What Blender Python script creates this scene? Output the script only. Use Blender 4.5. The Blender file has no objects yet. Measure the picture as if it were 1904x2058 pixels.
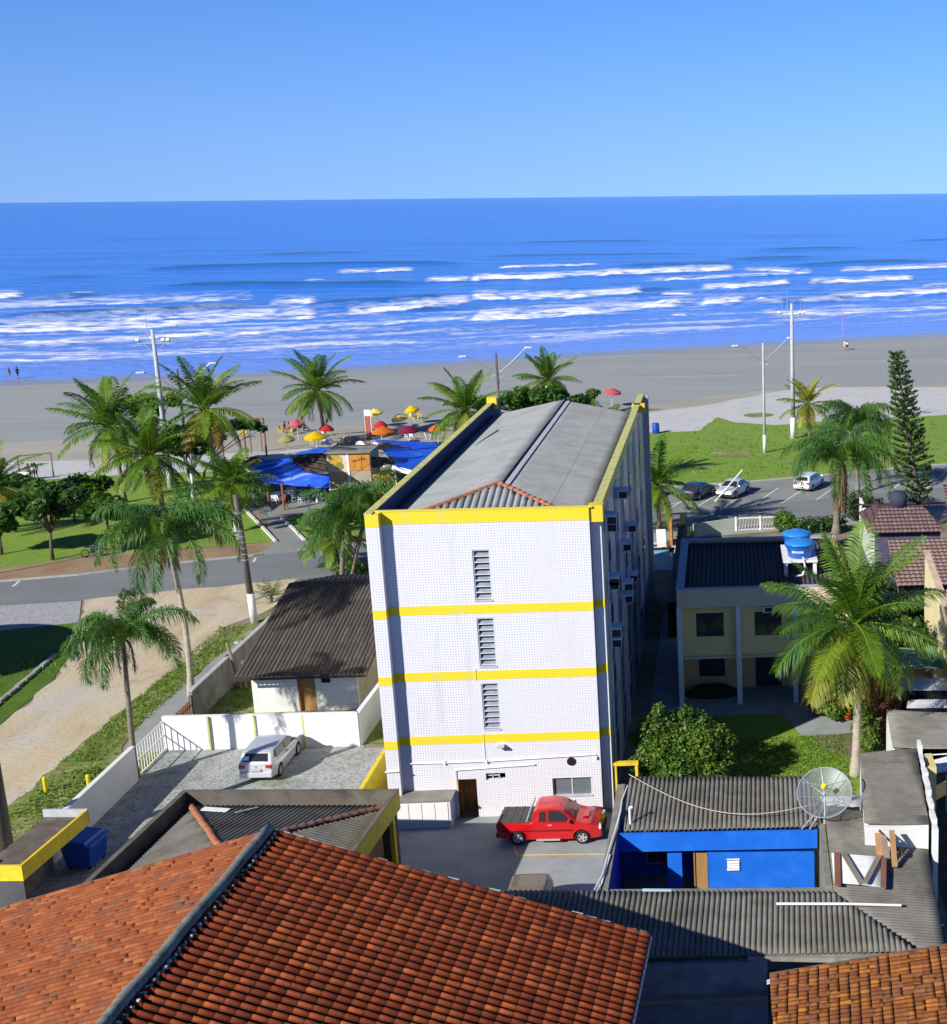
import bpy, math, random
import numpy as np
from mathutils import Vector, Matrix
random.seed(7)
SC = bpy.context.scene
COL = SC.collection
PI = math.pi
def rad(a): return math.radians(a)
# ------------------------------------------------------------------ camera model (metres; X along the tower front, Y to the sea)
F, PX, PY = 2702.0, 1618.6, 1029.0
CAM = np.array([14.979, -54.928, 26.598])
PITCH, ROLL, YAW = .23216, -.0098088, .0589245
def _rot():
    cp, sp, cy, sy = math.cos(PITCH), math.sin(PITCH), math.cos(YAW), math.sin(YAW)
    fwd = np.array([sy*cp, cy*cp, -sp]); right = np.array([cy, -sy, 0]); up = np.cross(right, fwd)
    c, s = math.cos(ROLL), math.sin(ROLL)
    return np.array([c*right+s*up, -s*right+c*up, fwd])
M3 = _rot()
def ray(px, py): return M3.T @ np.array([(px-PX)/F, (PY-py)/F, 1.0])
def g(px, py, z=0.0):                      # photo pixel -> point on the level plane at height z
    d = ray(px, py); t = (z-CAM[2])/d[2]; p = CAM+t*d
    return Vector((float(p[0]), float(p[1]), float(z)))
def gY(px, py, Y):
    d = ray(px, py); t = (Y-CAM[1])/d[1]; p = CAM+t*d
    return Vector([float(a) for a in p])
def gX(px, py, X):
    d = ray(px, py); t = (X-CAM[0])/d[0]; p = CAM+t*d
    return Vector([float(a) for a in p])
class Z:                                   # a survey sheet: an enlarged window of the photograph
    def __init__(s, ox, oy, k): s.o = (ox, oy, k)
    def px(s, x, y): return (s.o[0]+x/s.o[2], s.o[1]+y/s.o[2])
    def __call__(s, x, y, z=0.0): return g(*s.px(x, y), z)
    def Y(s, x, y, Y): return gY(*s.px(x, y), Y)
    def X(s, x, y, X): return gX(*s.px(x, y), X)
A_ = Z(0,640,2.8875); B_ = Z(0,860,5.775); C_ = Z(400,780,3.696); E_ = Z(1264,560,2.8875); G_ = Z(0,1100,2.8875)
H_ = Z(1264,1000,2.8875); I_ = Z(400,1100,4.343); J_ = Z(700,1400,2.8875); K_ = Z(0,1500,2.64); L_ = Z(1200,1480,2.625)
N_ = Z(700,780,2.8875); Q_ = Z(900,640,3.696); R_ = Z(1200,980,6.6); S_ = Z(1640,1620,7); T_ = Z(1640,1240,4.996)
V_ = Z(1560,960,4.343); W_ = Z(980,1600,6.16); WL = Z(0,380,1.941); WR = Z(952,380,1.941)
# ------------------------------------------------------------------ tags
def tag(o, label, cat, group=None):
    o['label'] = label; o['category'] = cat
    if group: o['group'] = group
    return o
def struct(o): o['kind'] = 'structure'; return o
def thing(name, label, cat, loc=(0,0,0), rz=0.0, group=None):
    o = bpy.data.objects.new(name, None); COL.objects.link(o)
    o.location = loc; o.rotation_euler = (0,0,rz); o.empty_display_size = .3
    return tag(o, label, cat, group)
def dup(root, loc, rz=0.0, label=None, scale=None, group=None):
    r = root.copy(); COL.objects.link(r); r.location = loc; r.rotation_euler = (0,0,rz)
    if scale: r.scale = (scale,)*3 if not isinstance(scale, tuple) else scale
    if label: r['label'] = label
    if group: r['group'] = group
    for ch in list(root.children):
        c = ch.copy(); COL.objects.link(c); c.parent = r
        for gc in list(ch.children):
            d = gc.copy(); COL.objects.link(d); d.parent = c
    return r
# ------------------------------------------------------------------ mesh builder
class MB:
    def __init__(s): s.v=[]; s.f=[]; s.mi=[]; s.m=0; s.t=[]; s.tint=.5
    def add(s, vs, fs):
        o = len(s.v); s.v += [tuple(p) for p in vs]; s.t += [s.tint]*len(vs)
        s.f += [tuple(i+o for i in f) for f in fs]; s.mi += [s.m]*len(fs); return s
    def box(s, x0,y0,z0,x1,y1,z1):
        return s.add([(x0,y0,z0),(x1,y0,z0),(x1,y1,z0),(x0,y1,z0),(x0,y0,z1),(x1,y0,z1),(x1,y1,z1),(x0,y1,z1)],
            [(0,3,2,1),(4,5,6,7),(0,1,5,4),(1,2,6,5),(2,3,7,6),(3,0,4,7)])
    def bar(s, p, q, w, h, up=(0,0,1)):
        p, q = Vector(p), Vector(q); d = (q-p).normalized(); u = Vector(up)
        if abs(d.dot(u)) > .98: u = Vector((0,1,0))
        a = d.cross(u).normalized()*w/2; b = a.cross(d).normalized()*h/2
        vs = [p-a-b,p+a-b,p+a+b,p-a+b,q-a-b,q+a-b,q+a+b,q-a+b]
        return s.add(vs, [(0,1,2,3),(7,6,5,4),(0,4,5,1),(1,5,6,2),(2,6,7,3),(3,7,4,0)])
    def tube(s, pts, r, n=8, cap=True):
        pts = [Vector(p) for p in pts]; R = r if isinstance(r, (list,tuple)) else [r]*len(pts)
        vs=[]; fs=[]; k=len(pts)
        ref = Vector((0,0,1)) if abs((pts[-1]-pts[0]).normalized().z) < .9 else Vector((1,0,0))
        for i,p in enumerate(pts):
            d = (pts[min(i+1,k-1)]-pts[max(i-1,0)]).normalized()
            a = d.cross(ref).normalized(); b = d.cross(a).normalized()
            for j in range(n):
                t = 2*PI*j/n; vs.append(p+a*(R[i]*math.cos(t))+b*(R[i]*math.sin(t)))
        for i in range(k-1):
            for j in range(n):
                fs.append((i*n+j, i*n+(j+1)%n, (i+1)*n+(j+1)%n, (i+1)*n+j))
        if cap: fs += [tuple(range(n))[::-1], tuple((k-1)*n+j for j in range(n))]
        return s.add(vs, fs)
    def lathe(s, prof, n=16, c=(0,0,0), cap=True):
        vs=[]; fs=[]; k=len(prof)
        for (r,z) in prof:
            for j in range(n):
                t=2*PI*j/n; vs.append((c[0]+r*math.cos(t), c[1]+r*math.sin(t), c[2]+z))
        for i in range(k-1):
            for j in range(n): fs.append((i*n+j, i*n+(j+1)%n, (i+1)*n+(j+1)%n, (i+1)*n+j))
        if cap: fs += [tuple(range(n))[::-1], tuple((k-1)*n+j for j in range(n))]
        return s.add(vs, fs)
    def poly(s, pts): return s.add(pts, [tuple(range(len(pts)))])
    def prism(s, pts, z0, z1):
        n=len(pts); vs=[(p[0],p[1],z0) for p in pts]+[(p[0],p[1],z1) for p in pts]
        return s.add(vs, [tuple(range(n))[::-1], tuple(range(n,2*n))]+[(i,(i+1)%n,n+(i+1)%n,n+i) for i in range(n)])
    def slab(s, pts, th):                   # a polygon in space given a thickness downwards along its normal
        pts=[Vector(p) for p in pts]; n=len(pts); nn=(pts[1]-pts[0]).cross(pts[2]-pts[1]).normalized()
        if nn.z<0: nn=-nn
        vs=pts+[p-nn*th for p in pts]
        return s.add(vs,[tuple(range(n)),tuple(range(n,2*n))[::-1]]+[(i,n+i,n+(i+1)%n,(i+1)%n) for i in range(n)])
    def xf(s, m):
        s.v=[tuple(m @ Vector(p)) for p in s.v]; return s
    def build(s, name, mats, parent=None, smooth=False, bevel=0, tint=False, fix=True):
        me = bpy.data.meshes.new(name); me.from_pydata(s.v, [], s.f)
        if not isinstance(mats,(list,tuple)): mats=[mats]
        for m in mats: me.materials.append(m)
        if len(mats)>1: me.polygons.foreach_set('material_index', s.mi)
        if tint:
            at = me.attributes.new('tint','FLOAT','POINT'); at.data.foreach_set('value', s.t)
        if smooth: me.polygons.foreach_set('use_smooth', [True]*len(me.polygons))
        me.update()
        o = bpy.data.objects.new(name, me); COL.objects.link(o)
        if parent is not None: o.parent = parent
        if bevel:
            b=o.modifiers.new('bevel','BEVEL'); b.width=bevel; b.segments=2; b.limit_method='ANGLE'; b.angle_limit=rad(35)
        return o
def npmesh(name, V, Fq, mat, parent=None, smooth=True, attrs=None, uv=None):
    me = bpy.data.meshes.new(name); V=np.asarray(V,np.float32); Fq=np.asarray(Fq,np.int32); n,m=len(Fq),Fq.shape[1]
    me.vertices.add(len(V)); me.vertices.foreach_set('co', V.ravel())
    me.loops.add(n*m); me.loops.foreach_set('vertex_index', Fq.ravel())
    me.polygons.add(n); me.polygons.foreach_set('loop_start', np.arange(n,dtype=np.int32)*m)
    me.polygons.foreach_set('use_smooth', np.full(n,smooth))
    for k,a in (attrs or {}).items():
        at=me.attributes.new(k,'FLOAT','POINT'); at.data.foreach_set('value', np.asarray(a,np.float32).ravel())
    if uv is not None:
        u=me.uv_layers.new(name='UVMap'); u.data.foreach_set('uv', np.asarray(uv,np.float32)[Fq.ravel()].ravel())
    me.update(calc_edges=True); me.validate()
    me.materials.append(mat)
    o=bpy.data.objects.new(name, me); COL.objects.link(o)
    if parent is not None: o.parent=parent
    return o
def grid_faces(nr, nc):
    i=np.arange(nr-1)[:,None]*nc+np.arange(nc-1)[None,:]
    return np.stack([i,i+1,i+nc+1,i+nc],-1).reshape(-1,4)
# ------------------------------------------------------------------ materials
def _c(c): return (c[0],c[1],c[2],1)
class NT:
    def __init__(s, name):
        s.m=bpy.data.materials.new(name); s.m.use_nodes=True; s.t=s.m.node_tree; s.n=s.t.nodes; s.l=s.t.links
        s.b=s.n['Principled BSDF']; s.out=s.n['Material Output']
    def new(s, t, **k):
        n=s.n.new(t)
        for a,b in k.items():
            if a.startswith('i_'): n.inputs[a[2:].replace('_',' ')].default_value=b
            else: setattr(n,a,b)
        return n
    def ln(s,a,b): s.l.new(a,b)
    def coord(s, scale=(1,1,1), kind='Object', rot=(0,0,0)):
        tc=s.new('ShaderNodeTexCoord'); mp=s.new('ShaderNodeMapping'); mp.inputs['Scale'].default_value=scale; mp.inputs['Rotation'].default_value=rot
        s.ln(tc.outputs[kind], mp.inputs['Vector']); return mp.outputs['Vector']
    def noise(s, vec, scale=3, detail=5, rough=.55):
        n=s.new('ShaderNodeTexNoise'); n.inputs['Scale'].default_value=scale; n.inputs['Detail'].default_value=detail; n.inputs['Roughness'].default_value=rough
        s.ln(vec,n.inputs['Vector']); return n.outputs['Fac']
    def ramp(s, fac, stops):
        r=s.new('ShaderNodeValToRGB'); e=r.color_ramp.elements
        while len(e)<len(stops): e.new(.5)
        for i,(p,c) in enumerate(stops): e[i].position=p; e[i].color=_c(c) if len(c)==3 else c
        s.ln(fac,r.inputs['Fac']); return r.outputs['Color']
    def mix(s, fac, a, b, mode='MIX'):
        m=s.new('ShaderNodeMix', data_type='RGBA', blend_type=mode)
        for sock,v in ((m.inputs['Factor'],fac),(m.inputs['A'],a),(m.inputs['B'],b)):
            if isinstance(v,(int,float)): sock.default_value=v
            elif isinstance(v,tuple): sock.default_value=_c(v)
            else: s.ln(v,sock)
        return m.outputs['Result']
    def math(s, op, a, b=None, c=None):
        m=s.new('ShaderNodeMath', operation=op)
        for i,v in enumerate((a,b,c)):
            if v is None: continue
            if isinstance(v,(int,float)): m.inputs[i].default_value=v
            else: s.ln(v,m.inputs[i])
        return m.outputs[0]
    def bump(s, h, strength=.3, dist=.02):
        b=s.new('ShaderNodeBump'); b.inputs['Strength'].default_value=strength; b.inputs['Distance'].default_value=dist
        s.ln(h,b.inputs['Height']); s.ln(b.outputs['Normal'], s.b.inputs['Normal'])
    def fin(s, rough=.8, spec=.3, metal=0):
        s.b.inputs['Roughness'].default_value=rough; s.b.inputs['Specular IOR Level'].default_value=spec; s.b.inputs['Metallic'].default_value=metal
        return s.m
    def base(s,c):
        if isinstance(c,tuple): s.b.inputs['Base Color'].default_value=_c(c)
        else: s.ln(c,s.b.inputs['Base Color'])
def mat(name, c1, c2=None, scale=3.0, rough=.75, spec=.3, metal=0, bump=.0, bscale=30, stretch=(1,1,1), dirt=None, dscale=.6, damt=.5, coat=0):
    t=NT(name); v=t.coord(stretch)
    c2=c2 or tuple(x*.78 for x in c1)
    f=t.noise(v,scale,6); col=t.ramp(f,[(.3,c2),(.7,c1)])
    if dirt:
        d=t.noise(v,dscale,8,.65); dm=t.ramp(d,[(.52,(0,0,0)),(.72,(damt,)*3)]); col=t.mix(dm,col,dirt)
    t.base(col)
    if bump: t.bump(t.noise(v,bscale,4),bump,.02)
    if coat: t.b.inputs['Coat Weight'].default_value=coat; t.b.inputs['Coat Roughness'].default_value=.06
    return t.fin(rough,spec,metal)
# ================================================================== camera, sun, sky
cam = bpy.data.cameras.new('camera'); co = bpy.data.objects.new('camera', cam); COL.objects.link(co); SC.camera = co
cam.sensor_fit='HORIZONTAL'; cam.sensor_width=36; cam.lens=36*F/1904; cam.shift_x=.5-PX/1904; cam.shift_y=0; cam.clip_end=90000; cam.clip_start=.5
mw = Matrix.Identity(4)
for i in range(3):
    mw[i][0]=M3[0][i]; mw[i][1]=M3[1][i]; mw[i][2]=-M3[2][i]; mw[i][3]=CAM[i]
co.matrix_world = mw
SUN_EL, SUN_AZ = rad(31.0), rad(225)       # the sun stands behind and to the west of the viewer
sd = bpy.data.lights.new('sun','SUN'); so = bpy.data.objects.new('sun', sd); COL.objects.link(so)
sd.energy=5.0; sd.angle=rad(.55); sd.color=(1,.955,.87)
dirv = Vector((math.cos(SUN_EL)*.7071, math.cos(SUN_EL)*.7071, -math.sin(SUN_EL)))
so.rotation_euler = dirv.to_track_quat('-Z','Y').to_euler(); so.location=(-60,-60,80)
w = bpy.data.worlds.new('World'); SC.world=w; w.use_nodes=True
wt=w.node_tree; sk=wt.nodes.new('ShaderNodeTexSky'); sk.sky_type='NISHITA'; sk.sun_disc=False
sk.sun_elevation=SUN_EL; sk.sun_rotation=SUN_AZ; sk.altitude=8000; sk.air_density=1.0; sk.dust_density=0; sk.ozone_density=10.0
hs=wt.nodes.new('ShaderNodeHueSaturation'); hs.inputs['Saturation'].default_value=1.05; hs.inputs['Value'].default_value=1.0
tintn=wt.nodes.new('ShaderNodeMix'); tintn.data_type='RGBA'; tintn.blend_type='MULTIPLY'; tintn.inputs['Factor'].default_value=1; tintn.inputs['B'].default_value=(1.45,1.05,1.02,1)
bg=wt.nodes['Background']; bg.inputs['Strength'].default_value=.092
def wn(op,a,b=None):
    n=wt.nodes.new('ShaderNodeMath'); n.operation=op
    for i,v in enumerate((a,b)):
        if v is None: continue
        if isinstance(v,(int,float)): n.inputs[i].default_value=v
        else: wt.links.new(v,n.inputs[i])
    return n.outputs[0]
tcw=wt.nodes.new('ShaderNodeTexCoord'); sx=wt.nodes.new('ShaderNodeSeparateXYZ'); wt.links.new(tcw.outputs['Generated'],sx.inputs[0])
zc=wn('MAXIMUM',sx.outputs[2],0.0); fl=wn('MULTIPLY',zc,wn('ADD',wn('MULTIPLY',zc,.75),.17)); zq=wn('ADD',fl,wn('MULTIPLY',wn('POWER',wn('SUBTRACT',1.0,zc),3.0),.006))
cx=wt.nodes.new('ShaderNodeCombineXYZ'); wt.links.new(sx.outputs[0],cx.inputs[0]); wt.links.new(sx.outputs[1],cx.inputs[1]); wt.links.new(zq,cx.inputs[2])
nv_=wt.nodes.new('ShaderNodeVectorMath'); nv_.operation='NORMALIZE'; wt.links.new(cx.outputs[0],nv_.inputs[0]); wt.links.new(nv_.outputs[0],sk.inputs['Vector'])
wt.links.new(sk.outputs[0],hs.inputs['Color']); wt.links.new(hs.outputs[0],tintn.inputs['A']); wt.links.new(tintn.outputs['Result'],bg.inputs['Color'])
SC.view_settings.view_transform='Standard'; SC.view_settings.look='None'; SC.view_settings.exposure=.37; SC.view_settings.gamma=1
SC.cycles.max_bounces=6; SC.cycles.diffuse_bounces=3; SC.cycles.glossy_bounces=3; SC.cycles.transmission_bounces=3; SC.cycles.transparent_max_bounces=6
# ================================================================== ground sheets
def wob(pts, step=1.5, amp=.15, seed=0, closed=True):
    """polyline resampled with small natural wobble"""
    r=random.Random(seed); out=[]; n=len(pts)
    for i in range(n if closed else n-1):
        a=Vector(pts[i][:2]); b=Vector(pts[(i+1)%n][:2]); k=max(1,int((b-a).length/step))
        for j in range(k):
            p=a.lerp(b,j/k); 
            if j: p+=Vector((r.uniform(-amp,amp), r.uniform(-amp,amp)))
            out.append((p.x,p.y))
    if not closed: out.append(tuple(pts[-1][:2]))
    return out
from mathutils.geometry import tessellate_polygon
def sheet(name, pts, z, m, step=1.5, amp=0, seed=1):
    if amp: pts=wob(pts,step,amp,seed)
    vs=[Vector((p[0],p[1],z)) for p in pts]
    tr=tessellate_polygon([vs])
    b=MB(); 
    fs=[]
    for t in tr:
        a,bb,c=t; nz=(vs[bb]-vs[a]).cross(vs[c]-vs[a]).z
        fs.append((a,bb,c) if nz>0 else (a,c,bb))
    b.add(vs,fs); o=b.build(name,m); return struct(o)

def ground_mat(name, stops, scale=.4, detail=8, rough=.9, fine=None, bump=.25, stretch=(1,1,1), rot=0, patch=None, spec=.2, streak=None):
    """stops: colour ramp over a large noise; fine: (colour, scale, lo, hi) specks; patch likewise, broad"""
    t=NT(name); v=t.coord(stretch,rot=(0,0,rot)); v0=t.coord()
    col=t.ramp(t.noise(v,scale,detail,.6),stops)
    for p in (patch or []):
        c,sc,lo,hi,am=p
        col=t.mix(t.ramp(t.noise(v0,sc,6,.62),[(lo,(0,0,0)),(hi,(am,)*3)]),col,c)
    if streak:
        c1,c2,ss=streak; vs_=t.coord((.025,1,1),rot=(0,0,rot)); sn=t.noise(vs_,ss,6,.65)
        col=t.mix(t.ramp(sn,[(.36,(.6,)*3),(.46,(0,0,0))]),col,c1); col=t.mix(t.ramp(sn,[(.58,(0,0,0)),(.64,(.55,)*3)]),col,c2)
    if fine:
        c,sc,lo,hi=fine
        col=t.mix(t.ramp(t.noise(v0,sc,3,.6),[(lo,(0,0,0)),(hi,(.7,)*3)]),col,c)
    t.base(col)
    if bump: t.bump(t.noise(v0,25,5,.7),bump,.05)
    return t.fin(rough,spec)
ROT=rad(-15)
m_earth=ground_mat('earth',[(.3,(.2,.16,.11)),(.7,(.3,.25,.18))],patch=[((.10,.13,.04),.25,.5,.62,.8)])
m_beach=ground_mat('beach_sand',[(.3,(.265,.285,.295)),(.5,(.30,.315,.315)),(.72,(.335,.34,.32))],scale=.12,stretch=(.12,1,1),rot=ROT,bump=.06,fine=((.26,.27,.275),1.2,.55,.75),streak=((.25,.265,.275),(.42,.42,.40),.5))
m_tan=ground_mat('tan_sand',[(.3,(.31,.29,.235)),(.7,(.40,.38,.315))],scale=.15,stretch=(.15,1,1),rot=ROT,bump=.1,patch=[((.36,.34,.30),.18,.5,.6,.5)])
m_dry=ground_mat('dry_sand',[(.3,(.46,.46,.46)),(.7,(.56,.56,.55))],scale=.3,bump=.25,patch=[((.36,.34,.28),.3,.58,.7,.6)],fine=((.40,.39,.36),2.5,.5,.7))
m_lawn=ground_mat('lawn',[(.25,(.14,.25,.026)),(.5,(.20,.325,.04)),(.75,(.29,.38,.08))],scale=.5,bump=.5,patch=[((.21,.17,.07),.16,.57,.72,.75),((.10,.18,.025),.5,.5,.66,.7),((.33,.31,.13),.09,.5,.7,.5)],fine=((.10,.18,.02),6,.5,.62))
m_asph=ground_mat('asphalt',[(.3,(.16,.175,.185)),(.7,(.22,.23,.235))],scale=.35,stretch=(.25,1,1),rot=rad(-18),bump=.08,patch=[((.22,.21,.2),.12,.5,.68,.7)])
m_asph2=ground_mat('parking_asphalt',[(.3,(.21,.22,.205)),(.7,(.27,.28,.26))],scale=.3,bump=.08,stretch=(.3,1,1),rot=rad(-18),patch=[((.16,.165,.16),.2,.5,.66,.6)])
m_walk=ground_mat('pavement',[(.3,(.26,.265,.26)),(.7,(.34,.34,.33))],scale=.6,bump=.1,patch=[((.18,.2,.13),.5,.56,.7,.6)])
m_dirt=ground_mat('dirt_road',[(.3,(.44,.34,.20)),(.5,(.54,.45,.30)),(.72,(.60,.53,.40))],scale=.45,stretch=(1,.12,1),bump=.35,patch=[((.52,.49,.44),.2,.48,.62,.75),((.30,.21,.12),.35,.55,.7,.5)],fine=((.33,.26,.18),5,.52,.7))
m_red=ground_mat('red_earth',[(.3,(.24,.15,.085)),(.7,(.34,.25,.16))],scale=.5,bump=.3,patch=[((.14,.16,.04),.4,.55,.7,.6)])
m_verge=ground_mat('verge',[(.3,(.12,.19,.03)),(.5,(.24,.26,.08)),(.68,(.44,.37,.24))],scale=.45,bump=.6,fine=((.06,.13,.015),4,.5,.62))
m_gravel=ground_mat('yard_paving',[(.3,(.34,.36,.36)),(.7,(.46,.475,.465))],scale=1.2,bump=.5,patch=[((.13,.17,.05),.35,.55,.68,.65),((.2,.2,.19),.8,.5,.66,.5)],fine=((.14,.15,.14),7,.5,.62))
m_court=ground_mat('courtyard_concrete',[(.3,(.24,.265,.27)),(.7,(.33,.355,.36))],scale=.8,bump=.06,patch=[((.36,.38,.37),1.4,.66,.74,.55)])
m_soil=ground_mat('soil',[(.3,(.15,.12,.08)),(.7,(.24,.2,.15))],scale=.8,bump=.4,patch=[((.08,.14,.02),.4,.5,.62,.7)])
m_white_line=mat('road_paint',(.72,.72,.70),(.5,.5,.5),scale=6)
m_yel_line=mat('yellow_line',(.72,.62,.16),(.5,.45,.15),scale=6)
m_kerb=mat('kerb_stone',(.48,.48,.46),(.36,.36,.34),scale=4)

# shoreline as surveyed along the water's edge (landward -> the sheets below stack 4 mm apart)
shore=[(-330,108),(-200,135),(-140,147),(-95.9,157),(-52,165),(-25,175),(0,187),(30,197),(58.7,207.4),(110,224),(200,250),(330,280)]
struct(MB().add([(-700,-250,0),(700,-250,0),(700,420,0),(-700,420,0)],[(0,1,2,3)]).build('ground',m_earth))
beach_back=[(330,150),(60,104),(42,103),(20,98),(5,95),(-10,86),(-30,80),(-52,75),(-75,68),(-330,10)]
sheet('beach', [(p[0],p[1]+22) for p in shore]+beach_back, .004, m_beach, 3,.0)
tan_n=[(-330,60),(-110,92),(-69,100),(-59,102),(-45,104),(-25,108),(0,116),(10,124),(20,131),(31,135),(47,137),(330,180)]
sheet('tan_sand', tan_n+beach_back, .008, m_tan, 2.5,.5,3)
dry_n=[(330,160),(60,132.5),(46,131.5),(30.5,133.5),(23,131),(13.6,120),(4.8,113.4),(-8,104),(-10,92)]
sheet('dry_sand', dry_n+[(20,96),(60,100),(330,140)], .012, m_dry, 2,.4,4)
sheet('dry_sand', [(-330,45),(-110,79),(-61.2,88.5),(-50.7,89),(-40,91),(-30,93),(-30,78),(-330,5)], .012, m_dry, 2,.4,5)
lawn_r=[(330,150),(60,112),(42,107.5),(33.4,104.7),(26,104.3),(20.8,102.4),(16.1,104.8),(14,109),(11.7,99.4),(5.7,98.8),(-6,96),(-9,80),(-6,62),(7.4,68.2),(12.2,69.3),(17.1,70.3),(22.5,72.1),(31.9,75.3),(37.1,76.7),(80,90),(330,170)]
sheet('lawn', lawn_r, .016, m_lawn, 1.0,.18,6)
lawn_l=[(-330,-20),(-330,10),(-110,66),(-70,75),(-54.4,78),(-48.6,80),(-38,81),(-31,80),(-29.5,72),(-28,64),(-21,51.2),(-25,50.4),(-34.1,49),(-39.2,44.9),(-60,37),(-110,18)]
sheet('lawn', lawn_l, .016, m_lawn, 1.0,.18,7)
sheet('lawn', [(-23.2,59.4),(-18.7,51.5),(-8,55.5),(-7,62),(-9,80),(-14,66),(-20,64)], .016, m_lawn, 1.0,.12,8)
c=E_(600,1020); sheet('bare_earth',[(c.x+2.4*math.cos(t),c.y+2.4*math.sin(t)) for t in np.linspace(0,2*PI,15)[:-1]],.02,m_verge,.8,.35,44)
c=E_(755,792); sheet('grass_tuft_patch',[(c.x+1.9*math.cos(t),c.y+1.8*math.sin(t)) for t in np.linspace(0,2*PI,15)[:-1]],.017,m_verge,.8,.2,5)
# avenue along the sea front
def lin(x, a, b): return a[1]+(b[1]-a[1])*(x-a[0])/(b[0]-a[0])
aveN=[(-330,-56),(-110,16),(-37.4,41.4),(-32.5,42.5),(-27.6,44.8),(-21.4,46.9),(-17.9,48.2),(0,54.5),(8,57.2),(37,66.5),(330,160)]
aveS=[(330,140),(60,65),(37,58),(23.3,54.9),(19,54),(15.3,52.3),(8.3,50.9),(-3,46.5),(-14,40.5),(-29,36.1),(-34.7,35.4),(-110,10),(-330,-70)]
sheet('avenue', aveN+aveS, .020, m_asph)
sheet('red_earth_verge', [(-330,-54),(-110,18.4),(-60,36),(-39.2,45.2),(-36.4,47),(-31,48.6),(-25,50.2),(-21,51.3),(-19.8,49.6),(-21.4,47.1),(-27.6,45),(-32.5,42.7),(-37.4,41.6),(-110,16.2),(-330,-55.8)], .0215, m_red, 1,.12,9)
sheet('parking_bay', [(-4,53.2),(8,57.2),(37,66.5),(120,93),(120,103),(80,89.7),(37.1,76.5),(31.9,75.1),(22.5,71.9),(17.1,70.1),(12.2,69.1),(7.4,68),(-6,61.8)], .024, m_asph2)
sheet('pavement', [(60,65.2),(37,58.2),(23.3,55.1),(19,54.2),(15.3,52.5),(8.3,51.1),(7,48),(24,52),(60,62)], .0245, m_walk)
for a,b in (((7.86,59.71),(10.63,62.13)),((11.49,58.04),(14.14,65.31)),((14.22,58.73),(16.01,63.67)),((16.85,59.45),(19.74,67.32)),((19.7,60.85),(22.87,68.52)),((9.1,57.6),(11.2,63.4)),((22.9,61.9),(25.9,69.5)),((26.2,63.0),(29.1,70.5)),((29.7,64.2),(32.6,71.6)),((33.3,65.5),(36.3,72.6))):
    a,b=Vector(a),Vector(b); n=Vector((-(b-a).y,(b-a).x)).normalized()*.07
    struct(MB().poly([(a.x-n.x,a.y-n.y,.028),(b.x-n.x,b.y-n.y,.028),(b.x+n.x,b.y+n.y,.028),(a.x+n.x,a.y+n.y,.028)][::-1]).build('parking_line',m_white_line))
for a,b in ((B_(150,1845),B_(225,1780)),(C_(405,1295),C_(422,1262)),(C_(908,1250),C_(918,1212))):
    n=Vector((-(b-a).y,(b-a).x)).normalized()*.09
    struct(MB().poly([(a.x-n.x,a.y-n.y,.025),(b.x-n.x,b.y-n.y,.025),(b.x+n.x,b.y+n.y,.025),(a.x+n.x,a.y+n.y,.025)]).build('road_marking',m_white_line))
def kerb(name, pts, w=.18, h=.13, m=m_kerb):
    b=MB()
    for p,q in zip(pts[:-1],pts[1:]): b.bar((p[0],p[1],h/2),(q[0],q[1],h/2),w,h)
    return struct(b.build(name,m))
kerb('kerb',[(-37.4,41.4),(-32.5,42.6),(-27.6,44.9),(-21.4,47.0),(-20.9,47.4)])
kerb('kerb',[(-18.4,48.3),(-9,51.6),(-4,53.2),(-6,61.9)])
kerb('kerb',[(-6,61.9),(7.4,68.1),(12.2,69.2),(17.1,70.2),(22.5,72),(31.9,75.2),(37.1,76.6),(80,89.8)])
# footpath to the kiosk with whitewashed kerbs
sheet('footpath',[(-26.5,64),(-20.9,51.1),(-21.4,46.95),(-17.9,48.15),(-18.9,51.3),(-23.1,59.3),(-19,66),(-24,70)],.0225,m_asph2)
m_wkerb=mat('white_kerb',(.7,.7,.7),(.5,.5,.48),scale=3)
kerb('kerb',[(-27.6,63.3),(-24.2,57.1),(-21.05,51.2)],.22,.16,m_wkerb)
kerb('kerb',[(-23.2,59.5),(-20.9,55.3),(-18.85,51.35)],.22,.16,m_wkerb)
# dirt side street, verges, plots
sheet('dirt_street',[(-23.2,-60),(-23.2,13),(-23.6,20),(-25.2,26),(-29.2,36.2),(-16,40.2),(-15.6,33),(-17.2,29.5),(-17.0,23),(-17.5,17),(-17.5,9),(-17.6,0),(-17.8,-60)],.0225,m_dirt,1,.25,11)
sheet('verge',[(-18,-60),(-17.8,0),(-17.7,9),(-17.7,17),(-17.2,23),(-16.6,29),(-15.6,31.5),(-13.4,33),(-13.3,31),(-15,29),(-15.6,24),(-16,13.8),(-15.2,9),(-13.3,9),(-13.3,-60)],.0265,m_verge,.8,.2,12)
sheet('pavement',[(-15.2,9),(-16,13.8),(-15.6,24),(-15,29),(-13.3,31),(-13.0,24),(-13.0,9)],.0285,m_walk,.8,.08,13)
sheet('cobbled_pavement',[(-80,17),(-34.7,35.3),(-29.3,36),(-27.2,31),(-32,29.5),(-80,12)],.0265,ground_mat('cobble',[(.3,(.22,.22,.23)),(.7,(.46,.46,.47))],scale=9,stretch=(1,.4,1),rot=rad(30),bump=.3))
m_lawnd=ground_mat('shady_grass',[(.3,(.06,.13,.015)),(.7,(.11,.19,.02))],scale=.6,bump=.5,fine=((.05,.1,.01),5,.5,.65))  # darker grass copy, the shade beside the street put into its colour
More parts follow.
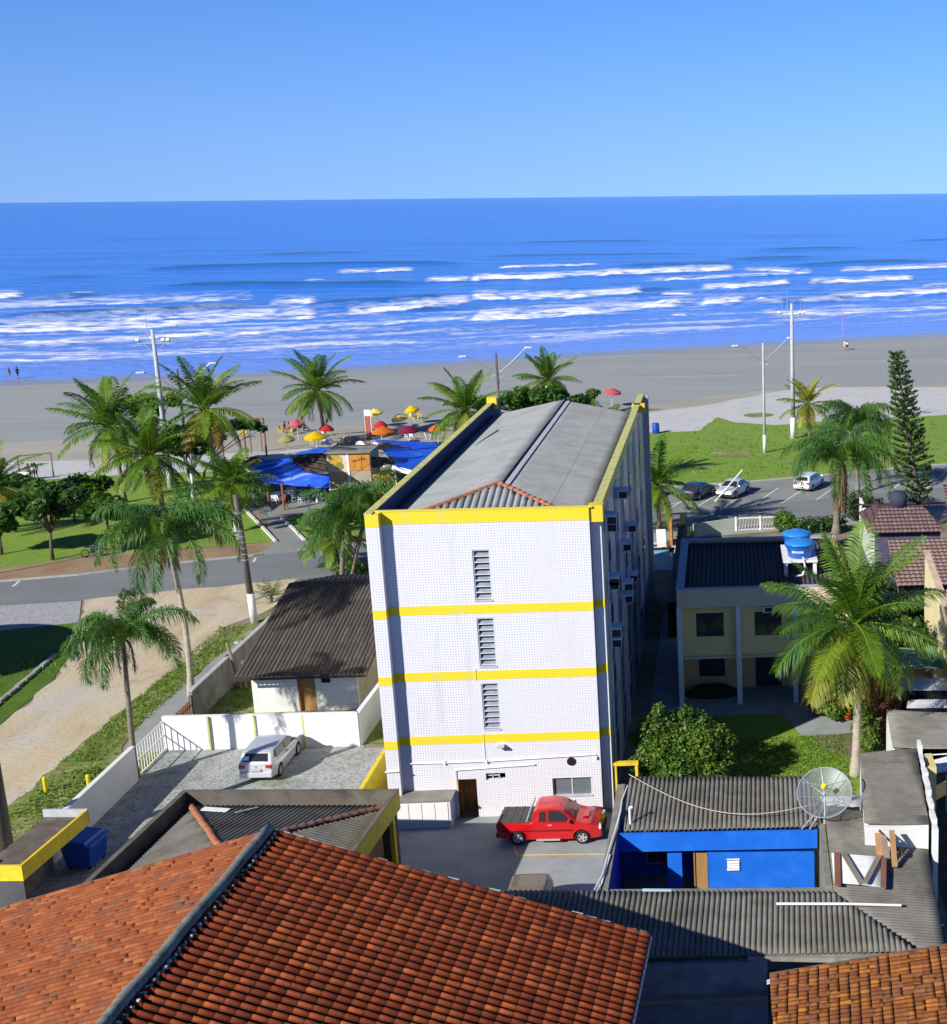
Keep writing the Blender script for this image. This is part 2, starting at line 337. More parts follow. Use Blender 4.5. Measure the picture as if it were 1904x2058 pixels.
sheet('verge',[(-80,12),(-32,29.5),(-27.2,31),(-25.2,26),(-23.6,20),(-23.2,13),(-23.2,-60),(-80,-60)],.0245,m_lawnd,1,.2,14)
b=MB()
for i in range(13):
    a=Vector((-24.3-.10*i,9.6+i*1.15)); b.m=0; b.bar((a.x,a.y,.1),(a.x-.05+random.uniform(-.05,.05),a.y+1.0,.1),.22,.16)
struct(b.build('kerb',mat('old_kerb',(.4,.41,.38),(.25,.27,.2),scale=3)))
sheet('yard_paving',[(-13.1,-16),(-13.1,9.3),(-3.6,9.3),(-3.3,8.6),(0,8.6),(0,-16)],.0305,m_gravel,1,.05,15)
sheet('courtyard',[(-1,-13.5),(-1,.4),(9.6,.4),(10.3,-3),(10.3,-13.5)],.0345,m_court)
sheet('lawn',[(-13,9.4),(-13,30),(-1,30),(0,9)],.0325,m_verge,1,.1,16)
sheet('lawn',[(10.6,-4.5),(10.6,12.5),(20,12.5),(23,4),(20.5,-4)],.0265,m_lawn,1,.15,17)
sheet('patio_floor',[(10.6,11.4),(10.6,30),(23,30),(22,8.4),(18.4,8.4),(17.6,11.4)],.0305,m_court)
sheet('soil',[(18.9,7.6),(19.6,6.4),(20.6,5.4),(21.4,5.0),(21.9,8.6),(19.2,8.4)],.0315,m_soil,.8,.2,18)
for a,b in (((5.95,-3.3),(5.6,-2.35)),((5.92,-3.3),(10.3,-3.55))):
    a,b=Vector(a),Vector(b); n=Vector((-(b-a).y,(b-a).x)).normalized()*.05
    struct(MB().poly([(a.x-n.x,a.y-n.y,.0385),(b.x-n.x,b.y-n.y,.0385),(b.x+n.x,b.y+n.y,.0385),(a.x+n.x,a.y+n.y,.0385)]).build('parking_line',m_yel_line))
# ================================================================== sea
SH=np.array(shore)
na=760; A=np.linspace(rad(-44),rad(30),na)              # bearing from the viewpoint, clockwise from +Y
dense=np.concatenate([np.linspace(-3,0,4)[:-1],np.cumsum(np.concatenate([[0],np.linspace(.28,2.6,430)]))])
far=dense[-1]*np.power(60000/dense[-1],np.linspace(0,1,90)[1:])
Vv=np.concatenate([dense,far]); nv=len(Vv)
ca,sa=np.cos(A),np.sin(A)
rs=np.full(na,1e9)
for p,q in zip(SH[:-1],SH[1:]):
    p=p-CAM[:2]; q=q-CAM[:2]; e=q-p
    den=sa*e[1]-ca*e[0]; r=(p[0]*e[1]-p[1]*e[0])/den; u=(p[0]*ca-p[1]*sa)/den
    ok=(u>=-1e-6)&(u<=1+1e-6)&(r>0); rs=np.where(ok&(r<rs),r,rs)
k=np.ones(25)/25; rs=np.convolve(np.pad(rs,12,'edge'),k,'valid')
def to_av(p):
    d=np.array([p.x,p.y])-CAM[:2]; a=math.atan2(d[0],d[1]); return a, float(np.hypot(*d)-np.interp(a,A,rs))
rng=np.random.RandomState(3)
def noise1(n,s):
    x=rng.randn(n); kk=np.hanning(s)+1e-6; kk/=kk.sum(); y=np.convolve(np.pad(x,s,'wrap'),kk,'same')[s:-s]; return y/(y.std()+1e-9)
def noise2(nr,nc,sr,sc):
    x=rng.randn(nr,nc); kr=np.hanning(sr+2); kc=np.hanning(sc+2)
    x=np.apply_along_axis(lambda q:np.convolve(q,kr,'same'),0,x); x=np.apply_along_axis(lambda q:np.convolve(q,kc,'same'),1,x); return x/x.std()
foam=np.zeros((nv,na)); zz=np.zeros((nv,na)); face=np.zeros((nv,na))
n_f=noise2(nv,na,3,5); n_m=noise2(nv,na,7,16); n_l=noise2(nv,na,14,60)
def breaker(sheet_, pts, thick, lace=0, h=.5, f=1.0):
    """one line of broken water: crest line, thickness of the white roll, width of the lace it leaves behind, height"""
    P=[to_av(sheet_(x,y)) for x,y in pts]; a=np.array([p[0] for p in P]); v=np.array([p[1] for p in P])
    v0=np.interp(A,a,v)+noise1(na,9)*thick*.18+noise1(na,40)*thick*.25
    end=np.clip((A-a[0])/.006,0,1)*np.clip((a[-1]-A)/.006,0,1)
    amp=np.clip(.85+.35*noise1(na,18),.25,1.2)*end
    d=(Vv[:,None]-v0[None,:])
    th=1.5*thick*(.6+.4*amp)[None,:]
    roll=np.clip((d+th*.5)/(th*.12),0,1)*np.clip((th*1.0-d)/(th*.7),0,1)*amp
    foam[:]=np.maximum(foam,roll*f*np.clip(.95+.28*n_f,0,1.2))
    if lace:
        lace=lace*1.9; la=np.clip((d+thick*.3)/(thick),0,1)*np.clip((lace-d)/(lace*.6),0,1)*end
        foam[:]=np.maximum(foam,la*f*np.clip(.62+.20*n_f+.22*n_m,0,1))
    zz[:]+=h*np.exp(-((d-th*.3)/(th*.8))**2)*amp
def swell(sheet_, pts, wid, h=.8):
    P=[to_av(sheet_(x,y)) for x,y in pts]; a=np.array([p[0] for p in P]); v=np.array([p[1] for p in P])
    v0=np.interp(A,a,v)+noise1(na,60)*wid*.15; end=np.clip((A-a[0])/.03,0,1)*np.clip((a[-1]-A)/.03,0,1)
    d=Vv[:,None]-v0[None,:]; zz[:]+=h*np.exp(-(d/wid)**2)*end; face[:]=np.maximum(face,np.exp(-((d+wid*.35)/(wid*.75))**2)*end)
for s_,p,t,l,h,f in (
 (WL,[(-250,678),(0,671),(260,666),(600,651),(950,632),(1240,611),(1640,600)],1.6,5,.08,.75),
 (WL,[(-200,612),(40,605),(300,600),(700,576),(900,570),(1260,541),(1480,530),(1848,502)],2.6,7,.3,.85),
 (WL,[(-200,560),(100,555),(350,552),(600,540),(850,521),(1060,508),(1250,500)],3.6,24,.45,1),
 (WL,[(400,515),(650,505),(900,492),(1080,480),(1230,470)],3,16,.3,.7),
 (WL,[(-200,430),(0,427),(103,420)],7,30,.8,1),(WL,[(258,409),(400,404)],2.5,0,.5,.7),
 (WL,[(1045,455),(1130,450),(1245,444)],6,22,.7,1),(WL,[(-100,470),(300,455),(700,440),(1000,430)],3,26,.2,.62),
 (WL,[(916,296),(972,295)],3.2,8,.6,.9),(WL,[(1305,329),(1450,325),(1625,320)],4.2,20,.7,.95),
 (WL,[(1180,358),(1290,355)],2.2,8,.3,.6),(WL,[(1650,361),(1750,359),(1848,356)],6.5,20,.8,1),
 (WL,[(1340,491),(1450,483),(1600,474),(1848,437)],4,20,.4,.9),(WL,[(1500,455),(1700,440),(1848,425)],3,12,.3,.7),
 (WR,[(90,309),(250,303),(495,297)],4,14,.7,1),
 (WR,[(-20,357),(200,350),(380,345),(450,338),(700,328),(1022,318)],7.5,26,.9,1.1),(WR,[(1040,317),(1180,318),(1330,325)],5,18,.3,.7),
 (WR,[(655,363),(900,351),(1330,328)],4,16,.5,.85),
 (WR,[(-20,432),(200,428),(400,420),(670,405)],5,20,.5,1),(WR,[(300,409),(400,405)],4,10,.5,.9),(WR,[(-20,418),(120,414)],4,16,.3,.8),
 (WR,[(720,413),(870,413)],2.4,8,.3,.7),
 (WR,[(880,389),(1000,383),(1245,371)],6.2,18,.8,1.05),(WR,[(1300,369),(1500,363),(1725,354)],6,18,.8,1.05),(WR,[(1740,380),(1848,376),(1950,372)],3,10,.3,.7),
 (WR,[(705,446),(825,440)],4,10,.5,.9),(WR,[(880,452),(980,446),(1072,439)],6,16,.8,1.1),(WR,[(1090,437),(1160,434)],4,8,.5,.9),(WR,[(1375,429),(1600,418),(1848,405),(2000,398)],5,16,.7,1.05),
 (WR,[(-20,512),(250,503),(500,485),(830,456)],4.4,15,.5,1.05),(WR,[(0,486),(300,478),(520,466)],2.6,12,.3,.7),(WR,[(760,491),(850,491)],2.2,5,.2,.8),
 (WR,[(1115,491),(1350,488),(1600,480),(1848,470),(2000,465)],2.2,9,.2,.8),(WR,[(1420,326),(1600,316),(1848,305),(2000,300)],6,22,.7,1),
 (WR,[(200,581),(450,568),(700,556)],1.2,5,.08,.55),(WR,[(660,555),(760,550)],1.2,4,.08,.6),(WR,[(1150,520),(1400,505)],1.4,6,.1,.5),(WR,[(-10,605),(200,596)],1.0,4,.05,.4)):
    breaker(s_,p,t,l,h,f)
for s_,p,wd,h in ((WL,[(500,318),(640,311),(900,303),(1300,294),(1848,290)],9,1.2),(WL,[(560,382),(900,374),(1600,368),(1700,366)],8,1.1),(WL,[(80,428),(250,418),(470,408)],7,1.1),(WL,[(-50,500),(300,488),(620,478),(820,462),(1050,453)],6,1.0),
   (WL,[(1140,447),(1500,432),(1848,405)],5,.7),(WL,[(1240,500),(1420,480),(1848,462)],4,.6),(WR,[(90,213),(400,205),(800,203)],14,.9),(WR,[(490,300),(800,294),(1100,290)],9,.9),(WR,[(930,275),(1300,266),(1420,264)],10,.9),
   (WR,[(1050,238),(1400,231),(1560,230)],12,.9),(WR,[(1160,302),(1500,287),(1848,280)],9,.9),(WR,[(1060,440),(1400,430),(1560,405)],6,.9),(WR,[(480,402),(700,392),(880,388)],6,.7),(WR,[(0,262),(400,256),(900,250)],10,.5),(WL,[(0,350),(200,345),(500,342)],10,.6),(WR,[(1600,205),(1848,198),(2000,196)],14,.8),(WL,[(200,205),(600,196),(1000,190)],18,.5),(WR,[(1000,185),(1400,178),(1800,172)],18,.6),(WL,[(900,260),(1200,250),(1500,245)],14,.6)):
    swell(s_,p,wd,h)
sh=np.clip(1-Vv/110,0,1)[:,None]*np.ones((1,na))
band=np.clip((Vv-14)/14,0,1)*np.clip((190-Vv)/90,0,1)
n_s=noise2(nv,na,9,110); foam=np.maximum(foam,band[:,None]*np.clip(.16+.18*n_s+.10*n_m+.08*n_f,0,.5))
zz+=(.03*n_m+.03*n_l)*np.clip(Vv/20,0,1)[:,None]*np.clip((900-Vv)/400,0,1)[:,None]
zz=np.maximum(zz,0.0)+.03; zz[Vv<0]=-.2
Rr=np.maximum(rs[None,:]+Vv[:,None]*(1+.0*A[None,:]),5)
X=CAM[0]+Rr*sa[None,:]; Y=CAM[1]+Rr*ca[None,:]
V3=np.stack([X,Y,zz],-1).reshape(-1,3)
t=NT('sea_water'); b=t.b
at=t.new('ShaderNodeAttribute',attribute_name='foam'); a2=t.new('ShaderNodeAttribute',attribute_name='shallow'); a3=t.new('ShaderNodeAttribute',attribute_name='face')
v=t.coord((.12,1,1),rot=(0,0,ROT)); v1=t.coord()
deep=t.ramp(t.noise(v,.05,5),[(.35,(.018,.17,.70)),(.65,(.035,.25,.90))]); rip=t.noise(t.coord((.05,1,1),rot=(0,0,ROT)),.11,5,.62); deep=t.mix(t.ramp(rip,[(.40,(.75,)*3),(.54,(0,0,0))]),deep,(.012,.11,.52)); rip2=t.noise(t.coord((.1,1,1),rot=(0,0,ROT)),.5,4,.6); deep=t.mix(t.ramp(rip2,[(.36,(.45,)*3),(.5,(0,0,0))]),deep,(.014,.13,.56))
col=t.mix(a3.outputs['Fac'],deep,(.03,.11,.30))
col=t.mix(t.ramp(a2.outputs['Fac'],[(.0,(0,0,0)),(1,(.85,.85,.85))]),col,(.19,.31,.82))
fn=t.noise(v1,.9,7,.72); fm=t.math('MULTIPLY_ADD',fn,.8,-.4); ff=t.math('ADD',at.outputs['Fac'],t.math('MULTIPLY',fm,t.ramp(at.outputs['Fac'],[(0,(0,0,0)),(.3,(1,1,1))])))
fmask=t.ramp(ff,[(.07,(0,0,0)),(.45,(.48,.48,.48)),(.95,(1,1,1))])
t.ln(t.mix(fmask,col,(.90,.92,.95)),b.inputs['Base Color'])
t.ln(t.ramp(fmask,[(0,(.16,)*3),(1,(.8,)*3)]),b.inputs['Roughness'])
vb=t.coord((.35,1,1),rot=(0,0,ROT))
h=t.math('ADD',t.math('MULTIPLY',t.noise(vb,.22,4,.6),2.0),t.noise(vb,1.1,3))
t.bump(h,.75,.6)
b.inputs['Specular IOR Level'].default_value=.22; b.inputs['IOR'].default_value=1.33
struct(npmesh('sea',V3,grid_faces(nv,na)[:,::-1] if False else grid_faces(nv,na),t.m,attrs={'foam':np.clip(foam,0,1.2),'shallow':sh,'face':np.clip(face,0,1)}))
# the film of water left on the wet sand
wet=NT('wet_sand'); wet.base(wet.ramp(wet.noise(wet.coord((.1,1,1),rot=(0,0,ROT)),.2,5),[(.3,(.26,.275,.29)),(.7,(.31,.32,.33))])); wm=wet.fin(.3,.5)
ws=[(p[0],p[1]+3) for p in shore]+[(p[0],p[1]-7) for p in shore[::-1]]
sheet('wet_sand',ws,.008,wm,3,.0)
# ================================================================== roof panels
def panel(name, poly, down, period, amp, m, parent=None, kind='wave', course=None, step=0, solid=.02, per=8, jit=0, seed=0, wf=.62):
    P=[Vector(p) for p in poly]; n=(P[1]-P[0]).cross(P[2]-P[1]).normalized()
    if n.z<0: n=-n
    ev=Vector(down); ev=(ev-n*ev.dot(n)).normalized(); eu=ev.cross(n).normalized(); o=P[0]
    q=np.array([((p-o).dot(eu),(p-o).dot(ev)) for p in P])
    u0,u1=q[:,0].min(),q[:,0].max(); nu=max(3,int((u1-u0)/period*per)+1); U=np.linspace(u0+1e-4,u1-1e-4,nu)
    lo=np.full(nu,1e9); hi=np.full(nu,-1e9)
    for i in range(len(q)):
        a,b=q[i],q[(i+1)%len(q)]
        if abs(a[0]-b[0])<1e-6: continue
        tt=(U-a[0])/(b[0]-a[0]); ok=(tt>=-1e-9)&(tt<=1+1e-9); v=a[1]+(b[1]-a[1])*tt
        lo=np.where(ok,np.minimum(lo,v),lo); hi=np.where(ok,np.maximum(hi,v),hi)
    v0,v1=q[:,1].min(),q[:,1].max(); r=np.random.RandomState(seed)
    if course:
        k=np.arange(math.floor(v0/course),math.ceil(v1/course)+1); Vs=np.sort(np.concatenate([k*course+f*course for f in (0.0,.02,.5,.985)])); Vs=Vs[(Vs>=v0-course)&(Vs<=v1+course)]
    else: Vs=np.linspace(v0,v1,max(2,min(14,int((v1-v0)/.7)+2)))
    VV=np.clip(Vs[:,None],lo[None,:],hi[None,:]); UU=np.repeat(U[None,:],len(Vs),0)
    x=(UU/period)%1.0
    if kind=='wave': h=amp*np.sin(2*PI*x)
    elif kind=='rib': h=amp*(2*np.abs(np.sin(PI*x))**.55-1)
    elif kind=='tile': h=amp*np.where(x<wf,np.sin(PI*np.clip(x/wf,0,1))**.8,-.35*np.sin(PI*np.clip((x-wf)/(1-wf),0,1)))
    else: h=amp*np.where((x>.15)&(x<.5),1,0)
    if course:
        fr=(Vs/course)%1.0; fr=np.where(fr>.99,1,fr); h=h+step*fr[:,None]
        ci=np.floor(UU/period).astype(int); ri=np.floor(VV/course+1e-6).astype(int)
        if jit:
            tab=r.randn(400,900)*jit; h=h+tab[ri%400,ci%900]
            h=h+np.convolve(r.randn(nu+60),np.hanning(61)/12,'valid')[:nu][None,:]*jit*1.2
    elif jit:
        h=h+(np.convolve(r.randn(nu+40),np.hanning(41)/8,'valid')[:nu])[None,:]*jit
    pts=np.array(o)[None,None]+UU[...,None]*np.array(eu)+VV[...,None]*np.array(ev)+h[...,None]*np.array(n)
    f=grid_faces(len(Vs),nu)[:,::-1]
    flat=VV.ravel(); keep=np.abs(np.max(flat[f],1)-np.min(flat[f],1))>1e-5; f=f[keep]
    uv=np.stack([UU/period,VV/(course or 1.0)],-1).reshape(-1,2)
    ob=npmesh(name,pts.reshape(-1,3),f,m,parent,smooth=(kind!='tile' or True),uv=uv)
    if kind=='tile':
        pass
    if solid:
        s=ob.modifiers.new('solid','SOLIDIFY'); s.thickness=solid; s.offset=-1
    return ob
def tile_mat(name, dark, mid, light, moss=None, rough=.85, valley_shade=.0, vw=.6, lap_shade=0):
    t=NT(name); uv=t.new('ShaderNodeUVMap'); fl=t.new('ShaderNodeVectorMath',operation='FLOOR'); t.ln(uv.outputs['UV'],fl.inputs[0])
    wn=t.new('ShaderNodeTexWhiteNoise',noise_dimensions='2D'); t.ln(fl.outputs[0],wn.inputs['Vector'])
    col=t.ramp(wn.outputs['Value'],[(0,tuple(.35*a+.65*b for a,b in zip(dark,mid))),(.45,mid),(.9,tuple(.55*a+.45*b for a,b in zip(light,mid))),(1,light)])
    v=t.coord(); col=t.mix(t.ramp(t.noise(v,5,6,.65),[(.42,(0,0,0)),(.75,(.6,)*3)]),col,dark)
    col=t.mix(t.ramp(t.noise(v,.5,6,.65),[(.45,(0,0,0)),(.75,(.55,)*3)]),col,mid)
    fr=t.new('ShaderNodeVectorMath',operation='FRACTION'); t.ln(uv.outputs['UV'],fr.inputs[0]); sp=t.new('ShaderNodeSeparateXYZ'); t.ln(fr.outputs[0],sp.inputs[0])
    if valley_shade: col=t.mix(t.ramp(sp.outputs[0],[(0,(valley_shade,)*3),(.08,(0,0,0)),(vw-.1,(0,0,0)),(vw+.02,(valley_shade,)*3)]),col,tuple(.32*x for x in dark))  # shade in the channels between barrels, painted into the tile colour
    if lap_shade: col=t.mix(t.ramp(sp.outputs[1],[(0,(lap_shade,)*3),(.05,(lap_shade,)*3),(.09,(0,0,0)),(.97,(0,0,0)),(1,(lap_shade,)*3)]),col,tuple(.25*x for x in dark))  # shadow line below each course end, painted as a dark stripe
    if moss: col=t.mix(t.ramp(t.noise(v,1.3,8,.7),[(.52,(0,0,0)),(.68,(.75,)*3)]),col,moss)
    t.base(col); t.bump(t.noise(v,60,4),.25,.01); return t.fin(rough,.15)
def sheet_mat(name,c1,c2,dirt,stain=(.4,.4,.38),rough=.85,dsc=.5):
    t=NT(name); uv=t.new('ShaderNodeUVMap'); mp=t.new('ShaderNodeMapping'); mp.inputs['Scale'].default_value=(.33,.25,1); t.ln(uv.outputs['UV'],mp.inputs['Vector'])
    fl=t.new('ShaderNodeVectorMath',operation='FLOOR'); t.ln(mp.outputs[0],fl.inputs[0])
    wn=t.new('ShaderNodeTexWhiteNoise',noise_dimensions='2D'); t.ln(fl.outputs[0],wn.inputs['Vector'])
    v=t.coord(); col=t.ramp(t.noise(v,2.2,8,.65),[(.3,c2),(.7,c1)])
    col=t.mix(t.math('MULTIPLY',wn.outputs['Value'],.28),col,c2)
    col=t.mix(t.ramp(t.noise(v,dsc,8,.7),[(.45,(0,0,0)),(.68,(.85,)*3)]),col,dirt)
    s2=t.new('ShaderNodeMapping'); s2.inputs['Scale'].default_value=(1.3,.15,1); t.ln(uv.outputs['UV'],s2.inputs['Vector'])
    col=t.mix(t.ramp(t.noise(s2.outputs[0],1.0,5,.7),[(.6,(0,0,0)),(.75,(.6,)*3)]),col,stain)
    t.base(col); t.bump(t.noise(v,40,4),.2,.01); return t.fin(rough,.2)
def ridge_tiles(name, a, b, m, parent=None, r=.13, L=.4, seed=0):
    """half-round capping tiles laid end over end from a to b"""
    a,b=Vector(a),Vector(b); n=max(1,int((b-a).length/L)); mb=MB(); d=(b-a).normalized(); side=d.cross(Vector((0,0,1))).normalized(); up=side.cross(d).normalized(); rr=random.Random(seed)
    for i in range(n):
        p=a.lerp(b,i/n); q=a.lerp(b,(i+1.12)/n); vs=[]; mb.tint=rr.random(); dx=side*rr.uniform(-.02,.02)
        for (c,rad_,l) in ((p,r*1.05,.03),(q,r*.9,0)):
            for j in range(7):
                t=PI*j/6; vs.append(c+dx+side*(rad_*math.cos(t))+up*(rad_*math.sin(t)*.85+l-.02))
        mb.add(vs,[(j,j+1,8+j,7+j) for j in range(6)]+[tuple(range(7)),tuple(range(13,6,-1))])
    return mb.build(name,m,parent,smooth=False)
m_ridge=mat('ridge_tile',(.46,.16,.07),(.27,.11,.07),scale=4,rough=.85,dirt=(.16,.13,.11),dscale=2.5)
# ================================================================== the tower
def mosaic(name, tile, grout, size=.12, blotch=None, glossy=.35):
    t=NT(name); tc=t.new('ShaderNodeTexCoord'); sp=t.new('ShaderNodeSeparateXYZ'); t.ln(tc.outputs['Object'],sp.inputs[0])
    cb=t.new('ShaderNodeCombineXYZ'); t.ln(t.math('ADD',sp.outputs[0],sp.outputs[1]),cb.inputs[0]); t.ln(sp.outputs[2],cb.inputs[1])
    br=t.new('ShaderNodeTexBrick',offset=0.0,squash=1.0); br.inputs['Scale'].default_value=1; br.inputs['Brick Width'].default_value=size; br.inputs['Row Height'].default_value=size
    br.inputs['Mortar Size'].default_value=.013; br.inputs['Mortar Smooth'].default_value=.1; br.inputs['Bias'].default_value=0
    br.inputs['Color1'].default_value=_c(tile); br.inputs['Color2'].default_value=_c(tuple(x*.93 for x in tile)); br.inputs['Mortar'].default_value=_c(grout)
    t.ln(cb.outputs[0],br.inputs['Vector']); col=br.outputs['Color']; v=t.coord((1,1,.35))
    if blotch: col=t.mix(t.ramp(t.noise(v,.45,7,.65),[(.40,(0,0,0)),(.7,(.75,)*3)]),col,blotch)
    col=t.mix(t.ramp(t.noise(t.coord((1,1,.12)),1.4,6,.7),[(.56,(0,0,0)),(.76,(.42,)*3)]),col,(.42,.41,.45))
    t.base(col); t.bump(br.outputs['Fac'],-.25,.01); return t.fin(glossy,.4)
m_tile=mosaic('white_mosaic',(.82,.82,.82),(.52,.52,.62),.115,(.66,.65,.70))
m_ytile=mosaic('yellow_mosaic',(.90,.72,.02),(.70,.55,.06),.115,(.82,.62,.03))
m_btile=mosaic('blue_mosaic',(.06,.07,.26),(.12,.13,.3),.115,None)
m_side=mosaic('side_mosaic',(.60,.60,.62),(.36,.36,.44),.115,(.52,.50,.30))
m_ypaint=mat('yellow_paint',(.86,.64,.03),(.72,.52,.03),scale=2,rough=.6,dirt=(.25,.2,.08),dscale=1.5,damt=.5)
m_ycap=mat('weathered_yellow_coping',(.62,.58,.16),(.45,.45,.2),scale=2.5,rough=.8,dirt=(.16,.18,.10),dscale=2.0,damt=.7)
m_roofc=sheet_mat('fibre_cement',(.35,.365,.365),(.28,.293,.293),(.22,.23,.225),(.41,.42,.415))
m_roofd=sheet_mat('old_fibre_cement',(.22,.21,.185),(.155,.147,.128),(.09,.085,.07),(.38,.37,.34))
m_flash=mat('grey_flashing',(.52,.53,.56),(.4,.41,.44),scale=2,rough=.5)
m_glass=mat('window_glass',(.03,.04,.06),(.05,.06,.08),scale=.5,rough=.06,spec=.6)
m_glassg=mat('frosted_glass',(.16,.19,.21),(.12,.14,.16),scale=1,rough=.15,spec=.6)
m_alu=mat('aluminium',(.55,.57,.60),(.45,.47,.5),scale=4,rough=.4,spec=.5)
m_dark=mat('dark_void',(.012,.012,.015),rough=.9)
m_white=mat('white_paint',(.78,.78,.77),(.68,.68,.66),scale=1.2,rough=.7,dirt=(.42,.41,.36),dscale=.7,damt=.4,bump=.1)
m_plast=mat('white_plastic',(.82,.82,.82),(.76,.76,.76),rough=.4,spec=.5)
m_conc=mat('weathered_concrete',(.30,.28,.24),(.2,.19,.165),scale=1.2,rough=.9,dirt=(.07,.07,.055),dscale=.9,damt=.8,bump=.3)
m_wood=mat('brown_wood',(.30,.13,.06),(.19,.085,.045),scale=3,stretch=(1,1,.1),rough=.7,bump=.2,bscale=12)
m_ochre=mat('ochre_wood',(.40,.24,.09),(.30,.17,.06),scale=3,stretch=(1,1,.1),rough=.6)

tw=thing('apartment_tower','tall white-tiled apartment block with yellow bands round each storey and a grey gable roof','apartment building',(0,0,0))
W9,D33,ZT=9.6,33.0,13.9
# front: near pier at the west corner, main wall, recessed pier at the east corner
FY=.45; RY=.85
wins=[(4.2,4.92,9.95,12.17),(4.2,4.92,6.98,9.17),(4.2,4.92,4.1,6.23)]
cols=sorted({.56,9.15}|{w_[0] for w_ in wins}|{w_[1] for w_ in wins}|{2.93,3.68,4.13,4.98,7.0,8.72})
holes=[*wins,(2.93,3.68,0,1.82),(4.13,4.98,1.74,2.06),(7.0,8.72,.88,1.72)]
bands=[(13.36,ZT),(9.38,9.77),(6.41,6.81),(3.5,3.88)]
zs=sorted({0,ZT}|{z for b_ in bands for z in b_}|{z for h_ in holes for z in h_[2:]})
fw=MB(); fbs=[MB() for _ in bands]
def band_of(zc): return next((i for i,(a,b_) in enumerate(bands) if a<=zc<=b_),None)
for z0,z1 in zip(zs[:-1],zs[1:]):
    zc=(z0+z1)/2; bi=band_of(zc); yel=bi is not None; tgt=fbs[bi] if yel else fw; dy=-.012 if yel else 0
    xs=cols
    for x0,x1 in zip(xs[:-1],xs[1:]):
        xc=(x0+x1)/2
        if any(h_[0]<=xc<=h_[1] and h_[2]<=zc<=h_[3] for h_ in holes): continue
        tgt.box(x0,FY+dy,z0,x1,FY+.22,z1)
    tgt.box(0.0,dy,z0,.56,RY,z1); tgt.box(9.15,RY+dy,z0,9.6,RY+.2,z1)
fw.build('front_wall',m_tile,tw)
for fb in fbs: fb.build('yellow_band',m_ytile,tw)
# inner partition keeps the openings dark
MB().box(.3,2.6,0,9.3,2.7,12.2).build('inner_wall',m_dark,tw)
# side and rear walls
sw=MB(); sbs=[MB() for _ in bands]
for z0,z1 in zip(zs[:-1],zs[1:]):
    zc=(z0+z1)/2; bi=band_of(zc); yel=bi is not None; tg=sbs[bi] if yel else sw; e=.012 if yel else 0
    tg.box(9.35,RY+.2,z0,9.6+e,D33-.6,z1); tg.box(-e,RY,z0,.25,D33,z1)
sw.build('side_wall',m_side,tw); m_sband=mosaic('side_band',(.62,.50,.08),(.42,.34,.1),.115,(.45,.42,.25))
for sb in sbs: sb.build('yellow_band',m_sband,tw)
MB().box(9.3,D33-.6,0,9.95,D33,ZT).build('corner_pier',mat('beige_render',(.50,.44,.40),(.42,.38,.36),scale=1,rough=.8),tw)
MB().box(.25,D33-.3,0,9.3,D33,11.8).build('rear_wall',m_side,tw)
# blue mosaic recess strips with windows on the shaded side
bs=MB(); wf=MB()
side_y=(3.6,8.4,13.2,18.0,22.8,27.6)
for y in side_y:
    bs.box(9.602,y-.9,.3,9.625,y+.9,13.3)
bs.build('blue_tile_strip',m_btile,tw)
for z0 in (10.6,7.65,4.75,1.5):
    for y in side_y:
        f=MB().box(9.6,y-.62,z0,9.66,y+.62,z0+1.15).build('window',m_alu,tw)
        MB().box(9.655,y-.56,z0+.06,9.672,y-.03,z0+1.09).box(9.655,y+.03,z0+.06,9.672,y+.56,z0+1.09).build('pane',m_glass,f)
m_ac=mat('ac_casing',(.55,.62,.74),(.45,.52,.64),scale=2,rough=.5); m_acd=mat('ac_grille',(.03,.03,.035),rough=.6)
k=0
for (x,y) in ((180,440),(465,510),(115,750),(400,755),(225,1230),(485,1170),(420,1280),(425,1440),(150,1560),(345,60)):
    p=R_.X(x,y,9.9); p.y=max(p.y,2.6)
    a=MB().box(9.6,p.y-.4,p.z-.22,10.15,p.y+.4,p.z+.2).build('air_conditioner',m_ac,tw,bevel=.02)
    MB().box(10.15,p.y-.35,p.z-.18,10.165,p.y+.35,p.z+.16).box(9.75,p.y-.412,p.z-.2,10.12,p.y-.4,p.z+.1).build('grille',m_acd,a)
    MB().bar((9.6,p.y-.3,p.z-.4),(10.1,p.y-.3,p.z-.24),.03,.03).bar((9.6,p.y+.3,p.z-.4),(10.1,p.y+.3,p.z-.24),.03,.03).build('bracket',m_white,a)
    k+=1
for (x,y,z) in ((1510,1600,0),(1558,1470,0),):
    p=N_.X(x,y,9.9); p.y=max(p.y,2.6)
    a=MB().box(9.6,p.y-.4,p.z-.22,10.15,p.y+.4,p.z+.2).build('air_conditioner',m_ac,tw,bevel=.02)
    MB().box(10.15,p.y-.35,p.z-.18,10.165,p.y+.35,p.z+.16).box(9.75,p.y-.412,p.z-.2,10.12,p.y-.4,p.z+.1).build('grille',m_acd,a)
for y,z0,z1 in ((2.0,0,13.2),(10.8,0,13),(20.4,0,13)): MB().tube([(9.68,y,z0),(9.68,y,z1)],.04,8).build('downpipe',m_alu,tw)
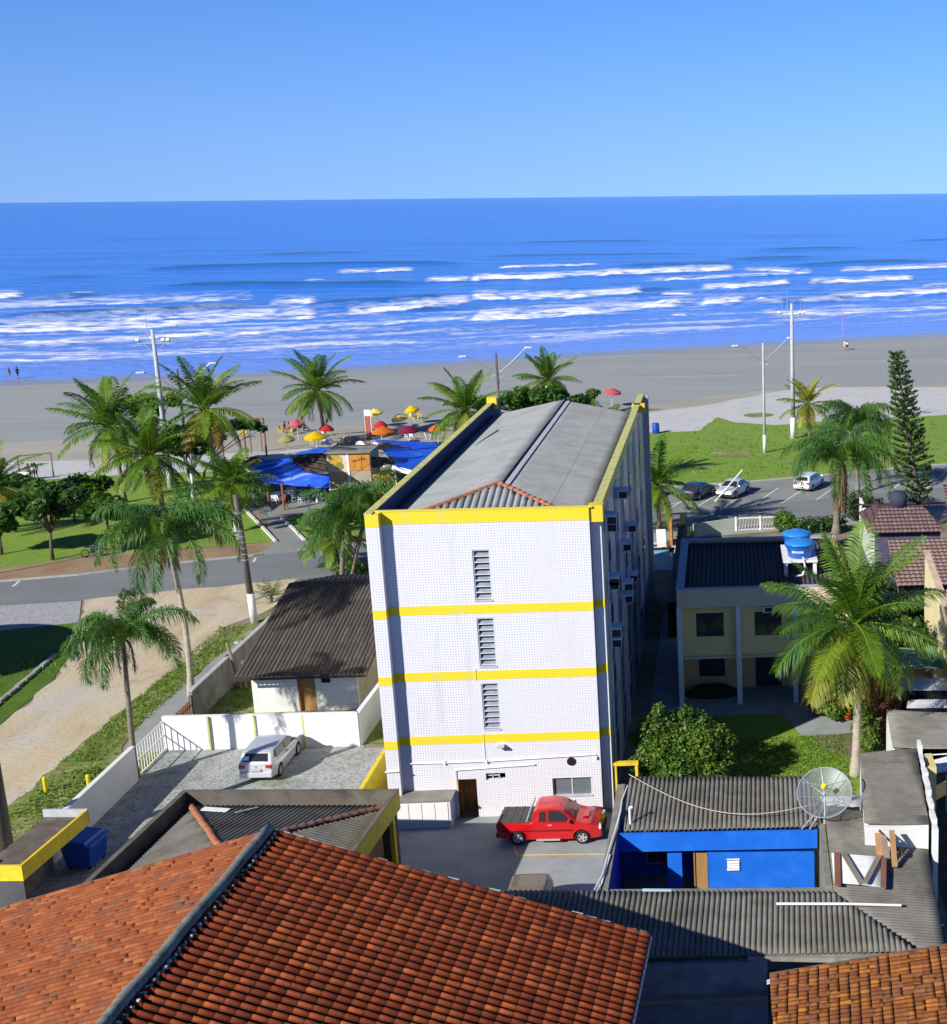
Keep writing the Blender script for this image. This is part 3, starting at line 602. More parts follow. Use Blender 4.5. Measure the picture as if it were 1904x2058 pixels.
# parapets
pa=MB(); pa.box(-.03,.0,ZT,.3,D33+.0,ZT+.05); pa.build('coping',m_ycap,tw)
pb=MB(); pb.box(9.28,RY+.0,ZT+.002,9.66,D33+.05,ZT+.06); pb.build('coping',m_ycap,tw)
MB().box(.3,FY-.03,ZT,9.28,FY+.2,ZT+.045).build('coping',m_ytile,tw)
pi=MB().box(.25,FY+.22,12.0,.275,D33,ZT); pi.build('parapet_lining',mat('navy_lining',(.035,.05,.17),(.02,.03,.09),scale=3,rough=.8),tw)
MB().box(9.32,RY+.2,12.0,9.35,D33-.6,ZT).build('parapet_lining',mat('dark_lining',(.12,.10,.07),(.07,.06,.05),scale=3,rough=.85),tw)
b=MB(); b.box(9.12,RY-.32,13.25,9.72,RY+.25,ZT+.065); b.box(9.15,D33-4.5,ZT-.45,9.95,D33-3.9,ZT+.06); b.box(-.12,30.6,ZT-.4,.5,31.2,ZT+.35); b.build('yellow_corner_block',m_ypaint,tw)
# roof
RX=4.85; ZE=13.18; ZR=14.12; RF=4.2; RB=30.0
g1=panel('roof_slope',[(.30,.75,ZE),(RX+.02,RF,ZR+.0),(RX+.02,RB,ZR+.0),(.30,RB,ZE)],(-1,0,-.33),.177,.018,m_roofc,tw,jit=.0012)
g2=panel('roof_slope',[(9.05,1.1,ZE),(RX,RF,ZR-.07),(RX,RB,ZR-.07),(9.05,RB,ZE)],(1,0,-.33),.177,.018,m_roofc,tw,jit=.0012,seed=4)
panel('hip_slope',[(.6,.78,ZE),(8.9,.78,ZE),(RX,RF-.05,ZR+.06)],(0,-1,-.5),.30,.075,m_roofc,tw,jit=.004,seed=5,kind='rib')
ridge_tiles('ridge_tiles',(.65,.85,ZE+.06),(RX,RF,ZR+.14),m_ridge,tw,.12,.33,1)
ridge_tiles('ridge_tiles',(8.85,.85,ZE+.06),(RX,RF,ZR+.14),m_ridge,tw,.12,.33,2)
fl=MB().bar((RX+.26,RF+.35,ZR-.085),(RX+.26,RB,ZR-.085),.2,.03); fl.build('ridge_flashing',m_flash,tw)
jl=MB()
for y in (8,13,18,23,28): jl.bar((RX+.6,y,ZR-.21+.03),(9.0,y,ZE+.03),.02,.015)
zj=ZE+(ZR-.07-ZE)*(9.05-7.3)/(9.05-RX)+.015; jl.bar((7.3,1.9,zj),(7.3,RB,zj),.04,.02)
jl.build('sheet_lap',mat('lap_shadow',(.30,.31,.30)),tw)
MB().box(.55,RB-.25,11.9,9.1,RB-.05,12.9).build('roof_gable',m_conc,tw)
# rear roof terrace with rubble
MB().box(.3,RB,11.7,9.3,D33-.3,11.8).build('terrace_slab',m_conc,tw)
# bits lying in the gutter
tag(MB().tube([(1.9,22.3,13.55),(1.35,19.0,13.4),(1.1,17.2,13.3),(1.12,16.6,13.28)],.05,6).build('rubber_hose',m_dark),'black length of hose lying across the far end of the tower roof','hose')
tag(MB().tube([(1.0,11.5,13.2),(1.05,9.5,13.22),(.95,8.8,13.2)],.045,6).bar((.95,9.4,13.22),(.75,6.0,13.12),.06,.04).build('metal_strap',m_dark),'bent black strap lying in the tower roof gutter at the near end','strap')
# windows with louvre blades
m_louv=mat('louvre_glass',(.30,.34,.40),(.2,.23,.28),scale=3,rough=.25,spec=.6)
for i,(x0,x1,z0,z1) in enumerate(wins):
    wnd=MB().box(x0,FY+.03,z0,x0+.05,FY+.2,z1).box(x1-.04,FY+.03,z0,x1,FY+.2,z1).box(x0,FY+.02,z1-.04,x1,FY+.2,z1).box(x0-.02,FY-.03,z0-.04,x1+.02,FY+.2,z0+.03).build('window',m_alu,tw)
    lv=MB(); n=8; h=(z1-z0-.1)/n
    for j in range(n):
        zc=z0+.08+h*j; lv.add([(x0+.05,FY+.05,zc),(x1-.04,FY+.05,zc),(x1-.04,FY+.16,zc+h*.5),(x0+.05,FY+.16,zc+h*.5),(x0+.05,FY+.055,zc-.012),(x1-.04,FY+.055,zc-.012),(x1-.04,FY+.165,zc+h*.5-.012),(x0+.05,FY+.165,zc+h*.5-.012)],[(0,1,2,3),(7,6,5,4),(0,4,5,1),(3,2,6,7)])
    lv.build('louvre_blades',m_louv,wnd)
    eb=MB()
    for j in range(n): zc=z0+.08+h*j; eb.box(x0+.05,FY+.035,zc-.014,x1-.04,FY+.05,zc+.014)
    eb.build('blade_clips',m_plast,wnd); MB().box(x0+.05,FY+.19,z0,x1-.04,FY+.2,z1).build('backing_pane',m_glassg if i!=9 else m_glass,wnd)
# ground floor
dr=MB().box(2.93,FY+.9,0,3.68,FY+.95,1.82).build('door',m_ochre,tw); MB().box(3.02,FY+.85,.8,3.08,FY+.9,.95).build('handle',m_alu,dr)
MB().box(2.9,FY-.02,0,2.93,FY+.9,1.84).box(3.68,FY-.0,0,3.71,FY+.9,1.82).build('door_jamb',m_ochre,tw)
wn2=MB().box(7.0,FY+.08,.88,7.05,FY+.2,1.72).box(8.67,FY+.08,.88,8.72,FY+.2,1.72).box(7.05,FY+.08,1.67,8.67,FY+.2,1.72).box(6.98,FY-.04,.84,8.74,FY+.2,.9).box(7.82,FY+.09,.9,7.88,FY+.19,1.67).build('window',m_alu,tw)
MB().box(7.05,FY+.14,.9,7.82,FY+.15,1.67).box(7.88,FY+.12,.9,8.67,FY+.13,1.67).build('pane',m_glassg,wn2)
vt=MB().box(4.13,FY+.08,1.74,4.98,FY+.2,1.77).box(4.13,FY+.1,1.9,4.7,FY+.14,1.94).box(4.4,FY+.1,1.77,4.44,FY+.14,2.06).box(4.68,FY+.09,1.77,4.72,FY+.13,2.06).build('vent_window',m_alu,tw)
MB().lathe([(.19,-.02),(.19,.03)],20).xf(Matrix.Translation((7.87,FY-.01,2.5))@Matrix.Rotation(PI/2,4,'X')).build('round_vent',m_dark,tw)
lt=MB().box(4.7,FY-.32,3.34,5.05,FY,3.42).build('wall_lamp',m_alu,tw,bevel=.02)
p=MB(); p.tube([(.75,FY-.05,2.66),(2.4,FY-.05,2.64),(4.5,FY-.05,2.66),(8.95,FY-.05,2.8)],.03,6); p.tube([(2.85,FY-.05,.5),(2.85,FY-.05,2.28),(6.3,FY-.05,2.42)],.03,6); p.tube([(-.05,-.05,2.5),(.56,-.05,2.52)],.04,6); p.tube([(4.15,FY-.03,3.9),(4.15,FY-.03,2.66)],.012,5); p.tube([(4.0,FY-.03,6.9),(4.0,FY-.03,6.4)],.012,5)
for x in (2.4,4.2,8.95): p.box(x-.05,FY-.1,2.58,x+.05,FY,2.72)
p.build('wall_pipe',m_plast,tw)
cb=MB().box(.3,-.55,.0,2.72,FY,1.28).build('meter_cabinet',m_tile,tw); MB().box(.22,-.6,1.28,2.8,FY-.0,1.36).build('cabinet_top',m_conc,cb)
cd=MB()
for i in range(4): x=.42+i*.56; cd.box(x,-.575,.35,x+.52,-.552,1.2)
cd.build('cabinet_doors',m_plast,cb,bevel=.008)
# yellow gateway beside the tower, west flank wall
t_=tag(MB().box(-1.18,-.5,0,-1.0,4.1,1.85).build('yellow_wall',m_ypaint),'bright yellow garden wall running back from the tower corner beside the paved yard','wall')
t_=tag(MB().box(9.62,.9,2.0,10.75,1.12,2.15).box(9.7,.92,0,9.78,1.1,2.0).box(10.6,.92,0,10.72,1.1,2.0).build('alley_gateway',m_ypaint),'yellow beam on posts over the alley between tower and bush','gateway')
# ================================================================== buildings round the tower
KZ=Z(500,820,7.108); KR=Z(700,820,9.24); MZ=Z(1700,960,9.06); BZ=Z(0,1540,7.108)
m_brown=tile_mat('brown_tiles',(.05,.042,.036),(.085,.072,.062),(.12,.102,.088))
m_fasc=mat('dark_fascia',(.06,.045,.035),rough=.7)
m_cream=mat('cream_wall',(.55,.46,.33),(.46,.38,.27),scale=1.5,rough=.85,dirt=(.3,.26,.2),dscale=.8)
h=thing('bungalow','low white bungalow with one big dark brown ribbed roof beside the tower','house',(0,0,0))
ex0,ex1,ey,ez=-10.95,-4.1,13.0,2.33; ry,rz=22.9,4.55
panel('roof',[(ex0,ey,ez),(ex1,ey,ez),(ex1,ry,rz),(ex0,ry,rz)],(0,-1,-.22),.22,.045,m_brown,h,kind='tile',course=1.6,step=.008,per=8,jit=.003)
panel('roof',[(ex0,32.5,ez),(ex1,32.5,ez),(ex1,ry+.02,rz-.02),(ex0,ry+.02,rz-.02)],(0,1,-.22),.30,.035,m_brown,h,kind='tile',course=1.2,step=.03,per=8)
m=MB(); m.box(-10.4,13.87,0,-8.0,14.05,2.42); m.box(-8.0,13.87,2.2,-7.1,14.05,2.42); m.box(-7.1,13.87,0,-4.9,14.05,2.42)
m.add([(-10.4,14.05,0),(-10.4,31.5,0),(-10.4,31.5,2.4),(-10.4,ry,rz-.15),(-10.4,14.05,2.45),(-10.2,14.05,0),(-10.2,31.5,0),(-10.2,31.5,2.4),(-10.2,ry,rz-.15),(-10.2,14.05,2.45)],[(0,1,2,3,4),(9,8,7,6,5),(0,5,6,1)])
m.build('wall',m_white,h)
MB().add([(-4.9,14.05,0),(-4.9,31.5,0),(-4.9,31.5,2.4),(-4.9,ry,rz-.15),(-4.9,14.05,2.45),(-5.1,14.05,0),(-5.1,31.5,0),(-5.1,31.5,2.4),(-5.1,ry,rz-.15),(-5.1,14.05,2.45)],[(0,1,2,3,4),(9,8,7,6,5)]).build('gable_wall',m_cream,h)
MB().box(-8.0,14.0,0,-7.1,14.06,2.2).build('door',m_ochre,h); MB().box(-8.02,13.85,0,-7.93,14.0,2.2).box(-7.93,13.85,2.12,-7.1,14.0,2.2).build('door_frame',m_wood,h)
wv=MB(); wv.box(-6.75,13.82,1.62,-6.3,13.86,2.2); wv.build('window',m_dark,h)
MB().box(ex0,ey-.03,ez-.16,ex1,ey+.02,ez-.03).build('fascia_board',m_fasc,h)
# garden walls round the paved yard
def wall(name,label,a,b,hh,th,m,cat='wall',cap=None,z0=0):
    r=thing(name,label,cat,(0,0,0)); a,b=Vector(a),Vector(b); d=(b-a); n=max(1,int(d.length/1.5)); mb=MB(); mb.bar((a.x,a.y,z0+hh/2),(b.x,b.y,z0+hh/2),th,hh); mb.build('wall_face',m,r)
    if cap: c=MB(); c.bar((a.x,a.y,z0+hh+.03),(b.x,b.y,z0+hh+.03),th+.06,.06); c.build('coping',cap,r)
    return r
m_wall=mat('whitewash',(.80,.80,.80),(.70,.70,.70),scale=.9,rough=.8,dirt=(.5,.48,.44),dscale=.6,damt=.3,bump=.15)
r=wall('white_wall','long white garden wall with thin yellow stripes behind the silver hatchback',(-13.15,9.2),(-3.6,8.95),1.75,.16,m_wall,cap=m_wall)
for x in (-10.95,-8.7,-6.35): MB().box(x,8.93+.0,0,x+.09,9.04,1.8).build('yellow_stripe',m_ycap,r)
wall('white_wall','short white wall running back from the long white wall toward the bungalow corner',(-3.6,8.95),(-3.5,13.4),1.75,.16,m_wall,cap=m_wall)
wall('white_wall','shaded white wall along the street side of the yard, below the tall thin palm',(-13.15,-3.2),(-13.1,5.6),1.7,.16,m_wall,cap=m_wall)
wall('concrete_wall','bare grey concrete wall bordering the footpath beside the bungalow',(-13.08,12.6),(-13.0,27.5),1.8,.18,m_conc,cap=mat('pale_coping',(.5,.5,.48),rough=.9))
gt=thing('bar_gate','white metal bar gate closing the yard beside the thin palm','gate',(-13.15,5.75,0)); m=MB()
for i in range(12): m.bar((0,.08+i*.29,.1),(0,.08+i*.29,1.55),.03,.03)
m.build('bars',m_plast,gt); MB().bar((0,0,.12),(0,3.4,.12),.05,.05).bar((0,0,.85),(0,3.4,.85),.04,.05).bar((0,0,1.55),(0,3.4,1.55),.05,.05).build('rails',m_plast,gt)
gt=thing('picket_gate','brown slatted timber gate between white and concrete garden walls','gate',(-13.1,9.5,0)); m=MB()
for i in range(11): m.bar((0,.1+i*.27,.05),(0,.1+i*.27,1.35+.04*random.random()),.05,.13)
m.build('slats',m_wood,gt); MB().bar((.05,0,.4),(.05,3,.4),.04,.08).bar((.05,0,1.1),(.05,3,1.1),.04,.08).build('rails',m_wood,gt); MB().bar((0,3.05,0),(0,3.05,1.6),.14,.14).build('post',mat('grey_post',(.16,.15,.15),rough=.8),gt)
# ------------------------------------------------------------------ yellow trimmed shed with hipped sheets (turned 4.3 degrees)
RS=rad(-4.3); s=thing('hipped_shed','low building with dark hipped sheet roof behind a mouldy parapet and yellow fascia','building',(-6.75,-4.35,0),RS)
SWd=8.4; SL=12; m=MB(); m.box(0,-.18,0,SWd,0,3.9); m.box(0,-SL,0,.18,-.18,3.9); m_concd=mat('mouldy_parapet',(.17,.155,.13),(.10,.09,.075),scale=1.2,rough=.95,dirt=(.045,.042,.035),dscale=.9,damt=.8,bump=.3); m_shed=sheet_mat('shed_sheet',(.17,.16,.14),(.12,.113,.098),(.075,.07,.06),(.26,.25,.23)); m.build('parapet_wall',m_concd,s)
m=MB(); m.box(SWd,-7.2,3.12,SWd+.16,0,3.93); m.build('fascia',m_ypaint,s); MB().box(SWd-.0,-1.0,0,SWd+.16,-.75,3.12).build('pillar',m_ypaint,s); MB().box(SWd-.2,-.24,0,SWd-.02,-.18,3.12).box(SWd-.4,-9,0,SWd-.3,-1.0,3.1).build('porch_wall',m_ochre,s)
MB().box(SWd,-7.2,3.93,SWd+.17,0,3.96).box(.0,-.19,3.9,SWd,.01,3.94).box(-.01,-SL,3.9,.19,-.19,3.94).build('coping',m_concd,s)
ez=3.42; ax,ay,az=4.25,-6.2,4.62; xe=SWd-.02
panel('rear_slope',[(.42,-.45,ez),(xe,-.45,ez),(ax,ay,az)],(0,1,-.25),.2,.05,m_shed,s,jit=.004,seed=2,kind='rib')
panel('west_slope',[(.42,-.45,ez),(ax,ay,az),(ax,-SL,az),(.42,-SL,ez)],(-1,0,-.3),.177,.025,m_shed,s,jit=.004,seed=3)
panel('east_slope',[(xe,-.45,ez),(ax,ay,az),(ax,-SL,az),(xe,-SL,ez)],(1,0,-.3),.177,.025,m_shed,s,jit=.004,seed=6)
ridge_tiles('ridge_tiles',(.5,-.55,ez+.07),(ax,ay,az+.07),m_ridge,s,.12,.36,3); ridge_tiles('ridge_tiles',(xe-.1,-.55,ez+.07),(ax,ay,az+.07),mat('dull_ridge',(.26,.13,.10),(.17,.1,.085),scale=4),s,.12,.36,4)
q=MB(); q.bar((1.25,-1.15,3.68),(2.35,-1.35,3.7),.3,.02); tag(q.xf(Matrix.Translation((-6.75,-4.35,.0))@Matrix.Rotation(RS,4,'Z')).build('white_sheet',m_plast),'small white plastic sheet lying on the dark hipped sheet roof','sheet')
tag(MB().bar((2.9,-1.9,3.88),(3.35,-1.0,3.66),.1,.02).xf(Matrix.Translation((-6.75,-4.35,0))@Matrix.Rotation(RS,4,'Z')).build('lath',m_flash),'narrow pale lath lying along a groove of the dark hipped roof','lath')
# ------------------------------------------------------------------ yellow gate lodge and blue bin
b=thing('gate_lodge','small flat-roofed lodge with a broad yellow fascia beside the blue bin','hut',(-11.5,-7.6,0),rad(-4.0))
MB().box(-.1,0,2.0,0,4.6,2.62).build('fascia',m_ypaint,b); MB().box(-4.5,-.1,2.0,0.0,0,2.62).build('fascia',m_ypaint,b)
MB().box(-1.75,.0,2.28,-.1,4.5,2.34).build('roof',mat('tar_roof',(.15,.12,.10),(.09,.075,.065),scale=2,rough=.95,dirt=(.3,.28,.25),dscale=1.2),b)
MB().box(-1.8,4.5,2.1,0,4.6,2.66).build('end_coping',m_flash,b); MB().box(-4.5,-.08,0,-.02,-.02,2.0).build('wall',mat('dark_lodge_wall',(.10,.10,.11),(.06,.06,.065),scale=1,rough=.8),b); MB().box(-1.7,.2,0,-1.6,4.4,2.2).build('rear_wall',m_conc,b)
MB().box(-1.75,.2,2.34,-1.45,.7,2.5).build('roof_kerb',m_conc,b)
f=thing('railing','short white railing along the verge behind the gate lodge','railing',(-13.6,-6.6,0)); m=MB()
for i in range(4): m.bar((0,i*.95,0),(0,i*.95,1.5),.05,.05)
m.build('posts',m_plast,f); MB().bar((0,-1,1.5),(0,3.2,1.5),.06,.06).bar((0,-1,.3),(0,3.2,.3),.04,.04).build('rail',m_plast,f)
m_bblue=mat('blue_bin_plastic',(.012,.08,.52),(.01,.06,.42),scale=2,rough=.35,spec=.5)
d=thing('wheeled_bin','big blue waste bin with sloped lid standing in the shade of the wall','bin',(-11.75,-2.55,0),rad(-6))
m=MB(); m.add([(-.5,-.6,.14),(.5,-.6,.14),(.5,.6,.14),(-.5,.6,.14),(-.62,-.7,1.1),(.62,-.7,1.1),(.62,.7,1.1),(-.62,.7,1.1)],[(0,3,2,1),(0,1,5,4),(1,2,6,5),(2,3,7,6),(3,0,4,7),(4,5,6,7)]); m.build('body',m_bblue,d,bevel=.03)
m=MB(); m.add([(-.66,-.72,1.1),(.5,-.72,1.1),(.5,.72,1.1),(-.66,.72,1.1),(-.5,-.7,1.34),(.42,-.7,1.26),(.42,.7,1.26),(-.5,.7,1.34)],[(0,3,2,1),(0,1,5,4),(1,2,6,5),(2,3,7,6),(3,0,4,7),(4,5,6,7)]); m.build('lid',m_bblue,d,bevel=.02)
MB().box(.5,-.74,1.08,.74,.74,1.16).build('rim',mat('sunlit_blue_rim',(.03,.2,.75),rough=.35),d,bevel=.02)  # lighter blue stands for the sun along this edge
for x in (-.42,.42):
    for y in (-.5,.5): MB().lathe([(.02,-.03),(.1,-.03),(.1,.03),(.02,.03)],12).xf(Matrix.Translation((x,y,.1))@Matrix.Rotation(PI/2,4,'Y')).build('wheel',m_dark,d)
# ------------------------------------------------------------------ the terracotta house below the viewer
m_terra=tile_mat('terracotta',(.06,.016,.010),(.18,.037,.014),(.38,.095,.028),rough=.95,valley_shade=.9,vw=.44,lap_shade=.85)  # east slope copy: darker red, its shade put into the tile colour
m_terra_w=tile_mat('terracotta_west',(.11,.034,.018),(.265,.078,.03),(.41,.135,.048),moss=(.13,.08,.06),rough=.95,valley_shade=.95,vw=.44,lap_shade=.12)  # west slope copy: paler orange, its sunlight put into the tile colour
m_terra2=tile_mat('orange_tiles',(.09,.035,.022),(.21,.075,.024),(.46,.17,.03),moss=(.15,.08,.06),rough=.95,valley_shade=.8)
t=thing('terracotta_house','big house with a terracotta tiled gable roof and grey-green ridge in the foreground','house',(0,0,0))
xd=Vector((math.cos(rad(-3.5)),math.sin(rad(-3.5)),0)); yd=Vector((-xd.y,xd.x,0))
P=Vector((1.76,-18.95,9.12)); Ee=P+xd*10.7+Vector((0,0,-3.42)); Wd=P-xd*11.6+Vector((0,0,-3.45)); RL=15
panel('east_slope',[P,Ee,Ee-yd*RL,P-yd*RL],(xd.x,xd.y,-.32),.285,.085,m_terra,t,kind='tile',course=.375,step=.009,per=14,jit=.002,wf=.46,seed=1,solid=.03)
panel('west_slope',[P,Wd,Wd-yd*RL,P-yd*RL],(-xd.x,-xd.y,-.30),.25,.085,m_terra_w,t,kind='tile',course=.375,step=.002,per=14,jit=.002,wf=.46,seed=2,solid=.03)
mb=MB(); n=24; rr=random.Random(5)
for i in range(n+1): pass
pts=[P+Vector((0,0,.10))-yd*(RL*i/n)+xd*rr.uniform(-.02,.02)+Vector((0,0,rr.uniform(-.012,.012))) for i in range(n+1)]
mb.tube(pts,[.15+rr.uniform(-.01,.012) for _ in pts],10); m_rcap=mat('mossy_ridge',(.24,.25,.22),(.12,.14,.12),scale=3,rough=.95,dirt=(.05,.07,.055),dscale=2.5,damt=.8,bump=.4,bscale=14)
mb.build('ridge_cap',m_rcap,t,smooth=True)
m_mort=mat('white_mortar',(.66,.65,.60),(.42,.40,.36),scale=4,rough=.95)
mb=MB()
for i in range(int(RL/.27)):
    p=P-yd*(.2+.27*i)+xd*(.22+rr.uniform(-.04,.05))+Vector((0,0,.015)); k=rr.uniform(.03,.07)
    mb.lathe([(0.001,-.03),(k,-.02),(k*.8,.035),(0.001,.05)],7,tuple(p))
mb.bar(P+xd*.20-yd*.1+Vector((0,0,-.05)),P+xd*.20-yd*RL+Vector((0,0,-.05)),.1,.06); mb.build('ridge_mortar',m_mort,t,smooth=False)
mb=MB()
for i in range(27):
    u=.25+i*.39
    if rr.random()<.8:
        a=P+xd*u+Vector((0,0,-.3224*u+.03))+yd*.02; b=a+xd*rr.uniform(.15,.33)+Vector((0,0,-.08)); mb.bar(a,b,rr.uniform(.10,.2),rr.uniform(.06,.11))
mb.bar(P+xd*.2+Vector((0,0,-.05)),Ee-xd*.2+Vector((0,0,.0)),.05,.06); mb.build('verge_mortar',m_mort,t)
mb=MB(); mb.tube([P+yd*.03+Vector((0,0,-.02)),Wd+yd*.03+Vector((0,0,-.02))],.07,8); mb.build('verge_tiles',mat('verge_tile',(.22,.14,.11),(.14,.1,.08),scale=3),t)
mb=MB(); mb.tube([Ee+xd*.02+Vector((0,0,-.03)),Ee-yd*RL+xd*.02+Vector((0,0,-.03))],.05,6); mb.build('eave_edge',m_mort,t)
ib=P-yd*.35
m=MB(); lo=[ib-xd*11+Vector((0,0,-9.3)),ib+xd*10.2+Vector((0,0,-9.3)),ib+xd*10.2+Vector((0,0,-3.55)),ib+Vector((0,0,-.15)),ib-xd*11+Vector((0,0,-3.55))]
m.add(lo+[p-yd*.2 for p in lo],[(0,1,2,3,4),(9,8,7,6,5),(0,5,6,1),(1,6,7,2)]); m.build('gable_wall',m_cream,t)
e0=ib+xd*10.2; m=MB(); q=[e0+Vector((0,0,-9.3)),e0-yd*RL+Vector((0,0,-9.3)),e0-yd*RL+Vector((0,0,-3.55)),e0+Vector((0,0,-3.55))]; m.add(q+[p-xd*.2 for p in q],[(0,1,2,3),(7,6,5,4)]); m.build('side_wall',m_wall,t)
# ------------------------------------------------------------------ orange roofed house at the lower corner
t2=thing('orange_roofed_house','house with patchy bright orange tiles in the lower corner beside the ribbed grey roof','house',(0,0,0))
a=Vector((15.95,-17.95,3.25)); xr=Vector((.9976,-.07,0))
def tp(u,v): return a+Vector((xr.x,xr.y,.18))*u-Vector((.0,1,0))*v
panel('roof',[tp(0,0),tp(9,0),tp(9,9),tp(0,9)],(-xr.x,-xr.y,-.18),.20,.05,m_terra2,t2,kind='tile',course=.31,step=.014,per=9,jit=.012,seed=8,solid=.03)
MB().bar(tp(-.02,.05),tp(9,.05),.14,.1).build('verge_cap',mat('verge_cap',(.20,.13,.09),(.12,.09,.07),scale=4,rough=.9),t2)
MB().add([tp(.3,.3)-Vector((0,0,3.4)),tp(.3,9)-Vector((0,0,3.4)),tp(.3,9)-Vector((0,0,.15)),tp(.3,.3)-Vector((0,0,.15)),tp(.5,.3)-Vector((0,0,3.4)),tp(.5,9)-Vector((0,0,3.4)),tp(.5,9)-Vector((0,0,.15)),tp(.5,.3)-Vector((0,0,.15))],[(0,3,2,1),(4,5,6,7),(0,4,7,3),(3,7,6,2)]).build('wall',m_conc,t2)
MB().bar(tp(8.9,.1)-Vector((0,0,5.8)),tp(8.9,.1)-Vector((0,0,.3)),.2,.2).build('post',m_conc,t2)
rt=MB()
for k in range(3): p=tp(-.12+.0*k,.28+.09*k); rt.bar(p+Vector((-.0,0,-.02)),p+Vector((.12,.0,.02)),.03,.02)
rt.build('rafter_ends',m_plast,t2)
# ------------------------------------------------------------------ long ribbed grey roof in front of the blue patio
lr=thing('ribbed_roof_building','long single-storey building with coarse grey ribbed sheet roof below the blue patio','building',(0,0,0))
zt,zb=3.32,2.92
panel('front_slope',[(6.2,-12.25,zt),(18.3,-13.3,zt),(20.75,-16.55,zb),(6.0,-15.9,zb)],(-.05,-1,-.1),.18,.062,m_roofd,lr,kind='rib',jit=.006,seed=11)
panel('east_slope',[(18.3,-13.25,zt),(18.45,-6.7,zt),(22.25,-7.0,zb),(21.6,-16.5,zb),(20.75,-16.5,zb+.02)],(1,-.03,-.12),.177,.022,m_roofd,lr,jit=.004,seed=12)
m=MB(); m.box(6,-16.4,0,15.9,-16.2,2.75); m.build('front_wall',mat('stained_blue_plaster',(.26,.29,.36),(.14,.16,.21),scale=1.1,rough=.9,dirt=(.06,.07,.09),dscale=.8,damt=.8),lr); MB().box(6,-16.7,1.55,15.9,-16.4,1.68).build('wall_ledge',m_conc,lr)
MB().bar((15.3,-16.15,2.82),(20.4,-16.75,2.82),.34,.16).build('gutter',m_conc,lr)
# ------------------------------------------------------------------ the blue house
bh=thing('blue_house','small bright blue house with ribbed roof behind a walled patio','house',(0,0,0))
m_blue=mat('bright_blue_paint',(.010,.16,.74),(.008,.12,.60),scale=1.2,rough=.6,dirt=(.05,.17,.55),dscale=1.2,damt=.5)
panel('roof',[(10.72,-3.5,3.4),(18.0,-4.1,3.4),(18.35,-7.75,3.0),(10.72,-7.45,3.0)],(-.03,-1,-.11),.185,.06,m_roofd,bh,jit=.004,seed=21,kind='rib')
MB().bar((10.5,-7.62,2.62),(18.1,-7.9,2.62),.12,.74).build('fascia_wall',m_blue,bh)
m=MB(); m.box(13.9,-7.56,0,14.62,-7.4,2.3); m.box(14.62,-7.56,0,15.12,-7.4,1.27); m.box(14.62,-7.56,1.74,15.12,-7.4,2.3); m.box(15.12,-7.56,0,18.0,-7.4,2.3); m.build('patio_wall',m_blue,bh)
m=MB(); m.box(10.6,-5.5,0,13.9,-5.35,2.5); m.box(13.85,-7.4,0,13.9,-5.5,2.3); m.box(12.35,-7.5,0,12.9,-7.4,2.3); m.box(10.6,-7.7,2.25,18,-5.3,2.3); m.build('recess_wall',m_blue,bh)
wn=MB().box(11.4,-5.56,.6,12.3,-5.5,1.6).build('window',m_alu,bh); MB().box(11.46,-5.575,.66,11.83,-5.56,1.54).box(11.87,-5.575,.66,12.24,-5.56,1.54).build('pane',m_glass,wn)
MB().box(13.35,-7.52,.0,13.4,-6.8,2.1).bar((13.4,-7.45,1.0),(13.88,-7.5,1.0),.04,2.0).build('door',m_ochre,bh)
wn=MB().box(14.62,-7.6,1.27,15.12,-7.56,1.3).box(14.62,-7.6,1.7,15.12,-7.56,1.74).build('louvre_window',m_plast,bh); m=MB()
for k in range(4): m.add([(14.64,-7.55,1.33+.1*k),(15.1,-7.55,1.33+.1*k),(15.1,-7.64,1.28+.1*k),(14.64,-7.64,1.28+.1*k),(14.64,-7.55,1.345+.1*k),(15.1,-7.55,1.345+.1*k),(15.1,-7.64,1.295+.1*k),(14.64,-7.64,1.295+.1*k)],[(0,3,2,1),(4,5,6,7),(2,3,7,6),(0,1,5,4),(1,2,6,5),(3,0,4,7)])
m.build('louvre_blades',m_plast,wn)
MB().box(10.3,-11.9,0,10.55,-3.3,3.0).build('side_wall',mat('deep_blue_paint',(.01,.03,.42),(.01,.025,.34),scale=1,rough=.6),bh)
m_moss=mat('mossy_concrete',(.27,.26,.23),(.17,.165,.14),scale=1.5,rough=.95,dirt=(.085,.09,.06),dscale=.9,damt=.85,bump=.4)
MB().box(10.18,-12.0,2.6,10.3,-3.3,3.04).box(10.3,-12.0,3.0,10.5,-3.3,3.05).build('wall_top',m_moss,bh)
MB().bar((10.1,-12.0,1.5),(18.35,-12.5,1.5),.34,3.0).build('patio_front_wall',m_moss,bh); MB().bar((18.2,-12.4,1.55),(18.3,-7.6,1.55),.22,3.1).build('patio_side_wall',m_moss,bh)
MB().box(10.4,-12.2,.05,18.1,-5.3,.09).build('patio_floor',m_court,bh)
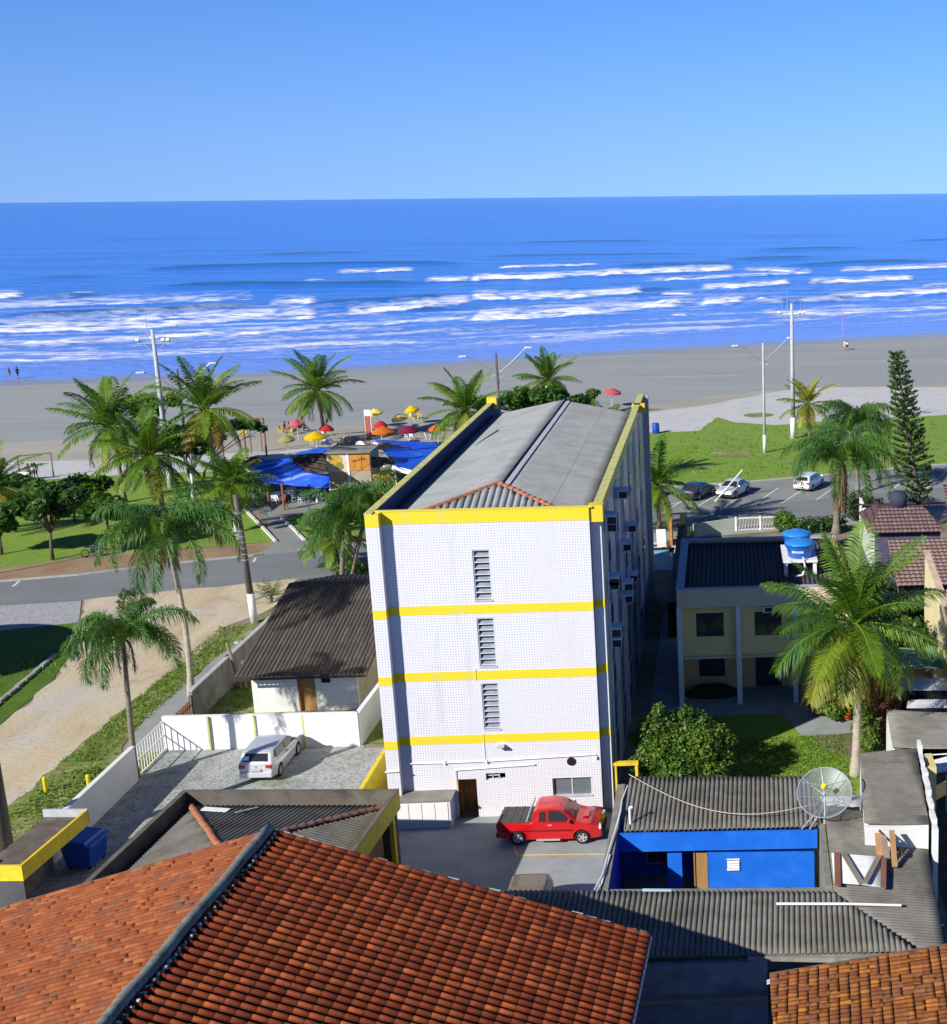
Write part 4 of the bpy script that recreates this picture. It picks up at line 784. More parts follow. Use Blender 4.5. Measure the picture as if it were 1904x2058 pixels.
# palm fern in the patio
# lying things on the ribbed roof
tag(MB().tube([(16.3,-14.0,3.40),(18.7,-14.25,3.43),(20.5,-14.15,3.24)],.045,8).build('white_pole',m_plast),'long thin white pole lying across the ribbed grey roof','pole')
tag(MB().bar((11.75,-12.75,3.42),(12.75,-12.85,3.42),.1,.05).build('fluorescent_tube',mat('pale_blue_tube',(.5,.66,.75),rough=.4)),'short pale blue tube lying at the top edge of the ribbed grey roof','tube')
sh=panel('white_roof_sheet',[(18.42,-10.7,3.44),(20.25,-10.75,3.24),(20.05,-12.9,3.24),(18.35,-12.8,3.44)],(1,-.03,-.11),.1,.018,mat('white_sheet_metal',(.74,.75,.78),(.6,.61,.64),scale=3,rough=.5,dirt=(.4,.4,.38),dscale=1.5))
tag(sh,'white ribbed sheet lying under the planks on the grey roof','roof sheet')
m_plank=mat('red_brown_plank',(.26,.115,.07),(.17,.085,.055),scale=3,stretch=(1,.15,1),rough=.8); m_plank2=mat('grey_plank',(.28,.24,.19),(.2,.17,.14),scale=3,stretch=(1,.15,1),rough=.85); m_plank3=mat('tan_plank',(.42,.23,.10),(.30,.17,.08),scale=3,stretch=(1,.15,1),rough=.8)
for a,b,w_,mm,l in (((18.62,-10.72,3.46),(18.45,-13.05,3.46),.22,m_plank,'red-brown plank lying upright at the dark gap end of the white sheet'),((18.85,-10.75,3.46),(19.3,-12.87,3.40),.2,m_plank2,'grey plank slanting as the first stroke of the V on the white sheet'),
   ((20.2,-10.7,3.36),(19.4,-12.93,3.44),.2,m_plank2,'grey plank slanting as the second stroke of the V on the white sheet'),((20.3,-10.9,3.34),(20.02,-13.1,3.34),.19,m_plank,'red-brown plank closing the sheet beside the V of grey planks'),
   (S_(880,380,4.0),S_(905,720,3.32),.24,m_plank3,'tan plank propped against the low white wall, nearest the V planks'),(S_(955,420,3.95),S_(1010,740,3.32),.2,m_plank2,'grey plank propped against the white wall between tan planks'),
   (S_(1072,345,4.0),S_(1115,860,3.2),.2,m_plank3,'long tan plank propped against the low white wall under a black bar')):
    tag(MB().bar(a,b,w_,.05).build('plank',mm),l,'plank','planks on the grey roof')
tag(MB().bar(S_(890,340,4.12),S_(1240,690,3.3),.07,.06).build('black_bar',mat('tarred_bar',(.05,.045,.04),(.12,.1,.08),scale=4)),'thin dark bar lying slantwise over the propped planks','bar')
# ------------------------------------------------------------------ grey roofs up the eastern side
er=thing('grey_roofed_shed','shed with a plain grey sheet roof between the dish and the jagged white coping','shed',(0,0,0))
panel('roof',[(20.18,-3.3,4.05),(22.6,-2.75,3.95),(22.12,-9.72,3.95),(19.72,-9.68,4.05)],(1,.03,-.05),.17,.022,m_roofd,er,jit=.004,seed=31)
MB().bar((19.75,-9.6,1.98),(22.1,-9.64,1.98),.14,3.9).build('end_wall',mat('grimy_white_wall',(.74,.74,.73),(.62,.62,.60),scale=1,rough=.8,dirt=(.30,.28,.22),dscale=.8,damt=.8),er); MB().bar((20.3,-3.35,2.0),(22.6,-2.85,2.0),.15,3.85).build('rear_wall',m_white,er); MB().bar((19.83,-9.5,2.0),(20.25,-3.45,2.0),.12,3.95).build('side_wall',m_wall,er)
lw=MB(); lw.bar((18.6,-7.2,3.1),(20.05,-7.3,3.1),.1,.06); 
m=MB(); rr=random.Random(9); y=-2.6
while y>-10:
    L=rr.uniform(.5,1.0); xx=22.2+(y+9.7)*.066; m.box(xx+rr.uniform(-.02,.04),y-L,0,xx+.13+rr.uniform(0,.06),y-.06,3.95+rr.uniform(.0,.4)); y-=L
jw=tag(m.build('jagged_wall',m_white),'white wall with a broken jagged top edge beside the grey shed roof','wall')
tag(MB().box(22.85,-4.6,0,23.2,-3.2,3.9).build('yellow_pillar',mat('pale_yellow_wall',(.72,.62,.25),(.6,.5,.2),scale=1)),'pale yellow wall stub standing behind the jagged white wall','wall')
t3=thing('white_awning','white sheet awning on thin rods over the dark alley','awning',(0,0,0))
aw=[T_(1170,1440,2.6),T_(1319,1400,2.6),T_(1400,1530,2.4),T_(1200,1565,2.4)]; MB().slab(aw,.05).build('sheet',m_plast,t3); MB().tube([T_(1100,1390,2.7),T_(1400,1370,2.7)],.03,6).tube([T_(1090,1600,2.5),T_(1190,1530,2.5)],.02,6).build('rods',m_plast,t3)
MB().bar(aw[2]+Vector((0,0,-.1)),aw[3]+Vector((0,0,-.1)),.04,.14).build('red_edge',mat('dull_red',(.25,.04,.04)),t3)
for p in (aw[0],aw[3],aw[1],aw[2]): MB().tube([(p.x,p.y,0),tuple(p)],.025,6).build('post',m_alu,t3)
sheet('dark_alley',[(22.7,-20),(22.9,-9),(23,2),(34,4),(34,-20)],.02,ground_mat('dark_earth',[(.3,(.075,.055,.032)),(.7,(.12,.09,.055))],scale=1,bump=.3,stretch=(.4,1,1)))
tag(MB().tube([(23.6,-12.5,.9),(24.3,-16,.8)],.07,8).tube([(23.6,-12.5,0),(23.6,-12.5,.9)],.05,6).tube([(24.3,-16,0),(24.3,-16,.8)],.05,6).build('yellow_rail',m_ypaint),'yellow pipe rail in the dark alley beside the grey roof edge','rail')
tag(MB().bar((24.2,-5.6,.4),(24.9,-5.2,.5),.4,.06).bar((24.25,-5.58,0),(24.25,-5.58,.4),.3,.05).bar((24.85,-5.22,0),(24.85,-5.22,.48),.3,.05).build('white_bench',m_plast),'small white bench standing in the dark alley','bench')
gr=thing('low_grey_roof','low grey sheet roof crossed by palm shadows behind the jagged wall','shed',(0,0,0))
panel('roof',[(21.95,-.3,2.95),(25.4,-.2,2.75),(26.0,3.8,2.75),(22.2,4.1,2.95)],(1,0,-.06),.2,.015,sheet_mat('dusty_sheet',(.30,.285,.25),(.23,.22,.19),(.15,.14,.12)),gr,jit=.004,seed=41); MB().bar((22.0,-.2,1.45),(22.25,4.0,1.45),.12,2.9).build('gable_wall',m_wall,gr)
for i,(y0,y1,z0,l) in enumerate(((4.4,5.5,2.9,'shabby white roof sheet, the nearer of two beyond the low grey roof'),(6.2,7.9,3.1,'shabby white roof sheet, the farther of two beyond the low grey roof'))):
    q=panel('white_roof',[(23.2,y0,z0),(25.6,y0,z0-.08),(25.8,y1,z0-.08),(23.4,y1,z0)],(1,0,-.05),.2,.02,mat('pale_sheet%d'%i,(.62,.63,.66),(.4,.41,.43),scale=2,rough=.7,dirt=(.2,.2,.2),dscale=1.0,damt=.7),seed=50+i); tag(q,l,'roof sheet')
    tag(MB().box(23.3,y0+.1,0,25.5,y0+.2,z0-.12).box(23.4,y1-.2,0,25.5,y1-.1,z0-.12).build('sheet_support',m_dark),('dark brick support under the nearer shabby white roof sheet','dark brick support under the farther shabby white roof sheet')[i],'wall')
# ------------------------------------------------------------------ yellow two-storey house
yh=thing('yellow_house','two-storey pale yellow house with white columns and water tanks on its dark roof','house',(0,0,0))
m_yw=mat('pale_yellow_plaster',(.88,.68,.30),(.80,.60,.26),scale=1.2,rough=.8); m_band=mat('beige_band',(.72,.60,.42),(.63,.53,.37),scale=1.2,rough=.8)
X0,X1,Y0,Y1,ZP=12.2,21.35,12.9,23.5,6.5
MB().box(X0,Y0,5.5,X1,Y0+.2,ZP).build('fascia_band',m_band,yh)
m=MB(); m.box(X0,Y0+.2,0,X0+.2,Y1,ZP); m.box(X1-.2,Y0+.2,0,X1,Y1,ZP); m.box(X0+.2,Y1-.2,0,X1-.2,Y1,ZP); m.build('side_wall',m_yw,yh)
MB().box(X0-.04,Y0+.2,ZP,X0+.4,Y1+.04,ZP+.06).box(X0-.04,Y0-.04,ZP,X1+.04,Y0+.2,ZP+.06).box(X0+.4,Y1-.5,ZP,X1+.04,Y1+.04,ZP+.06).build('coping',mat('blue_grey_coping',(.40,.44,.52),(.32,.36,.44),scale=2,rough=.7),yh)
panel('roof',[(X0+.4,Y0+.2,5.95),(X1-.2,Y0+.2,5.95),(X1-.2,Y1-.4,6.3),(X0+.4,Y1-.4,6.3)],(0,-1,-.03),.25,.05,mat('dark_roof_sheet',(.075,.075,.075),(.05,.05,.05),scale=2,rough=.85),yh)
wins2=[(13.16,14.62,3.76,5.07),(16.26,17.7,3.74,5.06),(19.2,20.6,3.76,5.05)]
m=MB(); xs=[X0+.2]+[v for w_ in wins2 for v in w_[:2]]+[X1-.2]
for a,b in zip(xs[::2],xs[1::2]): m.box(a,13.3,2.7,b,13.45,5.5)
for w_ in wins2: m.box(w_[0],13.3,2.7,w_[1],13.45,w_[2]); m.box(w_[0],13.3,w_[3],w_[1],13.45,5.5)
m.build('upper_wall',m_yw,yh); MB().box(X0+.2,13.1,2.58,X1-.2,15.6,2.7).build('floor_slab',m_band,yh)
lows=[(13.2,14.62,.7,1.88),(16.3,17.75,.02,1.9),(19.3,20.5,.02,1.9)]
m=MB(); xs=[X0+.2]+[v for w_ in lows for v in w_[:2]]+[X1-.2]
for a,b in zip(xs[::2],xs[1::2]): m.box(a,15.5,0,b,15.65,2.58)
for w_ in lows: m.box(w_[0],15.5,0,w_[1],15.65,w_[2]); m.box(w_[0],15.5,w_[3],w_[1],15.65,2.58)
m.build('lower_wall',mat('tan_plaster',(.74,.56,.28),(.66,.5,.25),scale=1.2,rough=.85),yh)
for (x0,x1,z0,z1) in wins2:
    f=MB().box(x0,13.36,z0,x1,13.4,z1).build('window',m_glass,yh); MB().box((x0+x1)/2-.03,13.33,z0,(x0+x1)/2+.03,13.36,z1).box(x0,13.33,z0,x0+.05,13.36,z1).box(x1-.05,13.33,z0,x1,13.36,z1).build('frame',mat('wood_frame',(.12,.05,.035)),f)
for i,(x0,x1,z0,z1) in enumerate(lows):
    f=MB().box(x0,15.56,z0,x1,15.6,z1).build('window' if i==0 else 'door',m_glass,yh); MB().box(x0-.06,15.46,z0-.06,x0,15.5,z1+.06).box(x1,15.46,z0-.06,x1+.06,15.5,z1+.06).box(x0,15.46,z1,x1,15.5,z1+.06).build('frame',m_band,f)
for x in (12.3,15.4,18.4,21.2): MB().box(x-.13,12.86,0,x+.13,13.1,5.5).build('column',m_wall,yh)
a=MB().box(16.7,12.98,5.08,17.3,13.3,5.42).build('air_conditioner',m_plast,yh,bevel=.02); MB().box(16.8,12.965,5.13,17.2,12.98,5.36).build('grille',m_acd,a)
tag(MB().lathe([(.9,0),(.95,.1),(.6,.5),(.1,.62)],24).xf(Matrix.Diagonal((1.6,.8,1,1))).xf(Matrix.Translation((13.9,14.5,0))).build('clipped_shrub',mat('dark_shrub',(.02,.05,.012),(.012,.03,.01),scale=12,bump=1.0,bscale=20)),'low dark clipped shrub under the ground floor window of the yellow house','shrub')
m_tank=mat('blue_tank_plastic',(.015,.14,.56),(.012,.11,.46),scale=1.5,rough=.35,spec=.5); m_lid=mat('blue_tank_lid',(.03,.23,.66),(.025,.19,.58),scale=1.5,rough=.35)
m_text=mat('white_lettering',(.8,.8,.8),rough=.5)
def tank(loc,label,text):
    t=thing('water_tank',label,'water tank',loc,0,'blue water tanks on the yellow house')
    MB().lathe([(.64,0),(.68,.05),(.78,.68),(.8,.74)],28).build('tub',m_tank,t,smooth=True); 
    v=MB(); v.lathe([(.85,.72),(.85,.8),(.64,.9),(.3,1.0),(.12,1.02),(.1,1.06),(.001,1.06)],28); v.build('lid',m_lid,t,smooth=True)
    if text:
        lg=MB()
        for k in range(7):
            t_=rad(-128+k*7.5); r=.745; lg.bar((r*math.cos(t_),r*math.sin(t_),.34),(r*math.cos(t_)*1.01,r*math.sin(t_)*1.01,.46),.07,.02)
        lg.build('lettering',m_text,t)
    return t
tank((18.95,17.2,7.0),'front blue domed water tank with white lettering on a white stand',True); tank((18.85,18.9,7.1),'rear blue domed water tank standing behind the lettered one',False)
ts=thing('tank_stand','white concrete stand on legs carrying the blue water tanks','stand',(18.9,18.0,6.0)); MB().box(-.95,-1.7,.86,.95,1.8,1.0).build('platform',m_white,ts)
for x in (-.8,.8):
    for y in (-1.5,1.6): MB().box(x-.1,y-.1,0,x+.1,y+.1,.86).build('leg',m_white,ts)
tag(MB().tube([(19.05,16.25,7.2),(19.15,16.2,6.6),(19.0,16.0,6.25),(18.6,15.9,6.2)],.06,8).build('white_pipe',m_plast),'bent white outlet pipe below the front blue water tank','pipe')
# yards between the tower and the avenue
MB_=MB().box(8.6,40,0,11.0,48.3,.03); struct(MB_.build('terrace',mat('white_terrace',(.66,.65,.62),(.55,.54,.52),scale=2)))
dc=thing('sun_lounger','white sun lounger with raised back on the little white terrace','lounger',(9.75,47.0,0),rad(4)); MB().box(-.35,-1.4,.3,.35,.2,.36).build('seat',m_plast,dc); MB().bar((0,.2,.33),(0,.75,1.15),.7,.05).build('backrest',m_plast,dc)
for x in (-.3,.3):
    for y in (-1.3,.15): MB().bar((x,y,0),(x,y,.3),.06,.06).build('leg',m_plast,dc)
tb=thing('garden_table','small square white plastic table beside the sun lounger','table',(8.75,46.6,0)); MB().box(-.3,-.3,.42,.3,.3,.46).build('tabletop',m_plast,tb)
for x in (-.25,.25):
    for y in (-.25,.25): MB().bar((x,y,0),(x,y,.42),.05,.05).build('leg',m_plast,tb)
hp=thing('paddling_pool','small raised pool with pale blue water on the tower side terrace','pool',(9.75,42.6,0)); MB().box(-1.1,-1.2,0,1.1,1.2,.55).build('wall',m_plast,hp); MB().box(-1.0,-1.1,.552,1.0,1.1,.57).build('water',mat('pool_water',(.18,.5,.72),(.3,.6,.8),scale=2,rough=.1),hp); MB().box(-1.15,1.0,.575,1.15,1.25,.7).box(.75,.5,.572,1.0,.95,.66).build('cover_roll',m_dark,hp)
tag(MB().box(10.4,46.8,0,10.62,48.6,1.9).build('ochre_screen',mat('ochre_screen',(.5,.26,.05),(.36,.12,.03),scale=3)),'upright ochre and rust coloured screen beside the sun lounger','screen')
wall('hedge_wall','dark green hedge-covered wall between the terrace and yellow house yard',(11.4,24.5),(11.5,48.5),2.3,.5,mat('hedge_dark',(.02,.035,.012),(.012,.02,.008),scale=9,bump=1,bscale=15))
wall('front_wall','pale plastered front boundary wall of the yellow house yard',(12.2,49.5),(15.5,51.2),1.1,.14,mat('pale_green_wall',(.55,.60,.52),(.46,.5,.44),scale=1.5))
sg=thing('slatted_gate','white slatted sliding gate in the front boundary by the avenue','gate',(0,0,0)); m=MB(); A0=Vector((15.6,51.2,0)); A1=Vector((19.2,51.5,0))
for k in range(16): p=A0.lerp(A1,k/15); m.bar(p+Vector((0,0,.1)),p+Vector((.15,0,1.05)),.08,.04)
m.build('slats',mat('grey_beige_slat',(.45,.42,.36),(.36,.34,.29),scale=2),sg); MB().bar(A0+Vector((0,.05,1.05)),A1+Vector((0,.05,1.05)),.08,.1).bar(A0+Vector((0,.05,.1)),A1+Vector((0,.05,.1)),.08,.1).build('rails',m_plast,sg)
for p in (A0,A1,A0.lerp(A1,.55)): MB().bar(p,p+Vector((0,0,1.2)),.14,.14).build('post',m_plast,sg)
# ------------------------------------------------------------------ neighbours at the eastern edge
gy=thing('cream_gabled_house','tall sunlit cream house wall with a terracotta coping at the frame edge','house',(0,0,0))
m_crm=mat('sunlit_cream',(.74,.66,.40),(.66,.58,.34),scale=1.2,rough=.8,dirt=(.5,.42,.25),dscale=.7)
q=[(26.3,6,0),(26.3,19.6,0),(26.3,19.6,6.35),(26.3,6,4.35)]; MB().add(q+[(26.55,p[1],p[2]) for p in q],[(0,3,2,1),(4,5,6,7),(0,1,5,4),(1,2,6,5)]).build('wall',m_crm,gy)
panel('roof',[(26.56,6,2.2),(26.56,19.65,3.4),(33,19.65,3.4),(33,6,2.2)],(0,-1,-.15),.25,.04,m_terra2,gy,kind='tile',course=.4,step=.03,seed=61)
MB().bar((26.38,5.9,4.42),(26.38,19.7,6.44),.36,.10).build('coping',mat('terracotta_coping',(.5,.26,.16),(.6,.5,.4),scale=2.5,rough=.85),gy)
mr=thing('maroon_roofed_house','rambling house with faded maroon tiles and shaded slopes beyond the cream gable','house',(0,0,0))
m_mar=tile_mat('maroon_tiles',(.13,.085,.085),(.19,.125,.12),(.25,.17,.16)); m_mard=tile_mat('maroon_shaded_tiles',(.06,.034,.042),(.09,.052,.06),(.13,.08,.085))  # second set: the same maroon tiles with shade put into the colour
def mp(x,y,z): return MZ(x,y,z)
panel('front_slope',[(24.4,32.6,4.3),(29.6,32.6,4.3),(28.6,36,5.3),(25.6,36,5.3)],(0,-1,-.3),.3,.028,m_mar,mr,kind='tile',course=.5,step=.03,seed=71)
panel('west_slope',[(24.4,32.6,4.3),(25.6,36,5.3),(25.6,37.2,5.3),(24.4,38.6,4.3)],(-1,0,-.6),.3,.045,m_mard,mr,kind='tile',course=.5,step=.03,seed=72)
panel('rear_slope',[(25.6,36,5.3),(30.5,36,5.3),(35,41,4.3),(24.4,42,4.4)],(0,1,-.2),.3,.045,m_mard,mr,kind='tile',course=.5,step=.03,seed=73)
panel('east_slope',[(29.9,31.6,4.6),(36,31.6,4.6),(36,38.5,6.2),(30.4,38.5,6.2)],(0,-1,-.25),.3,.028,m_mar,mr,kind='tile',course=.5,step=.03,seed=74)
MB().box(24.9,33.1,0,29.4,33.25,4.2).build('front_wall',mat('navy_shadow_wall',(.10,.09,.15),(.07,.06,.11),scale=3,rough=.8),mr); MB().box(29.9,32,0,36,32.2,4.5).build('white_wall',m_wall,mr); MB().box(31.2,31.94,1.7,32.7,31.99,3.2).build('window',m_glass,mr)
MB().box(24.95,33.25,0,25.1,44,4.2).build('west_wall',m_wall,mr)
rv=MB().lathe([(.55,0),(.6,.5),(.7,.9),(.4,1.25),(.05,1.3)],18,(26.9,36.2,5.1)).build('roof_tank',mat('dark_tank',(.05,.06,.09),(.03,.035,.06),scale=2),mr,smooth=True); MB().lathe([(.8,0),(.85,.7),(.5,1.1),(.05,1.15)],18,(31.6,37.6,6.1)).build('roof_tank',m_tank,mr,smooth=True)
pr=thing('porch_roof','lower pinkish tiled porch roof in front of the maroon roofed house','porch',(0,0,0))
panel('roof',[(25.0,22.0,3.7),(31,22.0,3.7),(31,28.3,4.9),(25.2,28.3,4.9)],(0,-1,-.2),.32,.03,tile_mat('pink_tiles',(.19,.13,.11),(.26,.175,.15),(.32,.225,.19)),pr,kind='tile',course=.5,step=.03,seed=75)
MB().box(25.2,22.6,0,30.8,22.8,3.6).build('wall',m_fasc,pr); MB().box(28.1,22.5,1.2,30,22.59,3.3).build('white_panel',m_wall,pr)

rb=thing('round_building','rounded grey building beyond the frame edge that shades the grass across the dirt street','building',(-40.5,15.5,0)); MB().lathe([(5.6,0),(5.6,8.0)],40).build('wall',m_conc,rb,smooth=False); MB().lathe([(5.8,8.0),(5.8,8.3),(.01,8.9)],40).build('roof',m_roofd,rb)

for p_,l in ((T_(310,1040,0),'orange flower pot beside the foreground palm trunk, nearer the lawn'),(T_(470,1050,0),'orange flower pot half hidden behind the foreground palm trunk')):
    t=thing('flower_pot',l,'flower pot',(p_.x,p_.y,.03),0,'orange flower pots'); MB().lathe([(.001,0),(.16,0),(.24,.4),(.27,.4),(.27,.46),(.22,.46),(.2,.38),(.001,.38)],16).build('pot',mat('orange_clay',(.75,.16,.02),(.6,.12,.02),scale=3,rough=.6),t)
    q=MB()
    for k in range(14): a=k*.9; q.lathe([(.001,0),(.09,.05),(.001,.1)],6,(.2*math.cos(a),.2*math.sin(a),.45+.05*(k%4)))
    q.build('blossoms',mat('orange_blossom',(.85,.17,.02),(.6,.1,.015),scale=8),t)
gc=panel('green_canopy',[(23.6,9.6,2.9),(26.0,10.2,2.7),(26.0,13.4,2.8),(23.4,12.6,3.0)],(1,0,-.08),.25,.03,mat('green_sheet',(.16,.33,.20),(.1,.24,.15),scale=2,rough=.5),seed=91); tag(gc,'green ribbed canopy sheet beside the cream house behind the big palm crown','canopy')
# ================================================================== vegetation
def leaf_mat(name, stops, rough=.5, trans=.3, spec=.35):
    t=NT(name); at=t.new('ShaderNodeAttribute',attribute_name='tint'); v=t.coord()
    f=t.math('ADD',at.outputs['Fac'],t.math('MULTIPLY_ADD',t.noise(v,3,4),.22,-.11))
    col=t.ramp(f,stops); t.base(col); m=t.fin(rough,spec)
    tr=t.new('ShaderNodeBsdfTranslucent'); t.ln(t.mix(.5,col,(.25,.35,.04)),tr.inputs['Color'])
    mx=t.new('ShaderNodeMixShader'); mx.inputs[0].default_value=trans; t.ln(t.b.outputs[0],mx.inputs[1]); t.ln(tr.outputs[0],mx.inputs[2]); t.ln(mx.outputs[0],t.out.inputs['Surface']); return m
m_coco=leaf_mat('coconut_leaf',[(0,(.022,.075,.012)),(.35,(.06,.165,.016)),(.62,(.14,.26,.018)),(.82,(.32,.31,.035)),(1,(.34,.18,.04))])
m_cocoy=leaf_mat('yellowing_leaf',[(0,(.06,.11,.012)),(.35,(.16,.21,.02)),(.62,(.30,.30,.03)),(.82,(.42,.30,.03)),(1,(.45,.24,.04))])
m_queen=leaf_mat('queen_palm_leaf',[(0,(.025,.08,.02)),(.4,(.06,.17,.03)),(.7,(.12,.23,.03)),(.85,(.16,.19,.04)),(1,(.25,.18,.07))])
m_deadl=leaf_mat('dead_frond',[(0,(.10,.07,.045)),(.5,(.20,.14,.085)),(1,(.32,.22,.13))],rough=.8,trans=.1)
m_almond=leaf_mat('almond_leaf',[(0,(.012,.05,.012)),(.4,(.035,.11,.018)),(.75,(.085,.18,.022)),(.93,(.16,.25,.03)),(1,(.22,.14,.03))],rough=.4)
m_mango=leaf_mat('mango_leaf',[(0,(.018,.06,.012)),(.4,(.06,.14,.018)),(.75,(.16,.26,.03)),(1,(.22,.24,.06))],rough=.45)
m_lime=leaf_mat('lime_leaf',[(0,(.03,.08,.012)),(.5,(.09,.16,.02)),(1,(.2,.26,.04))])
m_pine=leaf_mat('norfolk_needle',[(0,(.025,.06,.025)),(.5,(.075,.14,.04)),(1,(.19,.24,.07))],trans=.12)
m_weed=leaf_mat('weed_leaf',[(0,(.06,.14,.012)),(.5,(.13,.25,.02)),(.85,(.24,.34,.05)),(1,(.33,.32,.12))])
m_redl=leaf_mat('red_leaf',[(0,(.08,.015,.02)),(.6,(.18,.04,.035)),(1,(.25,.12,.04))])
m_trunk=mat('palm_trunk',(.27,.225,.175),(.15,.125,.1),scale=2,stretch=(1,1,4),rough=.9,bump=.4,bscale=8)
m_trunkp=mat('pale_trunk',(.46,.42,.34),(.3,.27,.2),scale=2,stretch=(1,1,3),rough=.9,bump=.3,bscale=8,dirt=(.2,.17,.12),dscale=1.5)
m_bark=mat('bark',(.16,.12,.085),(.09,.07,.05),scale=3,rough=.9,bump=.4)
m_lime_wash=mat('lime_wash',(.75,.75,.75),(.6,.6,.58),scale=3,rough=.9)
def frond(mb, az, el0, L, droop, nl, llen, lw, rr, tint, plume=0, hang=.5, seg=14, twist=0, tipt=.0):
    """one pinnate leaf: curved midrib and two rows of narrow leaflets"""
    p=Vector((.12*math.cos(az),.12*math.sin(az),0)); el=el0; pts=[p.copy()]; dirs=[]
    for i in range(seg):
        t=(i+.5)/seg; e=el0-droop*(t**1.25)
        d=Vector((math.cos(e)*math.cos(az+twist*t),math.cos(e)*math.sin(az+twist*t),math.sin(e))); dirs.append(d); p=p+d*(L/seg); pts.append(p.copy())
    mb.tint=min(1,tint+.12); mb.tube(pts[:-1],[.045*(1-.8*i/seg)*L/3.6 for i in range(seg)],4,cap=False)
    for i in range(nl):
        t=.10+.89*(i+.5)/nl; k=min(seg-1,int(t*seg)); base=pts[k].lerp(pts[k+1],t*seg-k); d=dirs[k]
        side=d.cross(Vector((0,0,1))); side=side.normalized() if side.length>1e-3 else Vector((-math.sin(az),math.cos(az),0)); up=side.cross(d).normalized()
        ln=llen*(.35+.65*math.sin(PI*min(1,.12+t*.92))**.7)*(1 if t<.9 else .75)
        for sg in (-1,1):
            ang=plume*rr.uniform(-1,1)
            o=(side*sg*math.cos(ang)+up*math.sin(ang))
            dd=(o*.82+d*(.42+.35*t)+up*(.18-.1*t)).normalized(); dd=(dd+Vector((rr.uniform(-.1,.1),rr.uniform(-.1,.1),rr.uniform(-.1,.1)))).normalized()
            l=ln*rr.uniform(.8,1.12); m1=base+dd*l*.5+Vector((0,0,-hang*l*.10)); tip=base+dd*l*(1-.22*hang)+Vector((0,0,-hang*l*.55))
            w=dd.cross(up if abs(dd.dot(up))<.9 else d).normalized()
            wv=(d*.75+w*.35).normalized()*lw*.5
            mb.tint=max(0,min(1,tint+tipt*t+rr.uniform(-.12,.12)))
            mb.add([base-wv*.6,base+wv*.6,m1+wv,m1-wv,tip],[(0,1,2,3),(3,2,4)])
def coconut_crown(seed, n=27, L=4.5, up=86, low=-42, nl=62, llen=1.15, lw=.085, tmax=.72, dead=2):
    rr=random.Random(seed); g_=MB(); dd=MB()
    for i in range(n):
        f=i/(n-1); az=i*2.39996+rr.uniform(-.25,.25); el=rad(up+(low-up)*f**1.05+rr.uniform(-10,10)); l=L*(.72+.33*math.sin(PI*min(1,.2+f*.75)))*rr.uniform(.9,1.08)
        ti=.34+.32*rr.random()+(.0 if f<.72 else (f-.72)/.28*(tmax-.5)); frond(g_,az,el,l,rad(30+40*rr.random()*(.5+.6*f)),nl,llen,lw,rr,ti,0,.5+.5*f*rr.uniform(.7,1.4),twist=rr.uniform(-.25,.25),tipt=.0 if f<.75 else .25*rr.random())
    for i in range(dead): frond(dd,rr.uniform(0,6.28),rad(-50-20*rr.random()),L*.75,rad(38),26,llen*.6,lw*.8,rr,.4,.5,1.2)
    # husks and nuts at the heart
    for i in range(9):
        a=i*.7; mb=dd; mb.tint=rr.uniform(.2,.9); mb.lathe([(.001,-.13),(.1,-.07),(.12,.02),(.07,.1),(.001,.13)],7,(.22*math.cos(a),.22*math.sin(a),-.28-.12*rr.random()))
    return g_,dd
def queen_crown(seed, n=21, L=4.6, nl=105, llen=.95, lw=.055, dead=8, skirt=1.8, fat=1.0):
    rr=random.Random(seed); g_=MB(); dd=MB()
    for i in range(n):
        f=i/(n-1); az=i*2.39996+rr.uniform(-.3,.3); el=rad(86-72*f+rr.uniform(-8,8)); frond(g_,az,el,L*rr.uniform(.85,1.1)*(.8 if f<.15 else 1),rad(115+35*rr.random()),nl,llen,lw,rr,.25+.35*rr.random(),1.05,1.0+.4*rr.random(),seg=16,twist=rr.uniform(-.3,.3))
    for i in range(dead):
        az=rr.uniform(0,6.28); p=Vector((.12*math.cos(az),.12*math.sin(az),-.1)); pts=[p]
        for k in range(7): p=p+Vector((math.cos(az)*.16*max(0,1-k*.45),math.sin(az)*.16*max(0,1-k*.45),-skirt/7*rr.uniform(.7,1.2))); pts.append(p)
        dd.tint=rr.random(); dd.tube(pts,[q*fat for q in (.05,.045,.04,.035,.03,.025,.02,.01)],4)
        for k in range(int(26*fat)):
            b=pts[rr.randrange(1,7)]; dd.tint=rr.random(); e=b+Vector((rr.uniform(-.18,.18)*fat,rr.uniform(-.18,.18)*fat,-rr.uniform(.3,.7))); w_=Vector((rr.uniform(-.03,.03),rr.uniform(-.03,.03),0)); dd.add([b-w_,b+w_,e],[(0,1,2)])
    return g_,dd
def make_crown(kind,seed,mat_=None,**k):
    g_,dd=(coconut_crown if kind=='coco' else queen_crown)(seed,**k); return (g_,dd,mat_ or (m_coco if kind=='coco' else m_queen))
_cache={}
